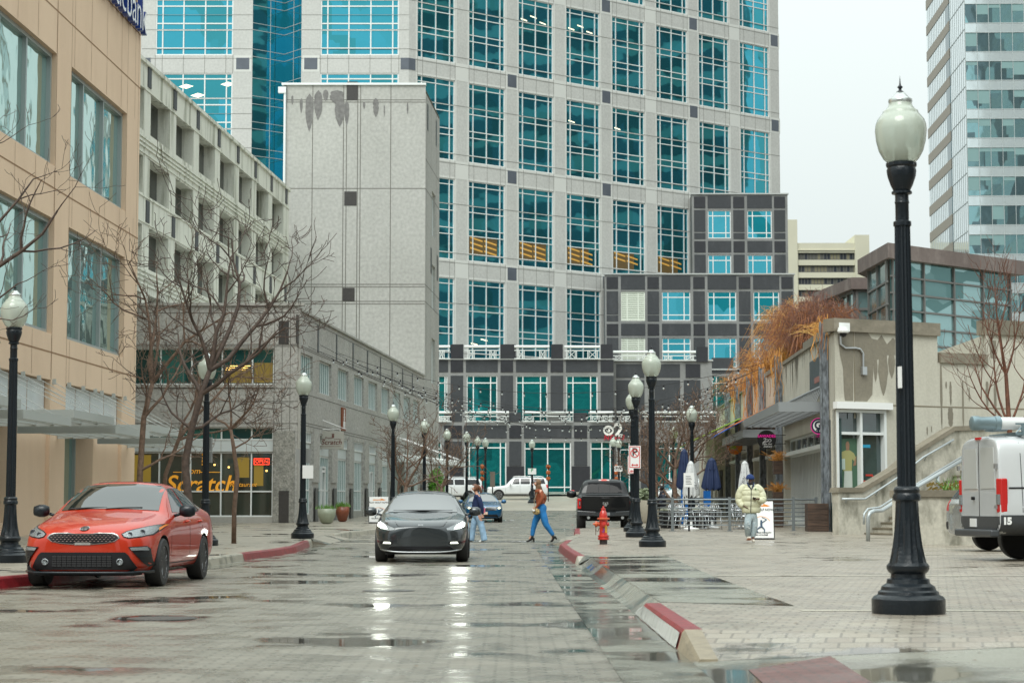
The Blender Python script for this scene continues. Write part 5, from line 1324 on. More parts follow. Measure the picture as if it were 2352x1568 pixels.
# ------------------------------------------------------------------ trees and dry plants
M_bark = mat('bark_brown', (.075, .05, .038), .7, noise=.4, nscale=10, bump=.8, bscale=30, objspace=True)
M_bark2 = mat('bark_grey_brown', (.15, .095, .065), .7, noise=.4, nscale=10, bump=.8, bscale=30, objspace=True)
M_barkr = mat('bark_red_brown', (.14, .055, .03), .6, noise=.4, nscale=10, bump=.6, bscale=30, objspace=True)
def grow(mb, rnd, p, d, L, r, lv, maxlv, bias, kids, zig=.35, ratio=.62, sides=5, minr=.004):
    n = 6 if lv < maxlv else 4
    pts, rad = [p.copy()], [r]; q = p.copy(); dd = d.normalized(); sub = []
    for i in range(n):
        j = Vector((rnd.gauss(0, 1), rnd.gauss(0, 1), rnd.gauss(0, 1))) * zig * (.55 if lv == 0 else 1)
        dd = (dd + j * .5 + bias * (.10 if lv else .04)).normalized()
        q = q + dd * (L / n); f = (i + 1) / n
        rr = max(minr, r * (1 - .72 * f))
        pts.append(q.copy()); rad.append(rr); sub.append((q.copy(), dd.copy(), rr, f))
    mb.tube(pts, rad, sides if lv < 2 else (4 if lv == 2 else 3), cap=False)
    if lv >= maxlv: return
    k = kids[min(lv, len(kids) - 1)]
    for c in range(k):
        f = .25 + .75 * (c + rnd.random()) / k
        s = sub[min(n - 1, int(f * n))]
        side = s[1].cross(Vector((rnd.gauss(0, 1), rnd.gauss(0, 1), rnd.gauss(0, 1)))).normalized()
        nd = (s[1] * rnd.uniform(.45, .9) + side * rnd.uniform(.6, 1.0)).normalized()
        grow(mb, rnd, s[0], nd, L * rnd.uniform(ratio - .15, ratio + .1) * (1.1 - .3 * f), max(minr, s[2] * rnd.uniform(.6, .85)), lv + 1, maxlv, bias, kids, zig, ratio, sides, minr)
def tree(label, trunk, rad, limbs, seed, m=None, maxlv=4, kids=(6, 5, 4, 3), bias=(0, 0, 1), zig=.35, minr=.006, group='bare trees along the street', name='bare_tree', ratio=.6):
    'trunk: list of points; limbs: (index of trunk point, direction, length, radius)'
    rnd = random.Random(seed); m = m or M_bark
    t = thing(name, label, 'tree', trunk[0], group=group)
    mb = MB(); mb.tube(trunk, [q * .85 for q in rad], 10, cap=True); mb.build('trunk', m, t, smooth=True, world=True)
    mb = MB()
    for (i, d, L, r) in limbs: grow(mb, rnd, Vector(trunk[i]), Vector(d), L, r * 1.15, 1, maxlv, Vector(bias), kids, zig, ratio, 6, minr)
    mb.build('branches', m, t, smooth=True, world=True)
    return t
V3 = Vector
def up(u, v, D): return atY(u, v, D)
# left group
D = 45
tree('leaning bare tree with the widest crown, behind the orange car', [up(437, 1262, D), up(433, 1150, D), up(425, 1062, D), up(440, 985, D), up(462, 905, D), up(482, 850, D)], [.125, .11, .10, .09, .08, .065],
     [(5, (.75, .1, .62), 3.0, .06), (5, (.25, -.1, 1), 2.7, .055), (4, (-.5, .3, .8), 1.8, .045), (4, (.9, -.2, .35), 2.6, .05), (5, (-.3, -.3, 1), 2.4, .05), (3, (-.6, -.1, .6), 1.2, .035), (3, (.8, .2, .15), 1.6, .035), (5, (.55, .3, .9), 3.4, .055)], 21, minr=.0075)
D = 50
tree('slim bare tree with an upright trunk in front of the restaurant window', [up(537, 1252, D), up(538, 1170, D), up(545, 1090, D), up(537, 1030, D), up(530, 985, D)], [.075, .07, .07, .06, .045],
     [(4, (-.7, .2, .7), 1.3, .03), (4, (.6, -.2, .9), 1.5, .032), (4, (.1, .1, 1), 1.4, .03), (3, (.8, .1, .5), 1.1, .025), (4, (.9, .2, .5), 1.2, .022)], 5, M_bark2, kids=(6, 5, 4, 3), minr=.005)
D = 56
tree('bare tree beside the corner of the tan building', [up(318, 1200, D), up(322, 1080, D), up(330, 960, D), up(350, 880, D)], [.11, .10, .09, .07],
     [(3, (-.1, 0, 1), 3.2, .06), (3, (.6, .1, .9), 3.0, .055), (3, (.1, .2, .9), 2.0, .045), (2, (.8, -.1, .5), 2.4, .045), (2, (.4, -.3, .8), 1.8, .04), (3, (.3, .3, 1.2), 3.6, .055), (1, (.8, 0, .5), 2.0, .04)], 9, M_bark2, minr=.0075)
D = 58
tree('bare tree with low arching limbs between the lamp and the restaurant', [up(372, 1200, D), up(380, 1090, D), up(410, 1010, D), up(445, 960, D)], [.085, .075, .065, .05],
     [(3, (.6, .1, .8), 2.6, .045), (3, (0, .2, 1), 2.4, .045), (2, (.9, 0, .3), 2.2, .04), (2, (.2, .1, .9), 2.0, .04)], 31, M_bark2, minr=.0075, kids=(6, 5, 4, 3))
D = 30
tree('near bare tree whose long twigs reach in from the left edge', [V3((-9.9, 30, .15)), V3((-9.7, 30, 2)), V3((-9.5, 30.2, 3.6)), V3((-9.0, 30.1, 4.4))], [.16, .14, .12, .09],
     [(3, (1.2, .1, .25), 2.5, .05), (3, (.7, .2, .9), 2.8, .045), (2, (1, .1, .1), 2.2, .035), (3, (.9, -.1, .55), 2.4, .04), (3, (.1, .3, 1), 2.6, .04), (2, (-1, .2, .5), 2, .04)], 14, minr=.004, kids=(5, 4, 3, 2), maxlv=4, ratio=.5)
for k, (u, v, D, hgt, sd, lb) in enumerate(((925, 1195, 80, 3.4, 3, 'bare tree with a forked trunk behind the dark car'), (1008, 1180, 96, 3.4, 8, 'farther bare tree in front of the white vehicle'))):
    g0 = gz(D) + KH; x = xat(u, D)
    tree(lb, [V3((x, D, g0)), V3((x + .05, D, g0 + .8)), V3((x + .15, D, g0 + 1.5))], [.13, .11, .09], [(1, (-.5, .1, 1), 2.0, .05), (2, (.7, 0, .9), 2.6, .055), (2, (.1, .2, 1), 2.4, .05), (2, (-.6, -.1, .9), 2.1, .045), (2, (.9, .1, .4), 1.8, .04), (2, (-.9, 0, .5), 1.6, .035)], sd, M_bark2, minr=.009, kids=(7, 5, 4, 3))
for k, (u, D, sd, lb, sc_) in enumerate(((1556, 78, 12, 'multi-stemmed bare tree behind the two near right lamps', 1.0), (1578, 84, 17, 'bare tree just behind the folded blue umbrellas', .9), (1512, 99, 19, 'small bare tree beyond the pickup truck', .9))):
    g0 = gz(D) + KH; x = xat(u, D)
    tree(lb, [V3((x, D, g0)), V3((x - .08, D, g0 + .7)), V3((x - .12, D, g0 + 1.5)), V3((x - .1, D, g0 + 2.2))], [.15 * sc_, .12 * sc_, .10, .07],
         [(1, (-.45, .1, 1), 2.6 * sc_, .06), (2, (.6, 0, .8), 2.3 * sc_, .05), (3, (.0, .2, 1), 2.2 * sc_, .05), (3, (-.8, -.1, .6), 2.1 * sc_, .045), (3, (.9, .1, .5), 2.1 * sc_, .045), (2, (-.9, 0, .35), 2.0 * sc_, .04), (3, (.4, -.2, 1), 2.3 * sc_, .045)], sd, M_bark2, minr=.008, kids=(7, 6, 5, 3))
D = 47
x = xat(2318, D)
tree('young red-brown tree with rising branches behind the white van', [V3((x + .1, D, 1.3)), V3((x, D, 3.0)), V3((x - .05, D, 4.2)), V3((x - .2, D, 5.2))], [.085, .07, .05, .03],
     [(1, (-.9, 0, .75), 1.7, .03), (1, (.8, 0, .8), 1.7, .03), (1, (-.4, .4, 1), 2.1, .03), (2, (-.8, .1, 1), 1.7, .026), (2, (.6, 0, 1), 1.8, .026), (3, (-.3, 0, 1), 1.5, .02), (2, (-.2, -.4, 1), 1.9, .024), (1, (-1, .2, .35), 1.8, .024), (3, (.4, 0, 1), 1.3, .02), (1, (.9, -.1, .4), 1.8, .024)], 27, M_barkr, minr=.005, zig=.2, kids=(6, 6, 4, 3), bias=(0, 0, 2.2), maxlv=3)
# dry grasses and shrubs on the roof terrace
def spray(label, base, n, h, spread, cols, seed, name='ornamental_shrub', cat='shrub', droop=1.0, r=.011, lean=(0, 0), wide=.5, group='dry shrubs on the shop roof'):
    rnd = random.Random(seed); t = thing(name, label, cat, base, group=group)
    mbs = [MB() for _ in cols]
    for i in range(n):
        an = rnd.uniform(0, 2 * math.pi); e = rnd.random() ** .6; H = h * rnd.uniform(.55, 1.1); S = spread * e
        b = V3((math.cos(an) * wide * e, math.sin(an) * wide * e, 0)); out = V3((math.cos(an) + lean[0], math.sin(an) + lean[1], 0))
        pts = []; nn = 6
        for k in range(nn + 1):
            f = k / nn
            z = H * (math.sin(min(1, f * 1.15) * math.pi / 2) - droop * .62 * e * max(0, f - .45) ** 1.5 * 2)
            pts.append(b + out * S * f ** 1.3 + V3((rnd.gauss(0, .035), rnd.gauss(0, .035), z + rnd.gauss(0, .02))) * 1.0)
        m_ = mbs[rnd.randrange(len(cols))]; m_.tube(pts, [r * (1.3 - .9 * k / nn) for k in range(nn + 1)], 3, cap=False)
        for _ in range(3):
            k = rnd.randint(2, nn - 1); d = V3((rnd.gauss(0, 1), rnd.gauss(0, 1), rnd.uniform(-.2, 1))).normalized() * h * .10
            m_.tube([pts[k], pts[k] + d * .5 + V3((0, 0, .02)), pts[k] + d], [r * .7, r * .6, r * .4], 3, cap=False)
    for m_, c in zip(mbs, cols): m_.build('stems', c, t)
    return t
Ma = mat('dry_stem_orange', (.52, .24, .05), .7, noise=.3, nscale=3); Mb_ = mat('dry_stem_rust', (.30, .115, .04), .7, noise=.3, nscale=3); Mc = mat('dry_stem_straw', (.62, .38, .12), .7, noise=.3, nscale=3); Md = mat('dry_stem_mauve', (.20, .095, .07), .7, noise=.3, nscale=3)
def wp(D, o, z): return WX.p(sA(D), o, z)
spray('largest orange dry shrub on the shop roof', wp(93, -2.2, 6.6), 750, 4.2, 2.2, (Ma, Mb_, Mc, Ma), 1)
spray('rusty dry shrub spilling over the roof edge farther along', wp(101, -1.7, 6.5), 480, 3.0, 1.9, (Ma, Mb_, Ma), 2)
spray('low orange shrub at the far end of the roof edge', wp(110, -1.2, 6.4), 300, 2.2, 1.7, (Mb_, Ma, Mb_), 3)
spray('mauve brown weeping shrub beside the small pavilion', wp(88, -2.2, 6.8), 520, 3.8, 2.2, (Md, Mb_, Md), 4, droop=1.5)
spray('mauve twiggy shrub behind the weeping one', wp(92, -3.2, 7.0), 380, 4.0, 2.2, (Md, Md, Mb_), 41, droop=1.3)
spray('orange dry grass tuft on the near roof corner', wp(68.5, -.5, 6.9), 160, .55, 1.2, (Ma, Mc), 5, droop=1.2, r=.009)
for k, (D, lb) in enumerate(((80, 'second'), (86.8, 'third'), (93, 'fourth'), (99.5, 'fifth'), (65.6, 'corner'))):
    # vines: strands hanging down each post
    rnd = random.Random(50 + k); t = thing('dry_vine', 'dry orange vine hanging down the %s post of the shop row' % lb, 'vine', wp(D, .5, 6.8), group='dry vines on the facade posts')
    mb = MB(); m3 = MB()
    for i in range(18 if D > 66 else 16):
        s_ = rnd.gauss(0, .3); o_ = rnd.uniform(.05, .45); L_ = rnd.uniform(.5, 1) ** 2 * (2.6 if D > 66 else 2.0); z = 7.3; pts = [WX.p(sA(D) + s_ * .5, o_ * .3, 6.9), WX.p(sA(D) + s_ * .8, o_ * .7, z + rnd.uniform(-.1, .2))]
        q_ = 0
        while z > 7.3 - L_: z -= .35; q_ += rnd.gauss(0, .06); pts.append(WX.p(sA(D) + s_ + q_, o_ + rnd.gauss(0, .04), z))
        (mb if i % 3 else m3).tube(pts, .012, 3, cap=False)
    mb.build('strands', Ma, t, world=True); m3.build('strands', Mb_, t, world=True)
# shrub sprigs and mulch on the planter
t = thing('planter_plant', 'green blades and yellow mulch on top of the planter wall', 'plant', WPl.p(2.2, -.6, 1.5))
rnd = random.Random(4); mb = MB()
for i in range(60):
    b = WPl.p(rnd.uniform(1.2, 2.6), rnd.uniform(-1.2, -.1), 1.5); e = b + V3((rnd.gauss(0, .12), rnd.gauss(0, .1), rnd.uniform(.15, .45))); w = V3((.018, 0, 0)); mb.quad(b - w, b + w, e)
mb.build('leaves', mat('leaf_green', (.10, .22, .03), .5), t, world=True)
mb = MB()
for i in range(240):
    b = WPl.p(rnd.uniform(.8, 3.0), rnd.uniform(-1.3, -.05), 1.49 + rnd.random() * .17); s_ = .05; mb.quad(b, b + V3((s_, .02, .02)), b + V3((s_, -.02, .05)), b + V3((0, -.02, .03)))
mb.build('mulch', M_yel, t, world=True)
# green shrub by the far end of the granite building
def leafy(label, c, rx, rz, n, m, seed, name='green_shrub'):
    rnd = random.Random(seed); t = thing(name, label, 'shrub', c); mb = MB()
    for i in range(n):
        d = V3((rnd.gauss(0, 1), rnd.gauss(0, 1), rnd.gauss(0, 1))).normalized() * rnd.random() ** .33
        p = V3(c) + V3((d.x * rx, d.y * rx, rz + d.z * rz)); a = V3((rnd.gauss(0, 1), rnd.gauss(0, 1), rnd.gauss(0, 1))).normalized() * .09; b = a.orthogonal().normalized() * .05
        mb.quad(p - a, p + b, p + a, p - b)
    mb.build('leaves', m, t, world=True)
leafy('small bright green shrub at the end of the granite building', (xat(1003, 125), 125, gz(125) + .15), .55, 1.25, 1600, mat('leaf_bright', (.10, .30, .02), .5, noise=.4, nscale=4), 6)
leafy('pale grey-green shrub in the round planter beyond the pickup', (xat(1480, 84), 84, gz(84) + .9), .5, .35, 500, mat('leaf_sage', (.2, .24, .14), .6, noise=.3, nscale=4), 7)
# ------------------------------------------------------------------ street lamps
M_globe = mat('lamp_globe_acrylic', (.66, .73, .63), .22, spec=.6, trans=.4, ior=1.3, bump=.25, bscale=14, objspace=True, stretch=(1, 1, .15), coat=.5)
M_cap_ = mat('lamp_cap_metal', (.55, .58, .56), .25, metal=.7)
def make_lamp():
    t = thing('street_lamp', 'lamp', 'street lamp', group='acorn street lamps')
    m = MB()
    m.lathe([(.315, 0), (.32, .015), (.32, .125), (.30, .15), (.268, .165), (.262, .19), (.24, .205), (.232, .235), (.21, .25), (.19, .262), (.182, .30), (.152, .31), (.15, .345), (.17, .36), (.186, .39), (.186, .415), (.168, .44)], 32)
    m.build('base', M_black, t, auto=35)
    m = MB()
    pf = [(.162, .44), (.15, .50), (.13, .60), (.115, .72), (.105, .86), (.098, .98)]
    m.lathe(pf, 32, flute=[0, .9, .88, .88, .9, 0]); m.lathe([(.108, .98), (.12, .99), (.122, 1.03), (.11, 1.05), (.116, 1.08), (.104, 1.1), (.09, 1.11)], 24)
    m.build('pedestal', M_black, t, auto=35)
    m = MB(); m.lathe([(.083, 1.11), (.083, 1.3), (.078, 2.4), (.07, 3.42)], 28, flute=[.86, .86, .86, .86])
    m.lathe([(.078, 3.42), (.08, 3.44), (.078, 3.46), (.06, 3.47), (.06, 3.62), (.066, 3.63), (.06, 3.65), (.06, 3.70), (.09, 3.71), (.09, 3.73), (.07, 3.74)], 24)
    m.build('pole', M_black, t, auto=35)
    m = MB(); m.lathe([(.075, 3.74), (.10, 3.79), (.127, 3.87), (.134, 3.92), (.122, 3.945), (.138, 3.96), (.138, 3.985), (.115, 3.995)], 28, flute=[0, .96, .95, .96, 0, .94, .94, 0]); m.build('capital', M_black, t, auto=35)
    m = MB()
    m.lathe([(.115, 3.985), (.16, 4.03), (.198, 4.10), (.222, 4.19), (.231, 4.28), (.226, 4.33), (.21, 4.375), (.175, 4.42), (.158, 4.44), (.156, 4.455), (.128, 4.475), (.108, 4.50), (.10, 4.53)], 36, flute=[0] + [.985] * 7 + [0] * 5, cap=False)
    m.build('globe', M_globe, t, smooth=True)
    m = MB(); m.lathe([(.10, 4.525), (.107, 4.545), (.104, 4.565), (.085, 4.575), (.06, 4.60), (.04, 4.625), (.0, 4.63)], 28, cap=False); m.build('globe_cap', M_cap_, t, smooth=True)
    m = MB(); m.lathe([(.03, 4.62), (.032, 4.635), (.014, 4.645), (.013, 4.66), (.026, 4.675), (.012, 4.69), (.008, 4.70), (.001, 4.78)], 12); m.build('finial', M_black, t, smooth=True)
    m = MB(); m.lathe([(.05, 3.99), (.05, 4.12), (.03, 4.16), (.055, 4.24), (.04, 4.3)], 12); m.build('lamp_socket', mat('socket_grey', (.2, .2, .19), .5), t, smooth=True)
    return t
lamp0 = make_lamp()
LAMPS = [(2080, 17.6, 1, 'nearest street lamp, alone in the right foreground on the plaza'),
 (1497, 46.9, 1, 'black street lamp nearest to the red hydrant, tallest of the middle pair'),
 (1461, 57.0, 1, 'black street lamp carrying two no parking signs'),
 (1453, 65.5, 1, 'street lamp mostly hidden behind the one carrying parking signs'),
 (28, 33.9, 1, 'street lamp at the left edge beside the orange car front'),
 (474, 48.0, 1, 'street lamp rising behind the rear of the orange car'),
 (697, 55.8, 1, 'street lamp at the corner of the granite restaurant building'),
 (903, 76.0, 1, 'street lamp behind the dark oncoming car, by the forked tree'),
 (975, 91.0, 1, 'street lamp among the twigs of the farther left trees'),
 (1027, 109, 1, 'street lamp in front of the cut-off white vehicle'),
 (1072, 117, 1, 'dark-headed street lamp just left of the walking woman in blue'),
 (1097, 131, 0, 'left one of two far street lamps above the blue sedan'),
 (1115, 138, 0, 'right one of two far street lamps above the blue sedan'),
 (1222, 145, 0, 'far street lamp with a small white sign behind the white vehicle'),
 (1408, 135, 0, 'far street lamp above the pickup, left one of two'),
 (1421, 142, 0, 'far street lamp above the pickup, right one of two'),
 (1589, 77, 1, 'street lamp inside the bare tree behind the umbrellas'),
 (1546, 104, 1, 'small far street lamp behind the right bare tree')]
for i, (u, D, kb, lb) in enumerate(LAMPS):
    L_ = lamp0 if i == 0 else copy_tree(lamp0)
    L_['label'] = lb
    L_.location = (xat(u, D), D, gz(D) + (KH if kb else .1)); L_.rotation_euler.z = i * 1.1
# clamps and a small tag on lamps that carry something
def plate(name, lbl, cat, u, v0, v1, D, w, txts, bg=M_white, group=None, edge=None, post=None):
    W = Wall((xat(u, D), D), (1, 0)); z0, z1 = atY(u, v1, D).z, atY(u, v0, D).z
    t = thing(name, lbl, cat, (xat(u, D), D, z0), group=group)
    m = MB(); m.wbox(W, -w / 2, w / 2, -.012, 0, z0, z1); m.build('plate', bg, t, world=True)
    if edge:
        m = MB(); e = w * .06
        for r_ in ((-w / 2 + e, w / 2 - e, z1 - 2 * e, z1 - e), (-w / 2 + e, w / 2 - e, z0 + e, z0 + 2 * e), (-w / 2 + e, -w / 2 + 2 * e, z0 + 2 * e, z1 - 2 * e), (w / 2 - 2 * e, w / 2 - e, z0 + 2 * e, z1 - 2 * e)): m.wbox(W, r_[0], r_[1], 0, .003, r_[2], r_[3])
        m.build('border', edge, t, world=True)
    for (s, a, b, size, mm) in txts: wtext(t, W, s, a * w, z0 + b * (z1 - z0), size, mm, .006, bold=.004, ext=.001)
    return t, W, z0, z1
M_sr = mat('sign_red', (.6, .03, .03), .4); M_sb = mat('sign_black', (.02, .02, .02), .4); M_sg = mat('sign_green', (.02, .3, .1), .4)
def noparking(u, v0, v1, D, lbl, w=.32):
    t, W, z0, z1 = plate('parking_sign', lbl, 'sign', u, v0, v1, D, w, [('P', 0, .70, .32, M_sb)], edge=M_sr, group='no parking signs')
    h = z1 - z0; c = z0 + h * .66; r0 = w * .36; m = MB(); n = 28
    for k in range(n):
        a0, a1 = 2 * math.pi * k / n, 2 * math.pi * (k + 1) / n
        m.quad(*[W.p(r * math.cos(a), .009, c + r * math.sin(a)) for r, a in ((r0 * .82, a0), (r0, a0), (r0, a1), (r0 * .82, a1))])
    m.quad(*[W.p(x, .01, c + z) for x, z in ((-.62 * r0, .5 * r0), (-.5 * r0, .62 * r0), (.62 * r0, -.5 * r0), (.5 * r0, -.62 * r0))]); m.build('prohibition_ring', M_sr, t, world=True)
    m = MB(); z = z0 + h * .15; a = w * .3
    m.wbox(W, -a * .6, a * .6, 0, .006, z - .012, z + .012)
    m.quad(W.p(-a, .006, z), W.p(-a * .5, .006, z - .04), W.p(-a * .5, .006, z + .04)); m.quad(W.p(a, .006, z), W.p(a * .5, .006, z + .04), W.p(a * .5, .006, z - .04)); m.build('arrow', M_sr, t, world=True)
noparking(1457.5, 1023, 1075, 56.75, 'nearer no parking sign with a double arrow on the lamp post', w=.34)
noparking(1453.5, 1047, 1087, 65.2, 'farther no parking sign half hidden behind the nearer one', w=.34)
plate('street_sign', 'small white and green sign on the far lamp behind the white vehicle', 'sign', 1222, 1075, 1089, 144.7, .6, [('P', 0, .65, .35, M_sg)])
plate('street_sign', 'small white notice on the far lamp above the pickup', 'sign', 1419.5, 1069, 1082, 141.5, .6, [('BUS', 0, .7, .2, M_sb), ('STOP', 0, .35, .2, M_sb)])
plate('street_sign', 'plain white panel on the lamp by the restaurant corner', 'sign', 708, 1068, 1098, 55.6, .3, [])
plate('street_sign', 'grey back of a sign on the lamp by the restaurant corner', 'sign', 697, 1030, 1063, 56.1, .42, [], bg=mat('sign_back_grey', (.3, .31, .3), .5))
plate('street_sign', 'grey sign edge on the lamp behind the orange car', 'sign', 484, 1004, 1035, 48.15, .10, [], bg=MATS['sign_back_grey'])
plate('street_sign', 'lower grey sign edge on the lamp behind the orange car', 'sign', 484.5, 1037, 1062, 48.15, .09, [], bg=MATS['sign_back_grey'])
t = thing('sticker', 'small white sticker on the nearest street lamp pole', 'sticker', (xat(2068, 17.5), 17.5, 2.1))
m = MB(); m.lathe([(.0805, 0), (.0805, .2)], 6, cap=False); t2 = Wall((xat(2064.5, 17.52), 17.52), (.35, -1)); m = MB(); m.wbox(t2, 0, .05, -.01, .004, 2.12, 2.31); m.build('label', M_white, t, world=True)
# ------------------------------------------------------------------ festoon lights over the street
M_wire = mat('wire_black', (.01, .01, .01), .6)
M_bulb = mat('bulb_glass', (.75, .8, .8), .08, trans=.5, ior=1.25)
bm_ = MB(); bm_.lathe([(.012, -.10), (.034, -.12), (.042, -.15), (.033, -.18), (.008, -.2)], 8); bulb_me = bm_.mesh('bulb', M_bulb, smooth=True)
bm_ = MB(); bm_.lathe([(.02, .0), (.03, -.02), (.03, -.1), (.02, -.11)], 6); sock_me = bm_.mesh('socket', M_plastic)
strands = [(1.5, 8.0, 80, 6.7), (4.4, 8.3, 86, 6.6), (9.2, 8.3, 80, 6.9), (14.1, 8.2, 93, 6.6), (18.8, 8.2, 86.8, 6.9), (23.5, 8.2, 99.5, 6.6), (28, 8.2, 93, 6.9), (32.5, 8.1, 106, 6.5), (37, 8.0, 99.5, 6.9), (41, 8.0, 110, 6.4), (9.4, 7.9, 106, 6.3), (4.2, 8.0, 99.5, 6.5)]
names = ['first', 'second', 'third', 'fourth', 'fifth', 'sixth', 'seventh', 'eighth', 'ninth', 'tenth', 'eleventh', 'last']
rl = random.Random(2)
for i, (s, z, D, z2) in enumerate(strands):
    A = WS.p(s, .15, z); B = WX.p(sA(D), .7, z2); L_ = (B - A).length; n = max(10, int(L_ / 1.15)); sag = rl.uniform(1.5, 2.3)
    t = thing('string_light', 'festoon string of clear bulbs across the street, %s from the restaurant corner' % names[i], 'string lights', A, group='festoon strings over the street')
    P_ = [A.lerp(B, k / n) - V3((0, 0, sag * 4 * (k / n) * (1 - k / n))) for k in range(n + 1)]
    m = MB(); m.tube(P_, .010, 4); m.build('wire', M_wire, t, world=True)
    for k in range(1, n):
        b = child('bulb', bulb_me, t, P_[k] - A); child('socket', sock_me, b)
# ------------------------------------------------------------------ fire hydrant
x, D = xat(1385, 49.2), 49.2; g0 = KH + gz(D)
hy = thing('fire_hydrant', 'red fire hydrant with yellow wear at the kerb in front of the pickup', 'fire hydrant', (x, D, g0), scale=.95)
M_hy = mat('hydrant_red', (.50, .03, .02), .35, noise=.35, nscale=9, coat=.5, bump=.3, bscale=30, objspace=True); M_hyo = mat('hydrant_orange', (.65, .14, .03), .4, noise=.4, nscale=14, col2=(.45, .04, .02), coat=.3, objspace=True); M_hyy = mat('hydrant_yellow_wear', (.65, .35, .04), .5, noise=.3, nscale=20, objspace=True)
m = MB(); m.lathe([(.10, 0), (.10, .12)], 20); m.build('foot', mat('hydrant_foot_black', (.03, .02, .02), .5), hy, auto=40)
m = MB(); m.lathe([(.14, .12), (.145, .125), (.145, .165), (.132, .17), (.132, .19), (.145, .195), (.145, .225), (.11, .235), (.104, .26), (.104, .62), (.115, .64)], 24); m.build('barrel', M_hy, hy, auto=40)
m = MB(); m.lathe([(.155, .64), (.16, .645), (.16, .675), (.15, .685)], 24); m.build('flange', M_hyo, hy, auto=40)
m = MB(); m.lathe([(.105, .685), (.105, .74), (.10, .78), (.085, .83), (.06, .865), (.055, .875), (.06, .88), (.055, .93), (.03, .935), (.03, .94), (.022, .95), (.02, .985), (.0, .99)], 24); m.build('bonnet', M_hy, hy, auto=40)
m = MB(); m.lathe([(.055, -.1), (.058, -.15), (.075, -.16), (.075, -.215), (.06, -.22), (.03, -.225), (.026, -.27)], 16, (0, 0, .52), axis='x'); m.build('side_nozzle', M_hyo, hy, auto=40)
m = MB(); m.lathe([(.05, -.09), (.05, -.13), (.062, -.135), (.062, -.165), (.02, -.17), (.02, -.2)], 16, (.0, 0, .52), axis='y'); m.build('front_nozzle', M_hy, hy, auto=40)
m = MB(); m.lathe([(.05, .09), (.055, .13), (.04, .15)], 16, (0, 0, .52), axis='x'); m.build('side_nozzle', M_hy, hy, auto=40)
for k in range(6):
    m = MB(); m.lathe([(.012, .112), (.012, .125)], 6, (.125 * math.cos(k * 1.047 + .4), .125 * math.sin(k * 1.047 + .4), .0)); m.lathe([(.014, .225), (.012, .24)], 6, (.125 * math.cos(k * 1.047 + .4), .125 * math.sin(k * 1.047 + .4), .0)); m.build('bolt', M_hy, hy)
m = MB()
for (a, z0, z1, w) in ((-1.15, .29, .5, .10), (-1.0, .3, .42, .07), (-1.3, .36, .55, .05)):
    for j in range(3): m.quad(*[(.1055 * math.cos(q_), .1055 * math.sin(q_), z) for q_, z in ((a + w * j * 2, z0), (a + w * (j + 1) * 2, z0 + .02), (a + w * (j + 1) * 2, z1 - .03), (a + w * j * 2, z1))])
m.build('paint_wear', M_hyy, hy)
wm = text_mesh('hw', .10, 0, shear=.2); m = MB(); m.add_mesh(wm, flatM((.0, -.107, .36), (0.15, 0, 1), (-1, 0, .15))); m.build('blue_scrawl', mat('blue_paint', (.02, .06, .45), .5), hy)
m = MB(); m.tube([(-.2, -.02, .46), (-.19, -.03, .36), (-.15, -.05, .32), (-.11, -.03, .42)], .008, 5); m.tube([(-.2, -.02, .4), (-.2, -.03, .24)], .008, 5); m.build('chain', mat('chain_rust', (.12, .05, .03), .6, metal=.5), hy)
# ------------------------------------------------------------------ cafe railing, tables, chairs, umbrellas
M_rl = mat('railing_steel', (.20, .225, .235), .35, metal=.4)
def fence(lbl, pts, group='patio railings'):
    t = thing('patio_railing', lbl, 'railing', pts[0], group=group)
    for p in pts:
        m = MB(); p = V3(p); m.box(p.x - .045, p.x + .045, p.y - .045, p.y + .045, p.z, p.z + 1.12); m.box(p.x - .1, p.x + .1, p.y - .07, p.y + .07, p.z, p.z + .02); m.build('post', M_rl, t, world=True)
    m = MB()
    for a, b in zip(pts, pts[1:]):
        a, b = V3(a), V3(b)
        for k in range(7): m.tube([a + V3((0, 0, .2 + .14 * k)), b + V3((0, 0, .2 + .14 * k))], .019 if k < 6 else .03, 5)
    m.build('rail', M_rl, t, world=True)
def gp(u, D): return (xat(u, D), D, gz(D) + KH)
fence('grey horizontal rail fence in front of the cafe chairs, with four posts', [gp(1502, 68), gp(1641, 66), gp(1674, 66.2), gp(1792, 66.6), gp(1966, 66.9)][0:1] + [gp(1543, 66), gp(1674, 66), gp(1820, 66.4), gp(1872, 66.6)])
fence('rear rail of the patio running back from the lamps', [gp(1505, 67), gp(1560, 84), gp(1700, 86)])
M_al = mat('chair_aluminium', (.62, .64, .66), .25, metal=.85)
def make_chair():
    t = thing('patio_chair', 'x', 'chair', group='aluminium patio chairs')
    m = MB(); m.lathe([(.21, .43), (.22, .44), (.21, .455)], 18); m.build('seat', M_al, t)
    m = MB(); pts = [(.25 * math.cos(a), .25 * math.sin(a), .66) for a in [R(-30 + 240 * k / 12) for k in range(13)]]; m.tube(pts, .014, 6); m.build('armrest', M_al, t, smooth=True)
    m = MB()
    for q in (.0, .09): m.tube([(-.2 + q, .16, .45), (-.2 + q, .24, .7), (-.12 + q * .5, .28, .86), (.12 - q * .5, .28, .86), (.2 - q, .24, .7), (.2 - q, .16, .45)], .012, 6)
    for k in range(5): m.tube([(-.14 + .07 * k, .2, .46), (-.14 + .07 * k, .275, .82)], .008, 4)
    m.build('backrest', M_al, t, smooth=True)
    for sx in (-1, 1):
        m = MB(); m.tube([(sx * .24, -.1, .66), (sx * .21, -.2, .4), (sx * .24, -.24, 0)], .013, 6); m.build('leg', M_al, t, smooth=True)
        m = MB(); m.tube([(sx * .2, .15, .44), (sx * .24, .24, 0)], .013, 6); m.build('leg', M_al, t, smooth=True)
    return t
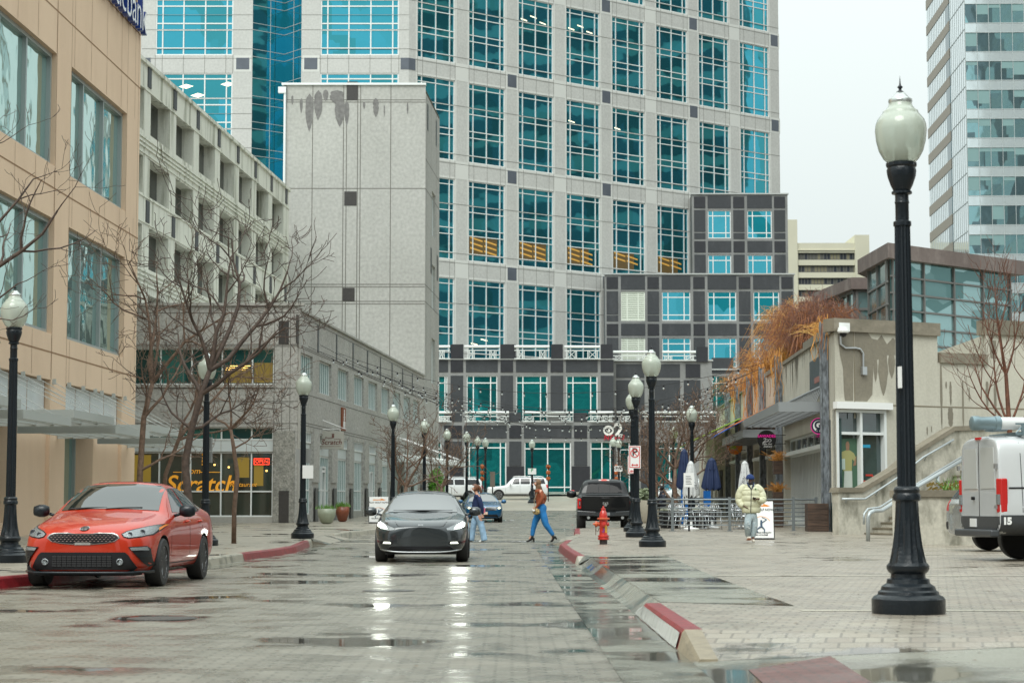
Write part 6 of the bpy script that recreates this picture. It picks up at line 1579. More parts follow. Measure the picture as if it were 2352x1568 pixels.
def make_table():
    t = thing('patio_table', 'x', 'table', group='round aluminium patio tables')
    m = MB(); m.lathe([(.38, .71), (.40, .72), (.40, .74), (.38, .75)], 28); m.build('table_top', M_al, t, auto=40)
    m = MB(); m.lathe([(.035, .03), (.035, .71)], 12); m.build('pedestal', M_al, t, auto=40)
    m = MB(); m.lathe([(.27, 0), (.27, .02), (.05, .05)], 24); m.build('foot', M_al, t, auto=40)
    return t
ch0, tb0 = make_chair(), make_table()
CH = [(1552, 70.5, .4, 'patio chair nearest the pickup end of the railing'), (1568, 69, 2.6, 'patio chair just right of the first railing post'), (1577, 72.5, 1.2, 'patio chair behind the first table'), (1601, 69.5, 3.6, 'patio chair between the two tables'), (1622, 71.5, -.4, 'patio chair facing the blue umbrella'), (1640, 69.2, 3.0, 'patio chair nearest the middle railing post'), (1692, 69.8, .2, 'patio chair beside the walking man'), (1708, 71.5, 2.2, 'patio chair partly behind the walking man'), (1744, 70, 2.9, 'patio chair between the man and the folding sign')]
for i, (u, D, rz, lb) in enumerate(CH):
    c = ch0 if i == 0 else copy_tree(ch0); c.location = gp(u, D); c.rotation_euler.z = rz; c['label'] = lb
for i, (u, D, lb) in enumerate(((1586, 70.8, 'patio table under the nearest white umbrella'), (1612, 70.2, 'patio table under the blue umbrella'), (1700, 70.6, 'patio table behind the walking man'))):
    c = tb0 if i == 0 else copy_tree(tb0); c.location = gp(u, D); c['label'] = lb
def umbrella(lbl, u, D, v_top, v_bot, w, m_, txt=None, seed=0, group='folded patio umbrellas'):
    g0 = gz(D) + KH; zt, zb = atY(u, v_top, D).z - g0, atY(u, v_bot, D).z - g0
    t = thing('patio_umbrella', lbl, 'umbrella', (xat(u, D), D, g0), group=group)
    m = MB(); m.lathe([(.022, .04), (.022, zt)], 8); m.build('pole', mat('umbrella_pole', (.06, .065, .07), .4), t)
    m = MB(); m.lathe([(.26, 0), (.27, .03), (.25, .06), (.05, .09), (.04, .3)], 20); m.build('base', M_white if 'white' in lbl else M_plastic, t, auto=40)
    m = MB(); rnd = random.Random(seed); n = 32; prof = [(.02, 1.0), (.07, .965), (.12, .90), (.115, .885), (.125, .86), (.16, .7), (.21, .4), (.26, .1), (.24, 0)]
    b0 = 0; h = zt - zb; ph = [rnd.uniform(.75, 1.05) for _ in range(8)]
    for i, (r_, f) in enumerate(prof):
        for k in range(n):
            a = 2 * math.pi * k / n; fl = 1 + (.28 * math.cos(8 * a) * min(1, (1 - f) * 2.2)); rr = r_ * w / .5 * fl * (ph[k // 4] if i > 4 else 1)
            m.v.append((rr * math.cos(a), rr * math.sin(a), zb + h * f + (.05 * math.cos(8 * a) if i == len(prof) - 1 else 0)))
    for i in range(len(prof) - 1):
        for k in range(n): k2 = (k + 1) % n; m.f.append((i * n + k, i * n + k2, (i + 1) * n + k2, (i + 1) * n + k)); m.mi.append(0)
    m.build('canopy', m_, t, smooth=True)
    m = MB(); m.lathe([(.14 * w / .5, zb + h * .66), (.16 * w / .5, zb + h * .645)], 16, cap=False); m.build('tie_strap', m_, t)
    if txt:
        W = Wall((xat(u, D), D - .26 * w / .5), (1, 0))
        for (s, a, z, sz, rot) in txt: wtext(t, W, s, a, g0 + zb + h * z, sz, M_sb, .02, rot=rot, ext=.002)
M_nv = mat('umbrella_navy', (.008, .022, .075), .7, bump=.2, bscale=30); M_wu = mat('umbrella_white', (.62, .64, .64), .7, bump=.2, bscale=30)
umbrella('tall navy folded umbrella standing left of the white one', 1571, 74, 1030, 1122, .52, M_nv, seed=1)
umbrella('white folded umbrella with black lettering, nearest the lamps', 1586, 68.5, 1058, 1140, .46, M_wu, [('CAW', -.13, .38, .15, 1.25), ('CRD', .13, .3, .13, -1.2)], seed=2)
umbrella('navy folded umbrella standing alone right of the white one', 1634, 71, 1051, 1124, .62, M_nv, seed=3)
umbrella('white folded umbrella behind the head of the walking man', 1710, 74, 1058, 1125, .52, M_wu, [('CAW', -.1, .3, .15, 1.25)], seed=4)
# notice on a stand, low wooden planters
t = thing('notice_stand', 'white notice sheet on a thin black stand at the railing', 'sign', gp(1582, 66.3)); W = Wall((xat(1581, 66.2), 66.2), (1, 0)); g0 = gz(66) + KH
m = MB(); m.wbox(W, -.03, .03, -.03, 0, g0, g0 + 1.75); m.build('stand', M_plastic, t, world=True); m = MB(); m.wbox(W, -.17, .17, .0, .015, g0 + 1.45, g0 + 1.92); m.build('plate', M_white, t, world=True)
m = MB()
for k in range(6): m.wbox(W, -.1, .1 - .02 * (k % 3), .016, .018, g0 + 1.55 + .05 * k, g0 + 1.565 + .05 * k)
m.build('lettering', M_sb, t, world=True)
M_wood = mat('planter_dark_wood', (.075, .045, .03), .6, noise=.5, nscale=2.5, stretch=(1, 1, 8), bump=.5)
def woodbox(lbl, u0, u1, D, z0, h, dep=.7, plants=True):
    t = thing('wooden_planter', lbl, 'planter', gp(u0, D), group='dark wooden planter boxes'); g0 = gz(D) + KH + z0; x0, x1 = xat(u0, D), xat(u1, D)
    n = max(2, round(h / .17))
    for k in range(n):
        m = MB(); m.box(x0, x1, D, D + dep, g0 + h * k / n + .006, g0 + h * (k + 1) / n - .004); m.build('board', M_wood, t, world=True)
    m = MB(); m.box(x0 + .02, x1 - .02, D + .02, D + dep - .02, g0 - (z0 if z0 < .2 else 0), g0 + h - .03); m.build('lining', M_dark, t, world=True)
    if plants:
        m = MB(); rnd = random.Random(int(u0))
        for i in range(90):
            b = V3((rnd.uniform(x0 + .05, x1 - .05), rnd.uniform(D + .05, D + dep - .05), g0 + h - .05)); m.tube([b, b + V3((rnd.gauss(0, .08), rnd.gauss(0, .06), rnd.uniform(.1, .3))), b + V3((rnd.gauss(0, .2), rnd.gauss(0, .1), rnd.uniform(.05, .45)))], .008, 3, cap=False)
        m.build('dry_stems', Ma, t, world=True)
    return t
woodbox('large dark plank box beside the corner post of the shop row', 1853, 1901, 65.3, 0, .92, plants=False)
woodbox('upper small wooden box raised against the shop doors', 1776, 1797, 74, 1.95, .5, .4)
woodbox('lower wooden box with dry plants beside the shop doors', 1774, 1797, 74, .75, .55, .4)
woodbox('bottom wooden box on the ground beside the shop doors', 1774, 1797, 73.6, 0, .6, .45, plants=False)
# round hanging signs
def rsign(lbl, u, v, D, r, bg, txts, ring=None, name='hanging_sign', arm=1):
    p = atY(u, v, D); W = Wall((p.x, D), (1, 0)); t = thing(name, lbl, 'sign', p)
    Mt = flatM(V3((p.x, D, p.z)), (1, 0, 0), (0, 0, 1)); m = MB(); addM(m, disc(m, r, .06, 40), Mt @ Matrix.Translation((0, 0, -.06))); m.build('disc', bg, t, world=True)
    if ring:
        m = MB(); n = 40
        for k in range(n):
            a0, a1 = 2 * math.pi * k / n, 2 * math.pi * (k + 1) / n; m.quad(*[W.p(q * math.cos(a), .004, p.z + q * math.sin(a)) for q, a in ((r * .93, a0), (r, a0), (r, a1), (r * .93, a1))])
        m.build('rim', ring, t, world=True)
    for (s, a, z, sz, mm, sh) in txts: wtext(t, W, s, a * r, p.z + z * r, sz * r, mm, .01, shear=sh, bold=.003, ext=.002)
    m = MB()
    for z in (.45, -.45): m.tube([(p.x + r * .8, D - .03, p.z + z * r), (p.x + r * (1.0 + arm), D - .03, p.z + z * r)], .014, 5)
    m.build('bracket', M_plastic, t, world=True)
    return t, W, p
M_mg = mat('sign_magenta', (.75, .02, .30), .4, emit=(.9, .02, .35), estr=.3)
rsign('round black takeaway sign reading SAWADEE 2GO Take Out Delivery', 1761, 1009, 78, .37, M_sb, [('SAWADEE', 0, .36, .42, M_mg, 0), ('2', -.3, -.12, .72, M_white, .3), ('GO', .15, -.12, .46, M_white, 0), ('Take Out', 0, -.48, .26, M_white, .35), ('Delivery', .1, -.74, .26, M_white, .35)])
t, W, p = rsign('round navy sign with a white looped monogram near the corner post', 1880.5, 978, 66.3, .27, mat('sign_navy', (.02, .03, .05), .4), [], ring=M_mg, arm=.5)
m = MB(); addM(m, disc(m, .19, .008, 32), flatM(V3((p.x, p.y, p.z)), (1, 0, 0), (0, 0, 1)) @ Matrix.Translation((0, 0, .0))); m.build('emblem', M_white, t, world=True)
wtext(t, W, 'G', -.02, p.z + .02, .36, MATS['sign_navy'], .02, bold=.012); m = MB(); m.quad(*[W.p(a, .016, p.z + z) for a, z in ((-.06, -.2), (0, -.2), (.14, .14), (.09, .14))]); m.quad(*[W.p(a, .017, p.z + z) for a, z in ((-.1, -.13), (-.08, -.17), (.1, -.04), (.08, 0))]); m.build('emblem_stroke', MATS['sign_navy'], t, world=True)
t, W, p = rsign('small round yellow and orange fruit sign near the far awning', 1688, 1026, 92, .35, mat('sign_orange', (.8, .35, .02), .5, noise=.5, nscale=5, col2=(.75, .10, .02)), [], arm=.4)
m = MB(); addM(m, disc(m, .13, .01, 16, 1.3, .7, (-.1, -.02)), flatM(p, (1, 0, 0), (0, 0, 1))); m.build('fruit', mat('sign_lime', (.35, .5, .03), .5), t, world=True)
# folding pavement boards
def aboard(lbl, u, D, w, h, rz, txts, seed=0):
    t = thing('folding_sign', lbl, 'folding sign', gp(u, D), rz=rz, group='white folding pavement signs')
    for sg_, nm in ((-1, 'front_panel'), (1, 'rear_panel')):
        m = MB(); m.hexa([(-w / 2, sg_ * .28 - .012, 0.03), (w / 2, sg_ * .28 - .012, 0.03), (w / 2, sg_ * .28 + .012, 0.03), (-w / 2, sg_ * .28 + .012, 0.03), (-w / 2, sg_ * .04 - .012, h), (w / 2, sg_ * .04 - .012, h), (w / 2, sg_ * .04 + .012, h), (-w / 2, sg_ * .04 + .012, h)])
        m.build(nm, M_white, t)
    m = MB(); m.box(-w / 2 - .02, w / 2 + .02, -.31, -.24, 0, .04); m.box(-w / 2 - .02, w / 2 + .02, .24, .31, 0, .04); m.build('feet', M_plastic, t)
    m = MB()
    for sx in (-1, 1): m.tube([(sx * (w / 2 + .01), -.27, .05), (sx * (w / 2 + .01), 0, h - .02), (sx * (w / 2 + .01), .27, .05)], .018, 5)
    m.build('edge_frame', M_plastic, t)
    for (s, x, z, size, mm) in txts:
        me = text_mesh(s, size, .001, bold=.002); f = z; y = -.28 * (1 - f) - .04 * f - .016
        m = MB(); m.add_mesh(me, flatM((x * w, y, .03 + (h - .03) * z), (1, 0, 0), (0, .24 / h, 1))); m.build('letters', mm, t)
    m = MB(); y = lambda z: -.28 * (1 - z / h) - .04 * z / h - .018; ar = .88 * h
    m.quad((-.3 * w, y(ar), ar - .02), (.1 * w, y(ar), ar - .02), (.1 * w, y(ar), ar + .02), (-.3 * w, y(ar), ar + .02)); m.quad((.1 * w, y(ar), ar - .06), (.38 * w, y(ar), ar), (.1 * w, y(ar), ar + .06)); 
    n = 16
    for k in range(n):
        a0, a1 = math.pi * .12 + math.pi * .75 * k / n, math.pi * .12 + math.pi * .75 * (k + 1) / n
        m.quad(*[(q * math.cos(a) * w, y(h * .42 + q * math.sin(a) * .5), h * .42 + q * math.sin(a) * .5) for q, a in ((.36, a0), (.385, a0), (.385, a1), (.36, a1))])
    m.build('arrow', mat('sign_arrow_orange', (.85, .3, .05), .5), t)
    m = MB(); s_ = h * .36; zz_ = h * .18
    for (x0, z0, x1, z1, q0, q1) in ((0, .62, 0, .78, .05, .05), (0, .38, .0, .62, .05, .06), (0, .4, -.12, .2, .05, .03), (-.12, .2, -.1, .0, .03, .025), (0, .4, .08, .2, .05, .03), (.08, .2, .07, 0, .03, .025), (0, .6, .14, .82, .03, .02), (.14, .82, .02, .98, .02, .015)):
        a = V3((x0 * w * 1.6, y(zz_ + z0 * s_ * 1.15) - .004, zz_ + z0 * s_ * 1.15)); b = V3((x1 * w * 1.6, y(zz_ + z1 * s_ * 1.15) - .004, zz_ + z1 * s_ * 1.15)); m.tube([a, b], [q0 * .55, q1 * .55], 6)
    m.build('player_figure', mat('figure_slate', (.05, .09, .15), .5), t)
    return t
aboard('white folding sign with an orange arrow and golfer, beside the walking man', 1745, 54.5, .66, 1.03, R(-3), [('PLAY GOLF NOW!', 0, .77, .09, M_sb), ('GOLFING FACILITY', 0, .15, .062, M_sb), ('801-413-3568', .0, .09, .06, M_sb)])
aboard('white folding sign with an orange arrow, behind the dark oncoming car', 871, 84, .8, 1.1, R(4), [('PLAY GOLF NOW!', 0, .77, .1, M_sb), ('GOLFING FACILITY', 0, .15, .07, M_sb)])
# plant pots by the restaurant
def pot(lbl, u, v, D, r0, r1, h, m_, plant):
    t = thing('plant_pot', lbl, 'pot', gp(u, D), group='plant pots by the restaurant door')
    m = MB(); m.lathe([(r0 * .6, 0), (r0, .06), (r1 * .97, h * .6), (r1, h), (r1 * .9, h), (r1 * .85, h - .06)], 28); m.build('pot', m_, t, smooth=True)
    m = MB(); rnd = random.Random(int(u))
    for i in range(140): b = V3((rnd.gauss(0, r1 * .45), rnd.gauss(0, r1 * .45), h - .03)); e = b + V3((rnd.gauss(0, .06), rnd.gauss(0, .06), rnd.uniform(.08, plant))); m.quad(b, b + V3((.03, .01, .03)), e)
    m.build('leaves', MATS['leaf_green'], t)
pot('pale green round pot at the restaurant side door', 752, 0, 81.5, .24, .38, .62, mat('pot_sage', (.33, .37, .28), .4, noise=.15, nscale=3), .25)
pot('rust brown tapering pot just beyond the pale one', 788, 0, 87.5, .2, .31, .66, mat('pot_rust', (.20, .06, .03), .35, noise=.25, nscale=6), .3)
# blue parking kiosk, round concrete planters, newspaper boxes
t = thing('parking_kiosk', 'blue and white parking pay station behind the cafe railing', 'kiosk', gp(1581, 80)); x0, g0 = xat(1564, 80), gz(80) + KH; M_kb = mat('kiosk_blue', (.01, .16, .55), .35); W = Wall((x0, 80), (1, 0))
m = MB(); m.wbox(W, 0, .42, -.4, 0, g0, g0 + 1.85); m.build('cabinet', M_kb, t, world=True, bevel=.03); m = MB(); m.wbox(W, .05, .37, -.005, .012, g0 + .8, g0 + 1.35); m.build('display', M_white, t, world=True)
wtext(t, W, 'P', .21, g0 + 1.6, .3, M_white, .01, bold=.01); wtext(t, W, 'SLC', .21, g0 + 1.2, .14, M_kb, .018); m = MB()
m = MB(); m.wbox(W, .8 + .1, .8 + .38, -.3, 0, g0, g0 + 1.35); m.build('side_cabinet', M_kb, t, world=True)
for k, (u, D) in enumerate(((1492, 84), (1507, 88))):
    t = thing('round_planter', ('pale round concrete planter beside the pickup', 'pale round concrete planter just behind the first one')[k], 'planter', gp(u, D), group='round concrete planters'); m = MB(); m.lathe([(.5, 0), (.58, .1), (.62, .8), (.6, .95), (.5, .95), (.5, .85)], 28); m.build('bowl', M_kerb, t, auto=40)
for k, (u, D, w) in enumerate(((1536, 71.5, .32), (1604, 73, .3), (1625, 74, .3))):
    t = thing('litter_bin', ('black square bin behind the first railing post', 'black box between the patio chairs', 'black box behind the blue umbrella')[k], 'bin', gp(u, D)); m = MB(); m.lathe([(w, 0), (w * 1.05, .6), (w * 1.02, .62)], 16); m.build('body', M_plastic, t, auto=40); m = MB(); m.lathe([(w * 1.08, .62), (w * 1.08, .68), (w * .6, .74)], 16); m.build('lid', mat('bin_lid', (.25, .27, .2), .5), t, auto=40)
# orange flower balls and thin post by the podium
for k, (u, v0, D) in enumerate(((1108, 1086, 150), (1259, 1086, 150), (1415, 1086, 150))):
    t = thing('autumn_decoration', ('stack of three orange flower balls between two far lamps', 'stack of orange flower balls at the back of the white vehicle', 'stack of orange flower balls behind the pickup')[k], 'decoration', gp(u, D), group='orange flower ball stacks')
    m = MB(); m.lathe([(.04, 0), (.04, 2.6)], 6); m.build('stake', M_plastic, t)
    for j, z in enumerate((1.7, 2.15, 2.6)):
        m = MB(); rnd = random.Random(k * 7 + j)
        for i in range(160):
            d = V3((rnd.gauss(0, 1), rnd.gauss(0, 1), rnd.gauss(0, 1))).normalized(); p = V3((0, 0, z)) + d * rnd.uniform(.1, .19); a = d.orthogonal().normalized() * .05; b = d.cross(a).normalized() * .05; m.quad(p - a, p + b, p + a, p - b)
        m.build('flower_ball', mat('flower_orange', (.45, .12, .03), .7, noise=.4, nscale=6), t)
t = thing('sign_post', 'short thin post with a dark narrow sign back by the white vehicle', 'sign', gp(1246, 130)); x0 = xat(1246, 130)
t.location = (xat(1246 - 0, 130), 130, gz(130)); m = MB()
t.location = (xat(1246, 130), 130, gz(130)); 
m.box(-.04, .04, -.04, .04, 0, 2.0); m.build('post', M_plastic, t); m = MB(); m.box(-.16, .16, -.05, -.02, 1.4, 2.4); m.build('plate', mat('sign_back_brown', (.12, .1, .08), .6), t); t.location.x = xat(1246 - .0, 130); t.location = (xat(1700 / 1.7415 + 530 / 1.96 / 1.7415, 130), 130, gz(130))
# ------------------------------------------------------------------ vehicles: a lofted shell, with every panel laid on it by projection
M_cglass = mat('car_glass', (.015, .02, .02), .03, spec=.8, ior=2.6)
M_cglassk = mat('car_glass_tinted', (.012, .018, .016), .03, spec=.7, ior=1.9)
M_cglass2 = mat('car_glass_dark', (.01, .01, .012), .05, ior=1.5)
M_lens = mat('lamp_lens_clear', (.28, .30, .31), .08, metal=.5, bump=.6, bscale=60, objspace=True)
M_rim = mat('alloy_dark', (.24, .24, .25), .3, metal=.8)
M_rimL = mat('alloy_light', (.45, .45, .45), .3, metal=.8)
M_tail = mat('tail_lamp_red', (.45, .01, .01), .15, coat=.6, emit=(.8, .01, .01), estr=.12)
M_under = mat('wheel_well', (.006, .006, .006), .9)
def paint(name, c, flake=.25, rough=.32, metal=.35):
    return mat(name, c, rough, metal=metal, coat=1.0, noise=.04, nscale=3, objspace=True)
def loft(parent, stations, m, name='body', arches=(), wr=.36, sub=2, inner=.62, cut_w=None):
    rings = []
    for (y, zb, wl, zm, wm, zs, ws, zt, wt, zc) in stations:
        rings.append([(0, zb), (wl * .6, zb), (wl, zb + .015), (wm * .985, (zb + zm) / 2), (wm, zm), (wm * .5 + ws * .5 + .012, zm * .45 + zs * .55), (ws, zs), (ws * .35 + wt * .65, zs * .35 + zt * .65), (wt, zt), (wt * .55, zt + (zc - zt) * .8), (0, zc)])
    bm = bmesh.new(); V = []
    for st, rg in zip(stations, rings):
        y = st[0]; left = [bm.verts.new((x, y, z)) for x, z in rg]
        right = [left[0]] + [bm.verts.new((-x, y, z)) for x, z in rg[1:-1]] + [left[-1]]
        V.append((left, right))
    k = len(rings[0])
    for (l0, r0), (l1, r1) in zip(V, V[1:]):
        for i in range(k - 1):
            bm.faces.new((l0[i], l0[i + 1], l1[i + 1], l1[i])); bm.faces.new((r0[i + 1], r0[i], r1[i], r1[i + 1]))
    for (l, r), rev in ((V[0], False), (V[-1], True)):
        for i in range(k - 1):
            if i == 0: continue
            q = (l[i], r[i], r[i + 1], l[i + 1]) if i + 1 < k - 1 else (l[i], r[i], l[i + 1])
            try: bm.faces.new(q)
            except ValueError: pass
        try: bm.faces.new((l[0], r[1], l[1]))
        except ValueError: pass
    bmesh.ops.recalc_face_normals(bm, faces=bm.faces)
    me = bpy.data.meshes.new(name); bm.to_mesh(me); bm.free(); me.materials.append(m); me.materials.append(M_under)
    me.polygons.foreach_set('use_smooth', [True] * len(me.polygons))
    o = child(name, me, parent)
    s = o.modifiers.new('sub', 'SUBSURF'); s.levels = s.render_levels = sub
    dg = bpy.context.evaluated_depsgraph_get(); dg.update()
    smooth = bpy.data.meshes.new_from_object(o.evaluated_get(dg)); o.modifiers.clear()
    bv = BVHTree.FromPolygons([v.co.copy() for v in smooth.vertices], [tuple(p.vertices) for p in smooth.polygons])
    # cut the wheel arches
    o.data = smooth
    if arches:
        cm = MB()
        W_ = max(s_[4] for s_ in stations) + .3
        for (y, z, r) in arches:
            for sx in (-1, 1):
                cm.lathe([(r, sx * inner), (r, sx * W_)] if sx > 0 else [(r, -W_), (r, -inner)], 40, (0, y, z), axis='x')
        co = bpy.data.objects.new('cut', cm.mesh('cut', M_under)); COL.objects.link(co)
        for p in co.data.polygons: p.use_smooth = False
        b_ = bmesh.new(); b_.from_mesh(co.data); bmesh.ops.recalc_face_normals(b_, faces=b_.faces); b_.to_mesh(co.data); b_.free()
        co.parent = parent
        bo = o.modifiers.new('b', 'BOOLEAN'); bo.operation = 'DIFFERENCE'; bo.object = co; bo.solver = 'EXACT'; bo.material_mode = 'TRANSFER'
        dg.update(); dg = bpy.context.evaluated_depsgraph_get()
        fin = bpy.data.meshes.new_from_object(o.evaluated_get(dg)); o.modifiers.clear(); o.data = fin
        bpy.data.objects.remove(co)
        try: o.data.set_sharp_from_angle(angle=R(50))
        except Exception: pass
    return o, bv
def panel(parent, bv, pts, view, m, name, off=.006, step=.07, smooth=True, depth=.02, mirror=False, maxd=9):
    'lay a flat outline on the body, seen from front F, rear B, side L (+x) or S (-x), or top T'
    sets = [pts] + ([[(-a, b) for a, b in pts]] if mirror and view in 'FBT' else [])
    res = None
    for ps in sets:
        bm = bmesh.new(); vs = [bm.verts.new((a, b, 0)) for a, b in ps]; f = bm.faces.new(vs)
        bmesh.ops.triangulate(bm, faces=[f])
        xs = [p[0] for p in ps]; ys = [p[1] for p in ps]
        for lo, hi, ax in ((min(xs), max(xs), 0), (min(ys), max(ys), 1)):
            n = int((hi - lo) / step)
            for i in range(1, n + 1):
                c = lo + (hi - lo) * i / (n + 1); no = (1, 0, 0) if ax == 0 else (0, 1, 0)
                bmesh.ops.bisect_plane(bm, geom=bm.verts[:] + bm.edges[:] + bm.faces[:], plane_co=(c if ax == 0 else 0, c if ax == 1 else 0, 0), plane_no=no)
        boundary = [e for e in bm.edges if e.is_boundary]
        for v in bm.verts:
            a, b = v.co.x + (2e-4 if abs(v.co.x) < 1e-4 else 0), v.co.y + 1.3e-4
            if view == 'F': o, d = V3((a, -6, b)), V3((0, 1, 0))
            elif view == 'B': o, d = V3((a, 14, b)), V3((0, -1, 0))
            elif view == 'L': o, d = V3((6, a, b)), V3((-1, 0, 0))
            elif view == 'S': o, d = V3((-6, a, b)), V3((1, 0, 0))
            else: o, d = V3((a, b, 6)), V3((0, 0, -1))
            hit, nn, _, _ = bv.ray_cast(o, d)
            if hit is None or (hit - o).length > maxd + 6:
                q, nn2, _, _ = bv.find_nearest(o + d * 6); hit = q; nn = -d
            if nn.dot(d) > 0: nn = -nn
            n2 = (nn - d).normalized()
            v.co = hit + n2 * off
        r = bmesh.ops.extrude_edge_only(bm, edges=boundary)
        dv = {'F': V3((0, 1, 0)), 'B': V3((0, -1, 0)), 'L': V3((-1, 0, 0)), 'S': V3((1, 0, 0)), 'T': V3((0, 0, -1))}[view]
        for e in r['geom']:
            if isinstance(e, bmesh.types.BMVert): e.co += dv * depth
        bmesh.ops.recalc_face_normals(bm, faces=bm.faces)
        me = bpy.data.meshes.new(name); bm.to_mesh(me); bm.free(); me.materials.append(m)
        me.polygons.foreach_set('use_smooth', [True] * len(me.polygons))
        try: me.set_sharp_from_angle(angle=R(40))
        except Exception: pass
        res = child(name, me, parent)
    return res
def side_panels(parent, bv, pts, m, name, **k):
    panel(parent, bv, pts, 'L', m, name, **k); panel(parent, bv, pts, 'S', m, name, **k)
def ell(cx, cy, rx, ry, n=20): return [(cx + rx * math.cos(2 * math.pi * i / n), cy + ry * math.sin(2 * math.pi * i / n)) for i in range(n)]
def wheels(parent, ys, track, r, w, m_rim, style=5, zc=None):
    zc = zc or r
    for y in ys:
        for sx in (-1, 1):
            wo = child('wheel', None, parent); wo.location = (sx * track, y, zc)
            KIDS.setdefault(wo.name, [])
            rr = r * .66
            m = MB(); x0, x1 = sx * -w, 0
            m.lathe([(rr, sx * -w * .98), (r * .94, sx * -w), (r, sx * -w * .88), (r, sx * -w * .12), (r * .95, 0), (rr * 1.04, sx * .004), (rr, sx * -.012)], 36, axis='x'); m.build('tyre', M_rubber, wo, auto=35)
            m = MB(); m.lathe([(rr, sx * -w * .9), (rr, sx * -.01), (rr * .93, sx * -.008), (rr * .9, sx * -.05), (rr * .9, sx * -w * .6)], 36, axis='x'); m.lathe([(.001, sx * -.02), (rr * .2, sx * -.02), (rr * .22, sx * -.05)], 16, axis='x')
            ns = {5: 5, 6: 6, 10: 10}[style]
            for k in range(ns):
                for dq in ((-.16, .16) if style == 5 else (0,)):
                    a = 2 * math.pi * k / ns + .3; a2 = a + dq
                    p0 = V3((sx * -.03, rr * .15 * math.cos(a), rr * .15 * math.sin(a))); p1 = V3((sx * -.02, rr * .95 * math.cos(a2), rr * .95 * math.sin(a2)))
                    m.tube([p0, p1], [rr * (.07 if style == 5 else .10)] * 2, 4)
            m.build('rim', m_rim, wo)
            m = MB(); m.lathe([(rr * .88, sx * -w * .62), (rr * .6, sx * -w * .6), (.001, sx * -w * .6)], 24, axis='x', cap=False); m.build('brake_disc', M_dark, wo)
def mirror_pair(parent, y, x, z, m, sc_=1.0):
    for sx in (-1, 1):
        me = MB(); me.lathe([(.0, -.12), (.06, -.11), (.085, -.04), (.085, .03), (.06, .09), (0, .1)], 14, (0, 0, 0), axis='x', sx=.75, sy=1.0, cap=False)
        me.tube([(-sx * .1, .0, -.04), (-sx * .2, .02, -.07)], .022, 6)
        o = me.build('side_mirror', m, parent, smooth=True); o.location = (sx * (x + .14), y, z); o.scale = (sc_,) * 3
def text_on(parent, txt, size, loc, view, m, name, shear=0, bold=.0):
    me = text_mesh(txt, size, .004, shear, bold=bold)
    ex, ey = {'F': ((1, 0, 0), (0, 0, 1)), 'B': ((-1, 0, 0), (0, 0, 1)), 'L': ((0, 1, 0), (0, 0, 1))}[view]
    b = MB(); b.add_mesh(me, flatM(loc, ex, ey)); return b.build(name, m, parent)
def front_y(bv, x, z, view='F'):
    x = x or 2e-4
    h = bv.ray_cast(V3((x, -6 if view == 'F' else 14, z)), V3((0, 1 if view == 'F' else -1, 0)))[0]
    return h.y if h else 0

# ---- orange saloon, parked at the left kerb and facing the camera
car = thing('parked_car', 'orange saloon car parked at the left red kerb, facing the camera', 'car', (-5.74, 26.75, 0), rz=R(-2.7), scale=1.01)
M_or = mat('paint_orange', (.45, .024, .003), .40, metal=.1, spec=.25, coat=.8, noise=.05, nscale=3, objspace=True)
ST = [(.0, .24, .42, .42, .52, .62, .50, .70, .36, .735), (.06, .21, .58, .44, .68, .66, .64, .745, .48, .775), (.20, .185, .70, .46, .815, .69, .775, .80, .60, .825), (.42, .17, .78, .47, .872, .74, .85, .865, .66, .885),
      (.87, .165, .80, .50, .90, .80, .885, .93, .68, .95), (1.28, .165, .80, .50, .90, .87, .885, .985, .70, 1.01), (1.42, .165, .80, .50, .90, .89, .88, 1.01, .72, 1.04), (1.62, .165, .80, .50, .90, .92, .88, 1.12, .70, 1.15), (2.15, .165, .80, .50, .90, .94, .875, 1.375, .585, 1.42), (2.35, .165, .80, .50, .90, .945, .875, 1.40, .575, 1.445),
      (3.0, .165, .80, .50, .90, .97, .875, 1.395, .57, 1.445), (3.4, .165, .80, .52, .90, .985, .875, 1.34, .565, 1.395), (3.9, .17, .80, .54, .90, 1.0, .865, 1.16, .585, 1.20), (4.2, .18, .80, .56, .89, 1.0, .85, 1.07, .62, 1.10), (4.45, .22, .76, .58, .87, .98, .81, 1.05, .60, 1.07), (4.6, .30, .66, .60, .78, .92, .72, .99, .52, 1.0), (4.64, .36, .5, .62, .6, .88, .55, .94, .4, .95)]
body, bv = loft(car, ST, M_or, arches=((.87, .32, .375), (3.57, .32, .375)))
wheels(car, (.87, 3.57), .905, .325, .22, M_rim, 5)
mp = panel
mp(car, bv, [(-.685, 1.02), (-.60, 1.33), (-.53, 1.372), (-.2, 1.40), (.2, 1.40), (.53, 1.372), (.60, 1.33), (.685, 1.02), (.25, 1.045), (-.25, 1.045)], 'F', M_cglassk, 'windscreen', off=.008)
side_panels(car, bv, [(1.72, 1.0), (2.05, 1.22), (2.28, 1.335), (2.52, 1.345), (2.52, .99)], M_cglass2, 'side_window', off=.006)
side_panels(car, bv, [(2.60, .99), (2.60, 1.345), (3.0, 1.34), (3.32, 1.26), (3.40, 1.2), (3.40, 1.01)], M_cglass2, 'side_window', off=.006)
side_panels(car, bv, [(3.46, 1.02), (3.46, 1.17), (3.75, 1.05)], M_cglass2, 'side_window', off=.006)
for y0 in (1.32, 2.56, 3.45):
    side_panels(car, bv, [(y0, .30), (y0, .92), (y0 + .012, .92), (y0 + .012, .30)], M_dark, 'door_gap', off=.002, step=.15)
side_panels(car, bv, [(1.32, .295), (3.2, .295), (3.2, .308), (1.32, .308)], M_dark, 'door_gap', off=.002, step=.15)
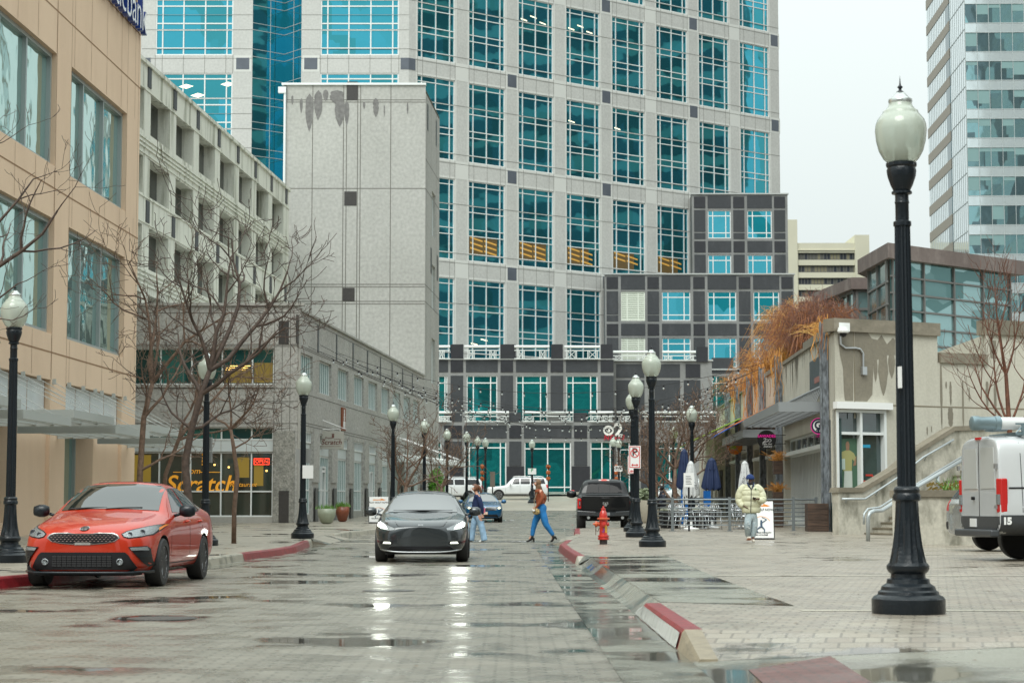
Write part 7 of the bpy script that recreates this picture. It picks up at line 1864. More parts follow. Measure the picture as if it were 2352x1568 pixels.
for y0 in (2.3, 3.2):
    for sx in (-1, 1):
        m = MB(); m.tube([(sx * .885, y0, .865), (sx * .915, y0 + .03, .87), (sx * .915, y0 + .15, .875), (sx * .885, y0 + .18, .875)], .017, 6); m.build('door_handle', M_or, car, smooth=True)
# nose: grille, lamps, intakes
gr = mp(car, bv, [(-.49, .665), (-.46, .705), (-.40, .73), (-.2, .735), (-.12, .722), (.12, .722), (.2, .735), (.40, .73), (.46, .705), (.49, .665), (.42, .615), (.30, .59), (.12, .575), (.08, .60), (-.08, .60), (-.12, .575), (-.30, .59), (-.42, .615)], 'F', mat('dark_chrome', (.30, .28, .27), .25, metal=.9), 'grille_surround', off=.008)
mp(car, bv, [(-.47, .665), (-.44, .70), (-.39, .717), (-.2, .722), (-.12, .709), (.12, .709), (.2, .722), (.39, .717), (.44, .70), (.47, .665), (.41, .625), (.30, .603), (.13, .59), (.09, .613), (-.09, .613), (-.13, .59), (-.30, .603), (-.41, .625)], 'F', M_plastic, 'grille', off=.014)
m = MB()
for i in range(17):
    for j in range(4):
        x = -.42 + i * .0525 + (.026 if j % 2 else 0); z = .625 + j * .025
        if abs(x) > .44 - abs(z - .665) * .5: continue
        y = front_y(bv, x, z) - .018
        m.quad((x - .017, y, z), (x, y - .006, z - .008), (x + .017, y, z), (x, y - .006, z + .008))
m.build('grille_mesh', mat('grille_dark_chrome', (.14, .10, .09), .3, metal=.8), car)
HL = [(.50, .715), (.53, .675), (.60, .655), (.74, .672), (.845, .70), (.872, .765), (.868, .845), (.80, .83), (.68, .79), (.56, .755)]
mp(car, bv, HL, 'F', M_plastic, 'headlight', off=.008, mirror=True)
mp(car, bv, [(.515, .712), (.54, .682), (.60, .666), (.735, .682), (.835, .71), (.855, .765), (.845, .825), (.80, .818), (.68, .778), (.57, .745)], 'F', M_lens, 'headlight_lens', off=.014, mirror=True)
for sx in (-1, 1):
    for (x, z, r_) in ((.74, .735, .04), (.61, .712, .032)):
        y = front_y(bv, sx * x, z); m = MB(); m.lathe([(r_, -.022), (r_ * .8, -.026), (r_ * .75, -.018), (.001, -.016)], 18, (sx * x, y, z), axis='y', cap=False); m.build('headlight_projector', mat('projector_glass', (.12, .13, .15), .05, metal=.7), car, smooth=True)
mp(car, bv, [(.86, .75), (.868, .80), (.875, .83), (.86, .83), (.845, .79)], 'F', mat('amber_lens', (.7, .2, .02), .3), 'indicator', off=.017, mirror=True)
mp(car, bv, [(-.56, .475), (.56, .475), (.60, .44), (.70, .275), (.66, .25), (-.66, .25), (-.70, .275), (-.60, .44)], 'F', M_plastic, 'lower_intake', off=.018)
m = MB()
for k in range(5):
    z = .29 + k * .03
    for i in range(12): x = -.40 + i * .0667; m.box(x, x + .058, front_y(bv, x, z) - .034, front_y(bv, x, z) - .015, z, z + .018)
m.build('intake_mesh', mat('intake_grid', (.03, .03, .032), .4), car)
for sx in (-1, 1):
    y = front_y(bv, sx * .50, .35); m = MB(); m.lathe([(.045, -.03), (.035, -.035), (.03, -.02), (.001, -.02)], 16, (sx * .5, y, .35), axis='y', cap=False); m.build('fog_lamp', M_lens, car)
mp(car, bv, [(.60, .545), (.80, .555), (.835, .52), (.845, .30), (.80, .29), (.72, .40), (.64, .50)], 'F', M_plastic, 'corner_intake', off=.022, mirror=True)
mp(car, bv, [(.62, .535), (.80, .545), (.82, .50), (.64, .50)], 'F', M_lens, 'daytime_lamp', off=.034, mirror=True)
mp(car, bv, [(.71, .425), (.84, .44), (.84, .425), (.71, .41)], 'F', M_black, 'intake_fin', off=.034, mirror=True)
m = MB(); m.tube([(x, front_y(bv, x * .95, .30) - .02 + abs(x) ** 3 * .1, .205 + (.01 if abs(x) > .7 else 0)) for x in [-.86 + .1075 * k for k in range(17)]], .022, 6); m.build('front_splitter', M_black, car, smooth=True)
m = MB(); m.box(-.66, .66, .12, .6, .165, .25); m.build('underbody', M_under, car)
mp(car, bv, ell(0, .785, .062, .031), 'F', M_chrome, 'badge', off=.008)
mp(car, bv, ell(0, .785, .056, .026), 'F', M_sb, 'badge', off=.012)
yb = front_y(bv, 0, .785); text_on(car, 'KIA', .05, V3((0, yb - .03, .785)), 'F', M_chrome, 'badge_lettering', bold=.001)
mp(car, bv, [(-.10, .60), (.10, .60), (.11, .572), (-.11, .572)], 'F', M_chrome, 'bumper_chrome', off=.01)
mirror_pair(car, 1.72, .90, 1.02, M_black, 1.05)
m = MB()
for x0 in (-.55, -.05): m.tube([(x0, 1.40, 1.05), (x0 + .25, 1.44, 1.065), (x0 + .5, 1.46, 1.068)], .009, 5)
m.build('wiper', M_plastic, car)
mp(car, bv, [(-.40, 2.35), (.40, 2.35), (.42, 2.95), (-.42, 2.95)], 'T', M_cglass2, 'sunroof', off=.004)
side_panels(car, bv, [(1.30, .19), (3.15, .19), (3.15, .25), (1.30, .24)], mat('sill_chrome_wet', (.25, .2, .18), .15, metal=.6), 'side_skirt', off=.02)
mp(car, bv, [(-.58, 1.0), (-.70, 1.05)][:0] + [(-.80, .90), (-.55, .93), (-.5, .80), (-.82, .78)], 'B', M_tail, 'tail_lamp', off=.008, mirror=True)
mp(car, bv, [(-.55, 1.15), (.55, 1.15), (.5, 1.36), (-.5, 1.36)], 'B', M_cglass2, 'rear_window', off=.006)

# ---- dark electric saloon driving towards the camera
car = thing('oncoming_car', 'dark grey electric saloon with lit headlights driving towards the camera', 'car', (xat(967, 39.4), 39.35, 0), rz=R(0.6))
M_dg_ = mat('paint_dark_grey', (.035, .042, .046), .25, metal=.5, coat=1.0, noise=.05, nscale=3, objspace=True)
ST = [(.0, .25, .40, .40, .52, .58, .50, .665, .36, .70), (.05, .21, .58, .42, .68, .62, .64, .70, .48, .735), (.16, .18, .72, .45, .82, .66, .79, .765, .60, .79), (.36, .165, .80, .47, .89, .72, .88, .84, .66, .845),
      (.85, .16, .82, .50, .925, .79, .915, .92, .70, .90), (1.25, .16, .82, .50, .925, .86, .91, .965, .72, .97), (1.40, .16, .82, .50, .925, .88, .905, .99, .73, 1.01), (1.62, .16, .82, .50, .925, .90, .90, 1.12, .70, 1.15), (2.25, .16, .82, .50, .925, .92, .895, 1.36, .60, 1.415), (2.5, .16, .82, .50, .925, .93, .895, 1.385, .585, 1.44),
      (3.1, .16, .82, .52, .925, .95, .895, 1.37, .575, 1.43), (3.6, .16, .82, .54, .925, .97, .89, 1.27, .58, 1.33), (4.1, .17, .82, .56, .92, 1.0, .87, 1.12, .60, 1.16), (4.4, .2, .78, .58, .89, 1.0, .83, 1.07, .62, 1.10), (4.62, .28, .68, .60, .80, .95, .74, 1.02, .54, 1.04), (4.69, .34, .5, .62, .6, .88, .55, .95, .4, .96)]
body, bv = loft(car, ST, M_dg_, arches=((.85, .335, .385), (3.73, .335, .385)))
wheels(car, (.85, 3.73), .925, .335, .235, M_rim, 10)
mp(car, bv, [(-.70, .985), (-.61, 1.30), (-.53, 1.352), (-.2, 1.38), (.2, 1.38), (.53, 1.352), (.61, 1.30), (.70, .985), (.3, 1.0), (-.3, 1.0)], 'F', M_cglass, 'windscreen', off=.008)
mp(car, bv, [(-.52, 2.42), (.52, 2.42), (.54, 3.0), (-.54, 3.0)], 'T', mat('amber_roof_glass', (.35, .16, .04), .08, metal=.5), 'glass_roof', off=.004)
mp(car, bv, [(-.50, 2.15), (.50, 2.15), (.53, 2.40), (-.53, 2.40)], 'T', M_cglass2, 'roof_header', off=.006)
side_panels(car, bv, [(1.75, .96), (2.1, 1.22), (2.35, 1.33), (2.6, 1.335), (2.6, .96)], M_cglass2, 'side_window')
side_panels(car, bv, [(2.66, .96), (2.66, 1.335), (3.1, 1.32), (3.5, 1.22), (3.75, 1.08), (3.6, 1.0)], M_cglass2, 'side_window')
HLt = [(.50, .665), (.53, .635), (.64, .63), (.80, .665), (.875, .71), (.885, .78), (.83, .83), (.76, .80), (.66, .735)]
mp(car, bv, HLt, 'F', M_lens, 'headlight', off=.008, mirror=True)
M_hl = mat('headlight_beam', (1, 1, .9), .3, emit=(.93, 1.0, .86), estr=4.5)
mp(car, bv, [(.66, .66), (.78, .668), (.855, .71), (.855, .77), (.81, .79), (.70, .725)], 'F', M_hl, 'headlight_beam', off=.02, mirror=True)
mp(car, bv, [(.58, .372), (.74, .375), (.72, .408), (.60, .405)], 'F', mat('fog_glow', (1, 1, 1), .3, emit=(.95, 1, .8), estr=2.5), 'fog_lamp', off=.014, mirror=True)
mp(car, bv, [(.55, .36), (.80, .365), (.80, .42), (.55, .41)], 'F', M_plastic, 'fog_lamp_bezel', off=.006, mirror=True)
mp(car, bv, [(-.58, .32), (.58, .32), (.68, .235), (.60, .215), (-.60, .215), (-.68, .235)], 'F', M_plastic, 'lower_intake', off=.006)
m = MB(); m.tube([(x, front_y(bv, x, .26) - .012, .205 + abs(x) ** 4 * .14) for x in [-.80 + .1 * k for k in range(17)]], .014, 6); m.build('lower_lip', M_steel, car, smooth=True)
# bonnet shut line, a U seen from the front
U = [(-.60, 1.0, .93)]
mp(car, bv, [(-.52, .80), (-.46, .715), (-.40, .70), (.40, .70), (.46, .715), (.52, .80), (.50, .80), (.45, .722), (.39, .707), (-.39, .707), (-.45, .722), (-.50, .80)], 'F', M_dark, 'bonnet_gap', off=.003)
yb = front_y(bv, 0, .725); m = MB(); m.quad((-.055, yb - .01, .745), (.055, yb - .01, .745), (.045, yb - .012, .735), (-.045, yb - .012, .735)); m.quad((-.015, yb - .012, .735), (.015, yb - .012, .735), (0, yb - .016, .69)); m.build('badge', M_chrome, car)
m = MB(); m.box(-.7, .7, .12, .6, .16, .24); m.build('underbody', M_under, car)
mirror_pair(car, 1.75, .93, 1.0, M_dg_, 1.1)
m = MB(); m.tube([(-.6, 1.42, 1.02), (0, 1.36, 1.02), (.6, 1.42, 1.02)], .012, 5); m.build('wiper', M_plastic, car)
for sx in (-1, 1):   # the real lamps throw light on the wet road
    l = bpy.data.lights.new('headlamp', 'SPOT'); l.energy = 17; l.spot_size = R(38); l.spot_blend = .9; l.color = (.95, 1, .88); l.shadow_soft_size = .16
    lo = bpy.data.objects.new('headlamp_light', l); COL.objects.link(lo); lo.parent = car; lo.location = (sx * .76, -.08, .70); lo.rotation_euler = (R(90 - 5), 0, R(180)); 

# ---- blue saloon waiting beyond the crossing
car = thing('blue_car', 'bright blue saloon with lit headlights waiting behind the crossing', 'car', (xat(1113, 96), 95.6, gz(96)), rz=R(4))
M_bl = mat('paint_blue', (.005, .10, .24), .25, metal=.4, coat=1.0, noise=.05, nscale=3, objspace=True)
body, bv = loft(car, [(a, b, c, d, e, f, g, h, i, j + (.0 if a < 1 else .03)) for a, b, c, d, e, f, g, h, i, j in ST], M_bl, arches=((.85, .33, .38), (3.6, .33, .38)))
wheels(car, (.85, 3.6), .905, .33, .22, M_rimL, 10)
mp(car, bv, [(-.68, 1.0), (-.60, 1.31), (-.52, 1.37), (-.2, 1.395), (.2, 1.395), (.52, 1.37), (.60, 1.31), (.68, 1.0)], 'F', M_cglass, 'windscreen', off=.008)
side_panels(car, bv, [(1.75, .96), (2.1, 1.22), (2.4, 1.34), (3.1, 1.33), (3.5, 1.22), (3.75, 1.06)], M_cglass2, 'side_window')
mp(car, bv, [(-.62, .74), (.62, .74), (.56, .57), (-.56, .57)], 'F', M_plastic, 'grille', off=.008)
for z in (.60, .65, .70): mp(car, bv, [(-.58, z), (.58, z), (.58, z + .016), (-.58, z + .016)], 'F', M_chrome, 'grille_bar', off=.016, step=.1)
mp(car, bv, [(-.6, .72), (.86, .80), (.86, .81), (-.6, .73)][:0] or [(.60, .73), (.86, .79), (.88, .73), (.80, .66), (.60, .64)], 'F', M_lens, 'headlight', off=.01, mirror=True)
mp(car, bv, [(.66, .69), (.76, .70), (.76, .66), (.67, .65)], 'F', mat('headlight_warm', (1, .95, .6), .3, emit=(1, .95, .55), estr=4), 'headlight_beam', off=.02, mirror=True)
mp(car, bv, ell(0, .68, .068, .068), 'F', M_chrome, 'badge', off=.022); mp(car, bv, ell(0, .68, .056, .056), 'F', M_bl, 'badge', off=.026)
text_on(car, 'V', .07, V3((0, front_y(bv, 0, .7) - .05, .705)), 'F', M_chrome, 'badge_lettering', bold=.001); text_on(car, 'W', .055, V3((0, front_y(bv, 0, .66) - .05, .66)), 'F', M_chrome, 'badge_lettering', bold=.001)
mp(car, bv, [(-.62, .38), (.62, .38), (.70, .22), (-.70, .22)], 'F', M_plastic, 'lower_intake', off=.006)
mp(car, bv, [(-.16, .37), (.16, .37), (.16, .51), (-.16, .51)], 'F', mat('plate_orange', (.7, .25, .1), .5, noise=.4, nscale=12, objspace=True, col2=(.75, .7, .6)), 'licence_plate', off=.03)
mirror_pair(car, 1.75, .92, 1.0, M_bl, 1.1)

# ---- boxy bodies: pickup, three white off-roaders, van
def suv(lbl, loc, rz, col, name='white_suv', L=5.15, H=1.92, hood=1.12, belt=1.25, wr=.40, rim=M_rimL, rake=.25, tail='m'):
    car = thing(name, lbl, 'car', loc, rz=rz); w = 1.0
    S = [(.0, .42, .6, .6, .80, .95, .78, 1.0, .6, 1.02), (.05, .38, .7, .6, .90, .98, .88, 1.04, .74, 1.06), (.25, .36, .8, .6, .97, 1.0, .95, hood - .02, .84, hood), (.9, .34, .85, .65, w, 1.05, .985, hood, .86, hood + .03), (1.45, .34, .85, .65, w, 1.12, .985, hood + .05, .86, hood + .08),
         (1.62, .34, .85, .65, w, 1.15, .98, hood + .12, .85, hood + .15), (2.12, .34, .85, .65, w, belt - .04, .97, H - .09, .74, H - .03), (2.4, .34, .85, .65, w, belt, .97, H - .05, .73, H), (3.5, .34, .85, .65, w, belt, .97, H - .05, .73, H), (L - .5, .34, .85, .65, w, belt, .97, H - .07, .73, H - .02), (L - .16, .36, .85, .65, .985, belt, .95, H - .12, .72, H - .06), (L - .02, .42, .8, .65, .95, belt - .05, .90, H - .4, .74, H - .34), (L, .46, .7, .65, .86, belt - .1, .84, 1.3, .70, 1.35)]
    body, bv = loft(car, S, col, arches=((.98, wr, wr + .07), (L - 1.2, wr, wr + .07)), inner=.68)
    wheels(car, (.98, L - 1.2), 1.0, wr, .26, rim, 6)
    for a, b in ((1.98 + .12, 2.72), (2.82, 3.60), (3.72, L - .32)):
        pts = [(a, belt + .06), (a + (.22 if a < 2.3 else 0), H - .16), (b, H - .16), (b - (0 if b < 4.5 else .0), belt + .06)]
        if b > 4.5: pts = [(a, belt + .06), (a, H - .16), (b - .06, H - .17), (b + .08, belt + .08)]
        side_panels(car, bv, pts, M_cglass2, 'side_window')
    for y0 in (1.55, 2.77, 3.66):
        side_panels(car, bv, [(y0, .45), (y0, 1.25), (y0 + .014, 1.25), (y0 + .014, .45)], MATS['hotel_mullion'], 'door_gap', off=.003, step=.2)
    for y0 in (2.5, 3.42): side_panels(car, bv, [(y0, 1.13), (y0 + .2, 1.13), (y0 + .2, 1.17), (y0, 1.17)], col, 'door_handle', off=.03)
    mp(car, bv, [(-.76, hood + .12), (-.66, H - .14), (.66, H - .14), (.76, hood + .12)], 'F', M_cglass, 'windscreen', off=.01)
    mp(car, bv, [(-.6, .98), (.6, .98), (.6, .62), (-.6, .62)], 'F', M_plastic, 'grille', off=.01)
    mp(car, bv, [(.64, .98), (.9, .98), (.9, .82), (.64, .82)], 'F', M_lens, 'headlight', off=.01, mirror=True)
    mp(car, bv, [(-.70, belt + .1), (-.64, H - .28), (.64, H - .28), (.70, belt + .1)], 'B', M_cglass2, 'rear_window', off=.01)
    mp(car, bv, [(.74, .95), (.92, .95), (.90, 1.25), (.76, 1.25)], 'B', M_tail, 'tail_lamp', off=.012, mirror=True)
    side_panels(car, bv, [(L - .14, .98), (L - .05, .98), (L - .08, 1.26), (L - .2, 1.26)], M_tail, 'tail_lamp', off=.012)
    mp(car, bv, [(-.9, .45), (.9, .45), (.9, .66), (-.9, .66)], 'B', col, 'bumper', off=.06)
    for sx in (-1, 1):
        m = MB(); m.tube([(sx * .66, 2.2, H - .01), (sx * .66, 2.4, H + .05), (sx * .66, L - .6, H + .05), (sx * .66, L - .4, H - .01)], .02, 6); m.build('roof_rail', col, car)
    side_panels(car, bv, [(1.45, .40), (L - 1.7, .40), (L - 1.7, .46), (1.45, .46)], M_plastic, 'side_step', off=.05)
    mirror_pair(car, 1.95, 1.0, 1.3, col, 1.3)
    return car, bv
M_wh = mat('paint_white', (.62, .64, .64), .25, coat=1.0, noise=.03, nscale=2, objspace=True)
suv('white off-roader seen from its left side, passing the podium', (xat(1120, 168.5), 168.5, gz(168.5)), R(90), M_wh)
bpy.data.objects['white_suv'].rotation_euler.z = R(-90); bpy.data.objects['white_suv'].location = (xat(1119, 168.5), 168.5, gz(168.5)); bpy.data.objects['white_suv'].rotation_euler.z = R(90) * -1
suv('white off-roader half hidden by the granite building and lamps', (xat(965, 163), 160, gz(160)), R(-79), M_wh, H=1.9)
suv('white off-roader cut off behind the pickup truck', (xat(1478, 128), 128, gz(128)), R(-62), M_wh)

# pickup truck seen from behind
car = thing('pickup_truck', 'black pickup truck parked on the right with its tailgate to the camera', 'truck', (xat(1390, 73), 73.0, gz(74)), rz=R(-1.2))
M_bk = mat('paint_black', (.004, .005, .006), .3, spec=.2, coat=.45, noise=.05, nscale=2, objspace=True)
S = [(.0, .55, .8, .75, .98, 1.16, .98, 1.24, .93, 1.25), (.04, .52, .84, .75, 1.02, 1.18, 1.0, 1.28, .95, 1.285), (.3, .5, .86, .78, 1.035, 1.2, 1.01, 1.3, .96, 1.30), (1.3, .5, .86, .8, 1.035, 1.2, 1.01, 1.3, .96, 1.30), (1.70, .5, .86, .8, 1.035, 1.2, 1.01, 1.30, .95, 1.31), (1.78, .45, .86, .8, 1.03, 1.22, 1.0, 1.45, .86, 1.50), (1.98, .45, .86, .8, 1.03, 1.25, 1.0, 1.86, .78, 1.93), (2.3, .45, .86, .8, 1.03, 1.26, 1.0, 1.90, .76, 1.96),
     (3.6, .45, .86, .8, 1.03, 1.26, 1.0, 1.89, .75, 1.95), (3.9, .45, .86, .8, 1.03, 1.25, 1.0, 1.75, .78, 1.8), (4.3, .45, .86, .8, 1.03, 1.2, 1.0, 1.30, .88, 1.33), (5.4, .48, .86, .8, 1.02, 1.1, .98, 1.2, .8, 1.23), (5.75, .5, .8, .8, .9, 1.05, .86, 1.12, .7, 1.14), (5.8, .55, .6, .8, .7, 1.0, .66, 1.05, .5, 1.06)]
body, bv = loft(car, S, M_bk, arches=((1.15, .42, .5), (4.75, .42, .5)), inner=.66)
wheels(car, (1.15, 4.75), 1.0, .42, .29, M_rim, 6)
R_ = lambda L: L
mp(car, bv, [(-.68, 1.42), (-.60, 1.80), (.60, 1.80), (.68, 1.42)], 'F', mat('privacy_glass', (.006, .006, .007), .06, ior=1.3, spec=.3), 'rear_window', off=.012)
mp(car, bv, [(-.22, 1.46), (-.21, 1.77), (.21, 1.77), (.22, 1.46), (.20, 1.46), (.195, 1.755), (-.195, 1.755), (-.20, 1.46)], 'F', M_dark, 'slider_frame', off=.02)
mp(car, bv, [(-.20, 1.865), (.20, 1.865), (.20, 1.915), (-.20, 1.915)], 'F', mat('brake_lamp_case', (.5, .4, .38), .3), 'third_brake_lamp', off=.012)
mp(car, bv, [(-.10, 1.872), (.10, 1.872), (.10, 1.908), (-.10, 1.908)], 'F', mat('brake_lamp_red', (.7, .03, .02), .3, emit=(1, .08, .04), estr=.7), 'third_brake_lamp', off=.02)
m = MB()   # tailgate: a raised panel with a ledge
m.hexa([(-.86, -.005, .78), (.86, -.005, .78), (.86, .05, .78), (-.86, .05, .78), (-.86, -.03, 1.24), (.86, -.03, 1.24), (.86, .05, 1.24), (-.86, .05, 1.24)]); m.box(-.86, .86, -.05, .03, 1.245, 1.285); m.box(-.16, .16, -.045, -.02, 1.19, 1.235); m.build('tailgate', M_bk, car, bevel=.012)
for sx in (-1, 1):
    m = MB(); m.hexa([(sx * .89, -.02, .83), (sx * 1.025, .0, .83), (sx * 1.025, .1, .83), (sx * .89, .1, .83), (sx * .89, -.03, 1.2), (sx * 1.02, -.01, 1.2), (sx * 1.02, .1, 1.2), (sx * .89, .1, 1.2)]); m.build('tail_lamp', M_tail, car, bevel=.01)
    m = MB(); m.box(min(sx * .91, sx * .97), max(sx * .91, sx * .97), -.04, -.02, .92, 1.12); m.build('tail_lamp_core', M_plastic, car)
    m = MB(); m.box(min(sx * .925, sx * .955), max(sx * .925, sx * .955), -.048, -.04, .95, 1.09); m.build('tail_lamp_lens', M_lens, car)
    m = MB(); m.hexa([(sx * .35, -.12, .56), (sx * 1.03, -.06, .58), (sx * 1.03, .1, .58), (sx * .35, .05, .56), (sx * .35, -.14, .72), (sx * 1.04, -.06, .76), (sx * 1.04, .1, .76), (sx * .35, .05, .72)]); m.build('bumper', mat('bumper_black', (.03, .035, .04), .25, coat=.6), car, bevel=.02)
    m = MB(); m.lathe([(.055, -.06), (.055, .2), (.045, .2)], 14, (sx * .62, .0, .5), axis='y'); m.build('exhaust', M_steel, car)
m = MB(); m.box(-.35, .35, -.10, .05, .56, .70); m.build('bumper', MATS['bumper_black'], car); m = MB(); m.box(-.16, .16, -.11, -.10, .58, .69); m.build('licence_plate', mat('plate_grey', (.25, .27, .28), .4), car); m = MB(); m.box(-.85, .85, .1, .5, .38, .55); m.build('underbody', M_under, car)
m = MB()
for sx in (-1, 1):
    m.quad((0, -.04, .93), (sx * .03, -.04, .90), (sx * .05, -.04, .97), (sx * .02, -.04, 1.05), (0, -.04, 1.05)); m.quad((sx * .03, -.04, 1.06), (sx * .09, -.04, 1.07), (sx * .10, -.04, 1.0), (sx * .06, -.04, .94), (sx * .075, -.04, 1.02))
m.build('badge', M_rimL, car)
mirror_pair(car, 3.7, 1.05, 1.38, M_bk, 1.7)

# van
car = thing('white_van', 'white panel van with a ladder tube on its roof, cut by the right edge', 'van', (8.26, 35.3, KH), rz=R(-84), scale=1.05)
S = [(.0, .46, .8, .7, .965, 1.0, .965, 1.95, .88, 2.02), (.012, .45, .84, .7, .985, 1.0, .98, 1.99, .90, 2.06), (.06, .43, .85, .7, .995, 1.05, .985, 2.01, .90, 2.08), (.2, .42, .85, .7, 1.0, 1.05, .99, 2.02, .89, 2.09), (1.5, .42, .85, .7, 1.0, 1.1, .99, 2.03, .89, 2.10), (3.6, .42, .85, .7, 1.0, 1.15, .99, 2.03, .89, 2.10), (4.1, .42, .85, .7, 1.0, 1.15, .98, 1.95, .8, 2.02), (4.7, .42, .85, .7, 1.0, 1.1, .96, 1.3, .85, 1.36), (5.3, .45, .8, .7, .9, .9, .85, 1.0, .7, 1.04), (5.4, .5, .6, .7, .7, .85, .65, .9, .5, .95)]
body, bv = loft(car, S, mat('paint_van_white', (.56, .58, .59), .25, coat=.8, noise=.05, nscale=1.5, objspace=True), arches=((.98, .34, .42), (4.5, .34, .42)), inner=.66)
wheels(car, (.98, 4.5), .97, .34, .22, M_rim, 6)
M_vp = mat('van_plastic', (.045, .05, .055), .4)
mp(car, bv, [(-.95, .42), (.95, .42), (.95, .74), (-.95, .74)], 'F', M_vp, 'lower_panel', off=.012)
for v_ in 'LS': mp(car, bv, [(.02, .44), (.78, .44), (.86, .62), (1.0, .74), (1.4, .74), (1.55, .62), (1.65, .44), (4.0, .44), (4.0, .68), (1.7, .68), (1.55, .76), (.02, .76)], v_, M_vp, 'side_cladding', off=.02)
m = MB(); m.box(-.92, .92, -.14, .02, .40, .52); m.build('bumper', M_vp, car, bevel=.03)
for sx in (-1, 1):
    m = MB(); x0, x1 = sorted((sx * .86, sx * 1.0))
    m.hexa([(x0, -.02, .8), (x1, .02, .8), (x1, .14, .8), (x0, .1, .8), (x0, -.02, 1.36), (x1, .02, 1.36), (x1, .14, 1.36), (x0, .1, 1.36)]); m.build('tail_lamp', mat('van_lamp_red', (.40, .01, .01), .2, coat=.5, emit=(.9, .02, .01), estr=.08), car, bevel=.02)
    m = MB(); m.box(x0 + .02, x1 - .02, -.025 if sx < 0 else -.025, .05, .93, 1.10); m.build('reversing_lamp', M_lens, car)
    m = MB(); m.box(x0 - .01, x1 - .1 if sx > 0 else x1 - .08, -.045, -.0, 1.52, 1.6); m.box(x0 - .01, x1 - .1 if sx > 0 else x1 - .08, -.045, 0, .86, .92); m.build('door_hinge', M_rimL, car)
mp(car, bv, [(.08, 1.2), (.78, 1.2), (.72, 1.88), (.12, 1.88)], 'F', mat('door_window_white', (.50, .51, .49), .3), 'door_window', off=.01, mirror=True)
mp(car, bv, [(-.01, .5), (.01, .5), (.01, 1.98), (-.01, 1.98)], 'F', M_dark, 'door_gap', off=.004, step=.2)
m = MB(); m.box(-.42, -.12, -.03, -.01, .56, .70); m.build('licence_plate', M_white, car); m = MB(); m.lathe([(.03, -.05), (.03, 0)], 10, (-.25, 0, 1.04), axis='y'); m.build('door_handle', M_plastic, car)
m = MB(); m.box(-.12, .12, -.02, .02, 2.02, 2.06); m.build('third_brake_lamp', M_tail, car)
side_panels(car, bv, [(.45, 1.12), (.52, 1.84), (.6, 1.88), (1.9, 1.9), (1.95, 1.84), (1.95, 1.3), (1.8, 1.15)], mat('paint_van_recess', (.60, .62, .63), .3, coat=.8), 'side_recess', off=-.0)
side_panels(car, bv, [(.16, 1.19), (4.0, 1.21), (4.0, 1.235), (.16, 1.215)], M_plastic, 'door_track', off=.01, step=.3)
side_panels(car, bv, [(.38, .8), (.38, 1.95), (.392, 1.95), (.392, .8)], M_vp, 'door_gap', off=.003, step=.2)
for sx in (-1, 1): text_on(car, '15', .15, V3((sx * 1.018, .11, .66)), 'L', M_white, 'lettering', bold=.01) if sx > 0 else None
m = MB(); m.box(-1.03, -1.015, .08, .24, .58, .74); m.build('sticker', M_white, car); text_on(car, '15', .12, V3((-1.035, .16, .655)), 'L', M_sb, 'lettering')
tb = thing('roof_tube', 'long white pipe carrier with metal end caps on the roof of the van', 'pipe carrier', car.location + V3((0, 0, 2.19)), rz=R(-84))
m = MB(); m.lathe([(.11, .3), (.11, 4.4)], 24, (.55, -.2, .2), axis='y', cap=False); m.lathe([(.11, .5), (.11, 4.4)], 20, (.2, .2, .2), axis='y', cap=False); m.build('tube', mat('tube_white', (.68, .70, .70), .35), tb, smooth=True)
m = MB(); m.lathe([(.09, -.12), (.125, -.10), (.13, .02), (.115, .04), (.115, .3), (.13, .31), (.13, .4), (.11, .41)], 24, (.55, -.2, .2), axis='y'); m.lathe([(.09, -.1), (.13, -.08), (.135, .05), (.12, .3)], 20, (.2, .15, .2), axis='y'); m.build('end_cap', mat('cap_blue_grey', (.22, .30, .33), .35, metal=.5), tb, auto=40)
m = MB()
for y in (.5, 2.0, 3.4): m.box(-.85, .85, y, y + .06, -.02, .05); m.box(.78, .84, y, y + .06, .05, .18)
m.box(.78, .81, .4, 4.0, .17, .2); m.box(.78, .81, .4, 4.0, .0, .03)
for k in range(12): m.tube([(.795, .4 + .3 * k, .02), (.795, .55 + .3 * k, .18)], .01, 4)
m.build('roof_rack', MATS['cap_blue_grey'], tb)
# pale car tail beyond the van
car = thing('silver_car', 'tail of a pale silver off-roader just showing left of the white van', 'car', (xat(2178, 42) + .42, 43.0, KH), rz=R(-82))
M_si = mat('paint_silver', (.42, .43, .42), .25, metal=.5, coat=1, noise=.03, nscale=2, objspace=True)
S = [(.0, .35, .6, .55, .86, .9, .84, .98, .7, 1.0), (.05, .32, .75, .55, .92, .92, .9, 1.05, .76, 1.1), (.2, .3, .8, .6, .94, .95, .92, 1.3, .70, 1.36), (.5, .28, .8, .6, .94, 1.0, .92, 1.58, .62, 1.64), (2.6, .28, .8, .6, .94, 1.0, .92, 1.6, .62, 1.68), (3.4, .28, .8, .6, .94, .95, .92, 1.1, .7, 1.14), (4.3, .3, .75, .6, .9, .8, .85, .9, .7, .92), (4.4, .4, .6, .6, .7, .75, .65, .8, .5, .82)]
body, bv = loft(car, S, M_si, arches=((.95, .34, .4), (3.6, .34, .4)), inner=.62)
wheels(car, (.95, 3.6), .93, .34, .22, M_rimL, 10)
mp(car, bv, [(-.62, 1.12), (-.56, 1.52), (.56, 1.52), (.62, 1.12)], 'F', M_cglass2, 'rear_window', off=.01)
mp(car, bv, [(.70, .86), (.88, .86), (.86, 1.06), (.72, 1.1)], 'F', M_tail, 'tail_lamp', off=.012, mirror=True)
mp(car, bv, [(.74, .46), (.86, .46), (.86, .62), (.74, .62)], 'F', M_plastic, 'fog_lamp_bezel', off=.012, mirror=True)
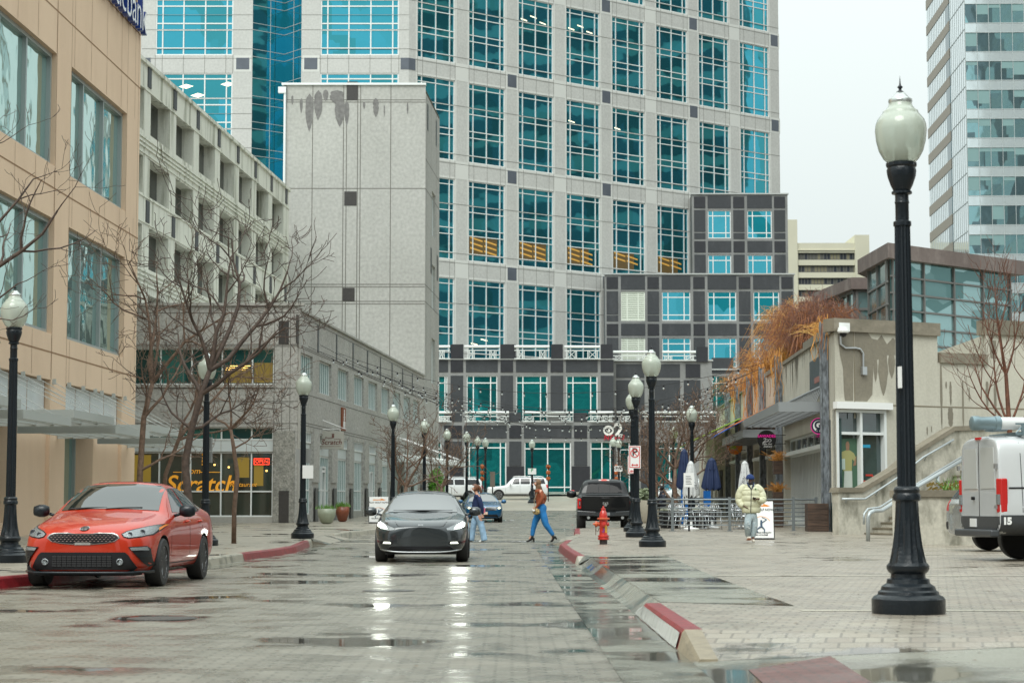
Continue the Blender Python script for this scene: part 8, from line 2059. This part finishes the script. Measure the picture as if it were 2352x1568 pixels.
# ------------------------------------------------------------------ people
def skin(parent, name, pts, edges, m, sub=2, root=0, loc=None):
    k_ = 1.12 if name in ('jeans', 'jumper', 'knit_top', 'trousers', 'jacket', 'ponytail', 'long_hair') else 1
    'pts: list of (x, y, z, rx[, ry])'
    me = bpy.data.meshes.new(name); me.from_pydata([p[:3] for p in pts], edges, []); me.update()
    o = bpy.data.objects.new(name, me); COL.objects.link(o)
    md = o.modifiers.new('skin', 'SKIN'); md.use_smooth_shade = True; md.branch_smoothing = .6
    if not me.skin_vertices:
        bm = bmesh.new(); bm.from_mesh(me); bm.verts.layers.skin.verify(); bm.to_mesh(me); bm.free()
    for i, p in enumerate(pts):
        me.skin_vertices[0].data[i].radius = (p[3] * k_, (p[4] if len(p) > 4 else p[3]) * k_); me.skin_vertices[0].data[i].use_root = (i == root)
    s = o.modifiers.new('sub', 'SUBSURF'); s.levels = s.render_levels = sub
    dg = bpy.context.evaluated_depsgraph_get(); dg.update()
    fin = bpy.data.meshes.new_from_object(bpy.context.evaluated_depsgraph_get().objects[o.name] if False else o.evaluated_get(bpy.context.evaluated_depsgraph_get()))
    bpy.data.objects.remove(o); fin.materials.clear(); fin.materials.append(m)
    for p in fin.polygons: p.use_smooth = True; p.material_index = 0
    return child(name, fin, parent)
def blob(parent, name, c, r, m, n=20, rot=(0, 0, 0), cut=None):
    bm = bmesh.new(); bmesh.ops.create_uvsphere(bm, u_segments=n, v_segments=n // 2 + 2, radius=1)
    M = Matrix.Translation(c) @ Matrix.Rotation(rot[2], 4, 'Z') @ Matrix.Rotation(rot[1], 4, 'Y') @ Matrix.Rotation(rot[0], 4, 'X') @ Matrix.Diagonal((*r, 1))
    if cut: bmesh.ops.delete(bm, geom=[v for v in bm.verts if cut(v.co)], context='VERTS')
    bmesh.ops.transform(bm, matrix=M, verts=bm.verts)
    me = bpy.data.meshes.new(name); bm.to_mesh(me); bm.free(); me.materials.append(m); me.polygons.foreach_set('use_smooth', [True] * len(me.polygons))
    return child(name, me, parent)
def hand(b, w, d, side, n0, curl=.5, s=1.0, up_=V3((0, 0, 1))):
    'fingers and thumb: points and edges appended to a body skeleton, from wrist point w along d'
    P, E = b; d = V3(d).normalized(); sd = V3(side).normalized(); nrm = d.cross(sd).normalized()
    palm = V3(w) + d * .05 * s; P.append((*palm, .026 * s, .018 * s)); E.append((n0, len(P) - 1)); ip = len(P) - 1
    kn = V3(w) + d * .085 * s; P.append((*kn, .030 * s, .014 * s)); E.append((ip, len(P) - 1)); ik = len(P) - 1
    for k, L in enumerate((.062, .072, .068, .052)):
        a = kn + sd * (k - 1.5) * .019 * s; m1 = a + (d * (1 - curl * .3) + nrm * curl * .5).normalized() * L * .55 * s; e = m1 + (d * (1 - curl) + nrm * curl).normalized() * L * .5 * s
        P.append((*(a + d * .01), .0095 * s)); E.append((ik, len(P) - 1)); P.append((*m1, .0085 * s)); E.append((len(P) - 2, len(P) - 1)); P.append((*e, .0075 * s)); E.append((len(P) - 2, len(P) - 1))
    t0 = palm + sd * -.028 * s; t1 = t0 + (d * .6 - sd * .6 + nrm * .3).normalized() * .032 * s; t2 = t1 + (d * .9 + nrm * .3).normalized() * .028 * s
    P.append((*t0, .013 * s)); E.append((ip, len(P) - 1)); P.append((*t1, .011 * s)); E.append((len(P) - 2, len(P) - 1)); P.append((*t2, .008 * s)); E.append((len(P) - 2, len(P) - 1))
def body(parent, m, pelvis, waist, chest, neck, headc, face, arms, legs, hr=.104, flesh=1.0):
    'one continuous figure; arms: (shoulder, elbow, wrist, hand dir, side); legs: (hip, knee, ankle, toe)'
    P = [(*pelvis, .125 * flesh, .10), (*waist, .115 * flesh, .09), (*chest, .135 * flesh, .10), (*neck, .052, .052), (*(V3(neck).lerp(V3(headc), .45)), .05, .055), (*headc, hr * .80, hr * .92), (*(V3(headc) + V3((0, 0, hr * .62))), hr * .70, hr * .80)]
    E = [(0, 1), (1, 2), (2, 3), (3, 4), (4, 5), (5, 6)]
    f = V3(face).normalized()
    ch = V3(headc) + f * hr * .50 - V3((0, 0, hr * .62)); P.append((*ch, .045, .048)); E.append((5, len(P) - 1))
    for (s_, e, w, hd, sd) in arms:
        i = len(P); P += [(*s_, .058), (*e, .042), (*(V3(e).lerp(V3(w), .5)), .036), (*w, .025)]; E += [(2, i), (i, i + 1), (i + 1, i + 2), (i + 2, i + 3)]
        hand((P, E), w, hd, sd, i + 3)
    for (h_, k, a, t) in legs:
        i = len(P); P += [(*h_, .085 * flesh), (*(V3(h_).lerp(V3(k), .5)), .075 * flesh), (*k, .055), (*(V3(k).lerp(V3(a), .4)), .05), (*a, .035), (*t, .032)]; E += [(0, i), (i, i + 1), (i + 1, i + 2), (i + 2, i + 3), (i + 3, i + 4), (i + 4, i + 5)]
    return skin(parent, 'body', P, E, m)
def facebits(parent, headc, face, hr, m_skin, brow, lips, beard=None):
    f = V3(face).normalized(); s = f.cross(V3((0, 0, 1))).normalized(); c = V3(headc)
    mm = MB(); a = c + f * hr * .98 + V3((0, 0, -.005)); tip = c + f * (hr * 1.2) + V3((0, 0, -.03)); mm.quad(a + V3((0, 0, .03)), tip, a + s * .017 - V3((0, 0, .032)), a + V3((0, 0, .0))); mm.quad(a + V3((0, 0, .03)), a - s * .017 - V3((0, 0, .032)), tip); mm.quad(tip, a - s * .017 - V3((0, 0, .032)), a + s * .017 - V3((0, 0, .032))); mm.build('nose', m_skin, parent, smooth=True)
    for q in (-1, 1):
        p = c + f * hr * .86 + s * q * .033 + V3((0, 0, .012)); blob(parent, 'eye', p, (.007, .009, .005), M_white, 10); blob(parent, 'iris', p + f * .005, (.006, .006, .006), M_sb, 8)
        blob(parent, 'eyebrow', p + V3((0, 0, .02)) + f * .004, (.02, .008, .004), brow, 8)
        blob(parent, 'ear', c + s * q * hr * .84 - f * .01, (.012, .02, .03), m_skin, 10)
    blob(parent, 'lips', c + f * hr * .88 - V3((0, 0, .052)), (.02, .01, .008), lips, 10)
def chainmesh(parent, name, chains, m, sub=2):
    P, E = [], []
    cl = name in ('jeans', 'jumper', 'knit_top', 'trousers', 'jacket')
    for ci, c in enumerate(chains):
        st = None
        if isinstance(c[0], int): st = c[0]; c = c[1:]
        c = list(c)
        if cl and (ci or name not in ('jeans', 'trousers')):
            a, b = V3(c[-2][:3]), V3(c[-1][:3]); e = b + (b - a).normalized() * (.055 if ci else .03); c.append((*e, *[q * (1.0 if ci else .9) for q in c[-1][3:]]))
        if cl and not ci:
            a, b = V3(c[1][:3]), V3(c[0][:3]); e = b + (b - a).normalized() * .05; c.append(0); P.append((*e, *c[0][3:])); c.pop(); E.append((0, 1))
        i0 = len(P)
        for k, p in enumerate(c):
            P.append(p)
            if k: E.append((len(P) - 2, len(P) - 1))
            elif st is not None: E.append((st + cl, len(P) - 1))
    return skin(parent, name, P, E, m, sub)
M_skA = mat('skin_fair', (.55, .30, .21), .5, noise=.06, nscale=20, objspace=True); M_skB = mat('skin_dark', (.10, .045, .028), .45, noise=.08, nscale=20, objspace=True)
M_lip = mat('lips', (.40, .12, .10), .4); M_lipd = mat('lips_dark', (.12, .045, .04), .4)
M_hairA = mat('hair_auburn', (.15, .055, .022), .5, noise=.35, nscale=30, objspace=True, stretch=(1, 1, .2), bump=.6, bscale=80); M_hairB = mat('hair_brown_blond', (.06, .032, .02), .5, noise=.5, nscale=8, objspace=True, col2=(.22, .12, .055), stretch=(1, 1, .35), bump=.6, bscale=60)
def denim(n, c): return mat(n, c, .8, noise=.22, nscale=7, bump=.5, bscale=35, objspace=True)
def fabricm(n, c, bs=30, b=.5): return mat(n, c, .85, noise=.14, nscale=8, bump=b, bscale=bs, objspace=True)
gW = gz(57) + .012
# woman in the navy jumper, walking left
p = thing('person', 'woman in navy jumper and loose pale jeans walking left behind the dark car', 'person', (xat(1899.3 / 1.7415 + 5, 57), 57, gW))
S1 = .002054
def a1(x, y, dy=0): return ((x - 1740) * S1, dy, (1078 - y) * S1)
def a1r(x, y, r, dy=0, ry=None): return (*a1(x, y, dy), r) if ry is None else (*a1(x, y, dy), r, ry)
hc = a1(1703, 338)
body(p, M_skA, a1(1735, 665), a1(1735, 590), a1(1742, 480), a1(1738, 412), hc, (-1, -.12, -.12), [(a1(1765, 450, -.14), a1(1800, 575, -.17), a1(1818, 672, -.15), (.05, 0, -1), (1, .2, 0)), (a1(1745, 450, .14), a1(1725, 570, .17), a1(1690, 640, .15), (-.4, 0, -1), (1, -.2, 0))],
     [(a1(1725, 690, .07), a1(1690, 850, .08), a1(1668, 1035, .08), a1(1640, 1058, .08)), (a1(1750, 690, -.07), a1(1808, 860, -.08), a1(1838, 1035, -.08), a1(1800, 1062, -.08))])
facebits(p, hc, (-1, -.12, -.12), .098, M_skA, M_hairA, M_lip)
blob(p, 'hair', V3(hc) + V3((.022, 0, .02)), (.108, .098, .112), M_hairA, 22, cut=lambda c: c.x < -.42 and c.z < .42)
chainmesh(p, 'ponytail', [[a1r(1738, 300, .03), a1r(1764, 300, .04), a1r(1782, 335, .042), a1r(1792, 375, .034), a1r(1800, 405, .015)]], M_hairA)
J1 = fabricm('knit_navy', (.008, .02, .075))
chainmesh(p, 'jumper', [[a1r(1735, 618, .135, 0, .12), a1r(1738, 580, .150, 0, .14), a1r(1740, 510, .155, 0, .15), a1r(1742, 450, .130, 0, .15), a1r(1738, 424, .062, 0, .07)], [3, a1r(1768, 455, .072, -.13), a1r(1797, 560, .068, -.18), a1r(1815, 640, .055, -.16), a1r(1820, 672, .036, -.15)], [3, a1r(1742, 455, .07, .13), a1r(1725, 560, .065, .18), a1r(1700, 625, .05, .16)]], J1)
Jn = denim('denim_pale', (.27, .42, .58))
chainmesh(p, 'jeans', [[a1r(1735, 615, .128, 0, .12), a1r(1738, 680, .145, 0, .125)], [1, a1r(1722, 740, .105, .05), a1r(1692, 850, .082, .07), a1r(1676, 950, .078, .08), a1r(1666, 1040, .080, .08)], [1, a1r(1760, 740, .105, -.05), a1r(1806, 860, .085, -.07), a1r(1826, 950, .082, -.08), a1r(1842, 1038, .088, -.08)]], Jn)
blob(p, 'jumper_yoke', a1(1745, 452), (.105, .185, .07), J1, 18); blob(p, 'jumper_collar', a1(1740, 425), (.065, .075, .04), J1, 14); blob(p, 'jeans_seat', a1(1742, 680), (.15, .155, .17), Jn, 18)
for (x, y, dy) in ((1655, 1060, .08), (1815, 1062, -.08)):
    o = skin(p, 'shoe', [(*a1(x + 28, y - 4, dy), .036, .042), (*a1(x, y, dy), .036, .04), (*a1(x - 45, y + 6, dy), .026, .022)], [(0, 1), (1, 2)], M_white)
    m = MB(); 
    for k in range(3): q = V3(a1(x - 12 + 11 * k, y, dy)); m.box(q.x - .004, q.x + .006, q.y - .047, q.y - .035, q.z - .02, q.z + .025)
    m.build('shoe_stripe', M_sb, p)
m = MB(); q = V3(a1(1842, 640, -.16)); m.box(q.x - .03, q.x + .03, q.y - .01, q.y + .01, q.z - .07, q.z + .07); m.build('held_phone', mat('phone_pink', (.6, .15, .22), .4), p)
# woman in the rust top, striding left
p = thing('person', 'woman in rust top and bright blue jeans striding left with a patterned shoulder bag', 'person', (xat((2050 + 500 / 4.48) / 1.7415, 57), 57, gW))
S2 = .001598
def b1(x, y, dy=0): return ((x - 500) * S2, dy, (1185 - y) * S2)
def b1r(x, y, r, dy=0, ry=None): return (*b1(x, y, dy), r) if ry is None else (*b1(x, y, dy), r, ry)
hc = b1(428, 140)
body(p, M_skA, b1(515, 590), b1(490, 470), b1(470, 330), b1(450, 235), hc, (-1, -.1, -.1), [(b1(505, 270, -.15), b1(520, 420, -.2), b1(425, 560, -.17), (-.8, 0, -.7), (.6, 0, -.6)), (b1(500, 275, .15), b1(590, 400, .2), b1(560, 480, .2), (-.4, 0, -1), (1, .2, 0))],
     [(b1(485, 650, .07), b1(400, 840, .08), b1(352, 1050, .08), b1(300, 1140, .08)), (b1(530, 650, -.07), b1(590, 870, -.08), b1(712, 1045, -.08), b1(715, 1140, -.08))])
facebits(p, hc, (-1, -.1, -.1), .1, M_skA, M_hairB, M_lip)
blob(p, 'hair', V3(hc) + V3((.026, 0, .015)), (.115, .105, .118), M_hairB, 22, cut=lambda c: c.x < -.45 and c.z < .45)
chainmesh(p, 'long_hair', [[b1r(450, 120, .08), b1r(480, 200, .095, 0, .085), b1r(505, 270, .085, -.01, .07), b1r(530, 335, .05, -.01), b1r(550, 375, .015)], [1, b1r(440, 225, .05, -.05), b1r(432, 290, .035, -.09), b1r(425, 330, .012, -.1)]], M_hairB)
J2 = fabricm('knit_rust', (.26, .065, .025))
chainmesh(p, 'knit_top', [[b1r(500, 500, .125, 0, .12), b1r(488, 450, .118, 0, .11), b1r(462, 370, .14, 0, .13), b1r(470, 300, .125, 0, .14), b1r(455, 245, .062, 0, .07)], [3, b1r(508, 290, .07, -.14), b1r(528, 400, .056, -.2), b1r(480, 490, .048, -.19), b1r(428, 560, .034, -.17)], [3, b1r(505, 290, .066, .14), b1r(592, 395, .052, .2), b1r(565, 470, .04, .2)]], J2)
Jn2 = denim('denim_bright', (.012, .16, .42))
chainmesh(p, 'jeans', [[b1r(505, 500, .122, 0, .115), b1r(525, 590, .148, 0, .13)], [1, b1r(470, 690, .115, .05), b1r(402, 830, .082, .08), b1r(372, 950, .066, .08), b1r(356, 1050, .058, .08)], [1, b1r(548, 700, .115, -.05), b1r(590, 860, .085, -.08), b1r(655, 960, .068, -.08), b1r(710, 1040, .056, -.08)]], Jn2)
blob(p, 'top_yoke', b1(468, 285), (.115, .185, .085), J2, 18); blob(p, 'top_collar', b1(452, 240), (.06, .07, .04), J2, 14); blob(p, 'top_hem', b1(495, 490), (.12, .115, .09), J2, 16); blob(p, 'jeans_seat', b1(522, 590), (.145, .15, .15), Jn2, 18)
M_boot = mat('boot_black', (.015, .015, .015), .3)
skin(p, 'boot', [(*b1(355, 1055, .08), .055), (*b1(350, 1120, .08), .05), (*b1(310, 1155, .08), .038), (*b1(245, 1176, .08), .02)], [(0, 1), (1, 2), (2, 3)], M_boot)
skin(p, 'boot', [(*b1(712, 1050, -.08), .055), (*b1(735, 1105, -.08), .05), (*b1(715, 1150, -.08), .038), (*b1(675, 1182, -.08), .02)], [(0, 1), (1, 2), (2, 3)], M_boot)
m = MB(); m.tube([b1(378, 1110, .08), b1(378, 1184, .08)], [.034, .024], 8); m.build('boot_heel', M_boot, p); m = MB(); m.tube([b1(752, 1085, -.08), b1(788, 1135, -.08)], [.034, .024], 8); m.build('boot_heel', M_boot, p)
bg_ = thing('shoulder_bag', 'small brown and yellow patterned bag held by the woman in the rust top', 'bag', p.location)
blob(bg_, 'pouch', b1(425, 640, -.2), (.11, .06, .095), mat('leopard_pattern', (.05, .03, .02), .6, noise=.5, nscale=26, objspace=True, col2=(.50, .36, .14), thresh=(.42, .55)), 20)
m = MB(); m.tube([b1(395, 580, -.19), b1(385, 440, -.17), b1(440, 300, -.15), b1(500, 235, -.05), b1(560, 300, .1), b1(565, 400, .05)], .008, 5); m.build('strap', mat('bag_chain', (.45, .33, .2), .4, metal=.5), bg_)
m = MB(); q = V3(b1(395, 610, -.25)); m.hexa([(q.x - .06, q.y, q.z - .03), (q.x + .05, q.y, q.z - .08), (q.x + .05, q.y + .01, q.z - .08), (q.x - .06, q.y + .01, q.z - .03), (q.x - .09, q.y, q.z + .04), (q.x + .02, q.y, q.z - .01), (q.x + .02, q.y + .01, q.z - .01), (q.x - .09, q.y + .01, q.z + .04)]); m.build('receipt', M_white, bg_)
# man in the cream puffer, walking towards the camera
D = 51
p = thing('person', 'man in cream puffer jacket and navy beanie walking towards the camera looking at his phone', 'person', (xat((2500 + 980 / 1.96) / 1.7415, D), D, gz(D) + KH))
S3 = .003266
def c3(x, y, dy=0): return ((x - 980) * S3, dy, (1507 - y) * S3)
def c3r(x, y, r, dy=0, ry=None): return (*c3(x, y, dy), r) if ry is None else (*c3(x, y, dy), r, ry)
hc = V3(c3(975, 1024, -.06)); fc = (0, -1, -.35)
body(p, M_skB, c3(980, 1290), c3(980, 1230), c3(980, 1110), c3(977, 1065), hc, fc, [(c3(915, 1090), c3(885, 1175, .05), c3(925, 1225, -.12), (.6, -.1, -.5), (0, 1, 0)), (c3(1042, 1090), c3(1080, 1170, -.02), c3(1030, 1168, -.24), (-1, -.1, .05), (0, -.5, 1))],
     [(c3(950, 1300), c3(952, 1375, -.16), c3(956, 1450, .05), c3(958, 1485, -.05)), (c3(1012, 1300), c3(1008, 1375, -.02), c3(995, 1465, -.02), c3(995, 1492, -.14))])
facebits(p, hc, fc, .1, M_skB, M_sb, M_lipd)
blob(p, 'beard', hc + V3((0, -.045, -.075)), (.062, .055, .05), mat('beard_black', (.012, .01, .01), .8), 16)
blob(p, 'beanie', hc + V3((0, .01, .046)), (.112, .118, .115), fabricm('beanie_navy', (.01, .035, .14), 60, .8), 24, cut=lambda c: c.z < -.12)
m = MB(); m.lathe([(.104, 0), (.112, .01), (.112, .045), (.104, .055)], 28, hc + V3((0, .01, .028)), sy=1.05, cap=False); m.build('beanie_cuff', MATS['beanie_navy'], p, smooth=True)
# puffer: stacked quilted rings on torso and sleeves
PJ = mat('puffer_cream', (.60, .60, .42), .5, noise=.06, nscale=6, bump=.35, bscale=16, objspace=True)
def quilt(chain, n, amp):
    pts = []; P_ = [V3(c[:3]) for c in chain]; R1 = [c[3] for c in chain]; R2 = [c[4] if len(c) > 4 else c[3] for c in chain]
    tot = len(chain) - 1
    for i in range(n * 6 + 1):
        f = i / (n * 6) * tot; k = min(tot - 1, int(f)); q = f - k; s = abs(math.sin(math.pi * i / 6)) ** .6
        pts.append((P_[k].lerp(P_[k + 1], q), (R1[k] + (R1[k + 1] - R1[k]) * q) * (1 + amp * (s - .5)), (R2[k] + (R2[k + 1] - R2[k]) * q) * (1 + amp * (s - .5))))
    return pts
def quiltmesh(name, chain, n, amp, m_, parent, seg=24):
    mb = MB(); pts = quilt(chain, n, amp); rings = []; prevx = None
    for i, (c, r1, r2) in enumerate(pts):
        t = (pts[min(i + 1, len(pts) - 1)][0] - pts[max(0, i - 1)][0]).normalized(); x = V3((1, 0, 0)) - t * t.x; x.normalize(); y = t.cross(x)
        b = len(mb.v); rings.append(b)
        for k in range(seg):
            a = 2 * math.pi * k / seg; w_ = 1 + .02 * math.sin(5 * a + i * .7); mb.v.append(tuple(c + x * math.cos(a) * r1 * w_ + y * math.sin(a) * r2 * w_))
    for a, b in zip(rings, rings[1:]):
        for k in range(seg): k2 = (k + 1) % seg; mb.f.append((a + k, a + k2, b + k2, b + k)); mb.mi.append(0)
    mb.f.append(tuple(rings[0] + k for k in reversed(range(seg)))); mb.mi.append(0); mb.f.append(tuple(rings[-1] + k for k in range(seg))); mb.mi.append(0)
    return mb.build(name, m_, parent, smooth=True)
quiltmesh('jacket', [(*c3(982, 1278), .225, .16), (*c3(982, 1215), .255, .185), (*c3(980, 1150), .26, .19), (*c3(980, 1095), .245, .17), (*c3(978, 1062), .13, .12), (*c3(977, 1050), .105, .10)], 7, .10, PJ, p)
quiltmesh('sleeve', [(*c3(948, 1072), .05, .06), (*c3(924, 1080), .095, .10), (*c3(899, 1120, .02), .105, .11), (*c3(890, 1175, .04), .10, .11), (*c3(902, 1212, -.04), .09, .09), (*c3(920, 1226, -.10), .06, .06)], 5, .14, PJ, p)
quiltmesh('sleeve', [(*c3(1012, 1072), .05, .06), (*c3(1036, 1080), .095, .10), (*c3(1062, 1120, .0), .105, .11), (*c3(1073, 1168, -.04), .10, .11), (*c3(1060, 1185, -.13), .09, .09), (*c3(1034, 1174, -.21), .055, .055)], 5, .14, PJ, p)
m = MB(); m.tube([c3(972, 1275, -.172), c3(974, 1215, -.20), c3(976, 1150, -.205), c3(978, 1095, -.185), c3(990, 1065, -.15), c3(998, 1050, -.12)], .009, 5); m.build('zip', M_sb, p)
m = MB(); 
for sx in (-1, 1): m.tube([c3(978 + sx * 26, 1042, -.06), c3(978 + sx * 20, 1062, -.125), c3(980 + sx * 3, 1092, -.172)], [.02, .024, .012], 6)
m.build('collar_lining', mat('lining_navy', (.015, .03, .08), .6), p, smooth=True)
blob(p, 'shirt', c3(980, 1070, -.09), (.045, .045, .06), M_white, 14)
m = MB(); q = V3(c3(1012, 1092, -.18)); addM(m, disc(m, .022, .006, 14), flatM(q, (1, 0, 0), (0, 0, 1))); m.build('jacket_emblem', mat('emblem_green', (.12, .25, .08), .5), p)
Jn3 = denim('denim_washed', (.36, .44, .47))
chainmesh(p, 'jeans', [[c3r(980, 1262, .15, 0, .12), c3r(980, 1290, .16, 0, .125)], [1, c3r(950, 1325, .098, -.05), c3r(950, 1375, .085, -.15), c3r(953, 1415, .075, -.06), c3r(956, 1445, .066, .02)], [1, c3r(1012, 1325, .098), c3r(1009, 1375, .082, -.02), c3r(1000, 1420, .072), c3r(994, 1455, .064)]], Jn3)
m = MB()
for (x, y) in ((948, 1345), (955, 1362), (945, 1385), (958, 1395), (1006, 1350), (1012, 1378)): q = V3(c3(x, y, -.235 if x < 980 else -.10)); m.box(q.x - .022, q.x + .022, q.y, q.y + .012, q.z - .006, q.z + .006)
m.build('denim_rip', M_white, p)
m = MB(); m.tube([c3(957, 1442, .02), c3(958, 1466, .02)], .042, 8); m.tube([c3(994, 1450), c3(994, 1475)], .042, 8); m.build('sock', mat('sock_navy', (.015, .02, .05), .7), p)
M_shoe = mat('shoe_cream', (.62, .58, .50), .5)
skin(p, 'shoe', [(*c3(958, 1462, .03), .045), (*c3(958, 1480, -.05), .05), (*c3(958, 1476, -.17), .042), (*c3(958, 1466, -.24), .03)], [(0, 1), (1, 2), (2, 3)], M_shoe)
m = MB(); m.hexa([c3(944, 1492, .06), c3(972, 1492, .06), c3(974, 1488, -.22), c3(942, 1488, -.22), c3(944, 1484, .07), c3(972, 1484, .07), c3(974, 1472, -.26), c3(942, 1472, -.26)]); m.build('sole', mat('sole_gum', (.45, .18, .10), .6), p, bevel=.01)
skin(p, 'shoe', [(*c3(994, 1478, .02), .045), (*c3(994, 1488, -.06), .046), (*c3(994, 1494, -.16), .036), (*c3(994, 1497, -.22), .026)], [(0, 1), (1, 2), (2, 3)], M_shoe)
ph = thing('mobile_phone', 'small dark phone in the hand of the man in the puffer jacket', 'phone', p.location)
m = MB(); q = V3(c3(1000, 1158, -.31)); m.hexa([(q.x - .04, q.y, q.z - .012), (q.x + .03, q.y, q.z - .018), (q.x + .03, q.y + .12, q.z - .05), (q.x - .04, q.y + .12, q.z - .045), (q.x - .04, q.y, q.z), (q.x + .03, q.y, q.z - .006), (q.x + .03, q.y + .12, q.z - .04), (q.x - .04, q.y + .12, q.z - .033)]); m.build('case', M_plastic, ph)
# person in dark jacket by the pay station
D = 76
p = thing('person', 'person in dark hooded jacket with a backpack standing by the blue pay station', 'person', (xat(1518, D), D, gz(D) + KH))
hc = (-.02, 0, 1.42)
body(p, M_skB, (0, 0, .85), (0, 0, 1.0), (.02, 0, 1.18), (0, 0, 1.3), hc, (-1, -.3, -.2), [((.05, -.14, 1.22), (.08, -.2, 1.0), (-.08, -.2, .9), (-1, 0, -.3), (0, 1, 0)), ((.05, .14, 1.22), (.05, .2, 1.0), (-.1, .18, .92), (-1, 0, -.3), (0, 1, 0))], [((0, .07, .8), (-.02, .08, .45), (0, .08, .08), (-.12, .08, .03)), ((0, -.07, .8), (.03, -.08, .45), (.05, -.08, .08), (-.07, -.08, .03))], hr=.1)
facebits(p, hc, (-1, -.3, -.2), .1, M_skB, M_sb, M_lipd)
blob(p, 'hair', V3(hc) + V3((.02, 0, .03)), (.11, .105, .10), MATS['beard_black'], 18, cut=lambda c: c.x < -.4 and c.z < .3)
JD = fabricm('jacket_dark', (.025, .03, .045))
chainmesh(p, 'jacket', [[(.02, 0, .8, .16, .17), (.03, 0, 1.0, .17, .18), (.04, 0, 1.18, .16, .18), (.02, 0, 1.3, .08, .09)], [2, (.06, -.16, 1.18, .085), (.09, -.22, 1.0, .075), (-.06, -.2, .9, .05)], [2, (.06, .16, 1.18, .085), (.06, .22, 1.0, .07), (-.08, .18, .92, .05)]], JD)
chainmesh(p, 'trousers', [[(0, 0, .86, .14), (0, 0, .78, .14)], [1, (0, .07, .6, .09), (-.02, .08, .4, .07), (0, .08, .1, .06)], [1, (0, -.07, .6, .09), (.03, -.08, .4, .07), (.05, -.08, .1, .06)]], M_plastic)
for q in (-1, 1): skin(p, 'shoe', [(.02, q * .08, .05, .045), (-.1, q * .08, .04, .035)], [(0, 1)], M_plastic)
bk = thing('backpack', 'dark bag hanging by the person at the blue pay station', 'bag', p.location); blob(bk, 'pouch', (-.2, -.12, .86), (.17, .13, .24), M_plastic, 18); m = MB(); m.tube([(-.15, -.12, 1.05), (-.02, -.15, 1.25), (.08, -.1, 1.3)], .015, 5); m.build('strap', M_plastic, bk)
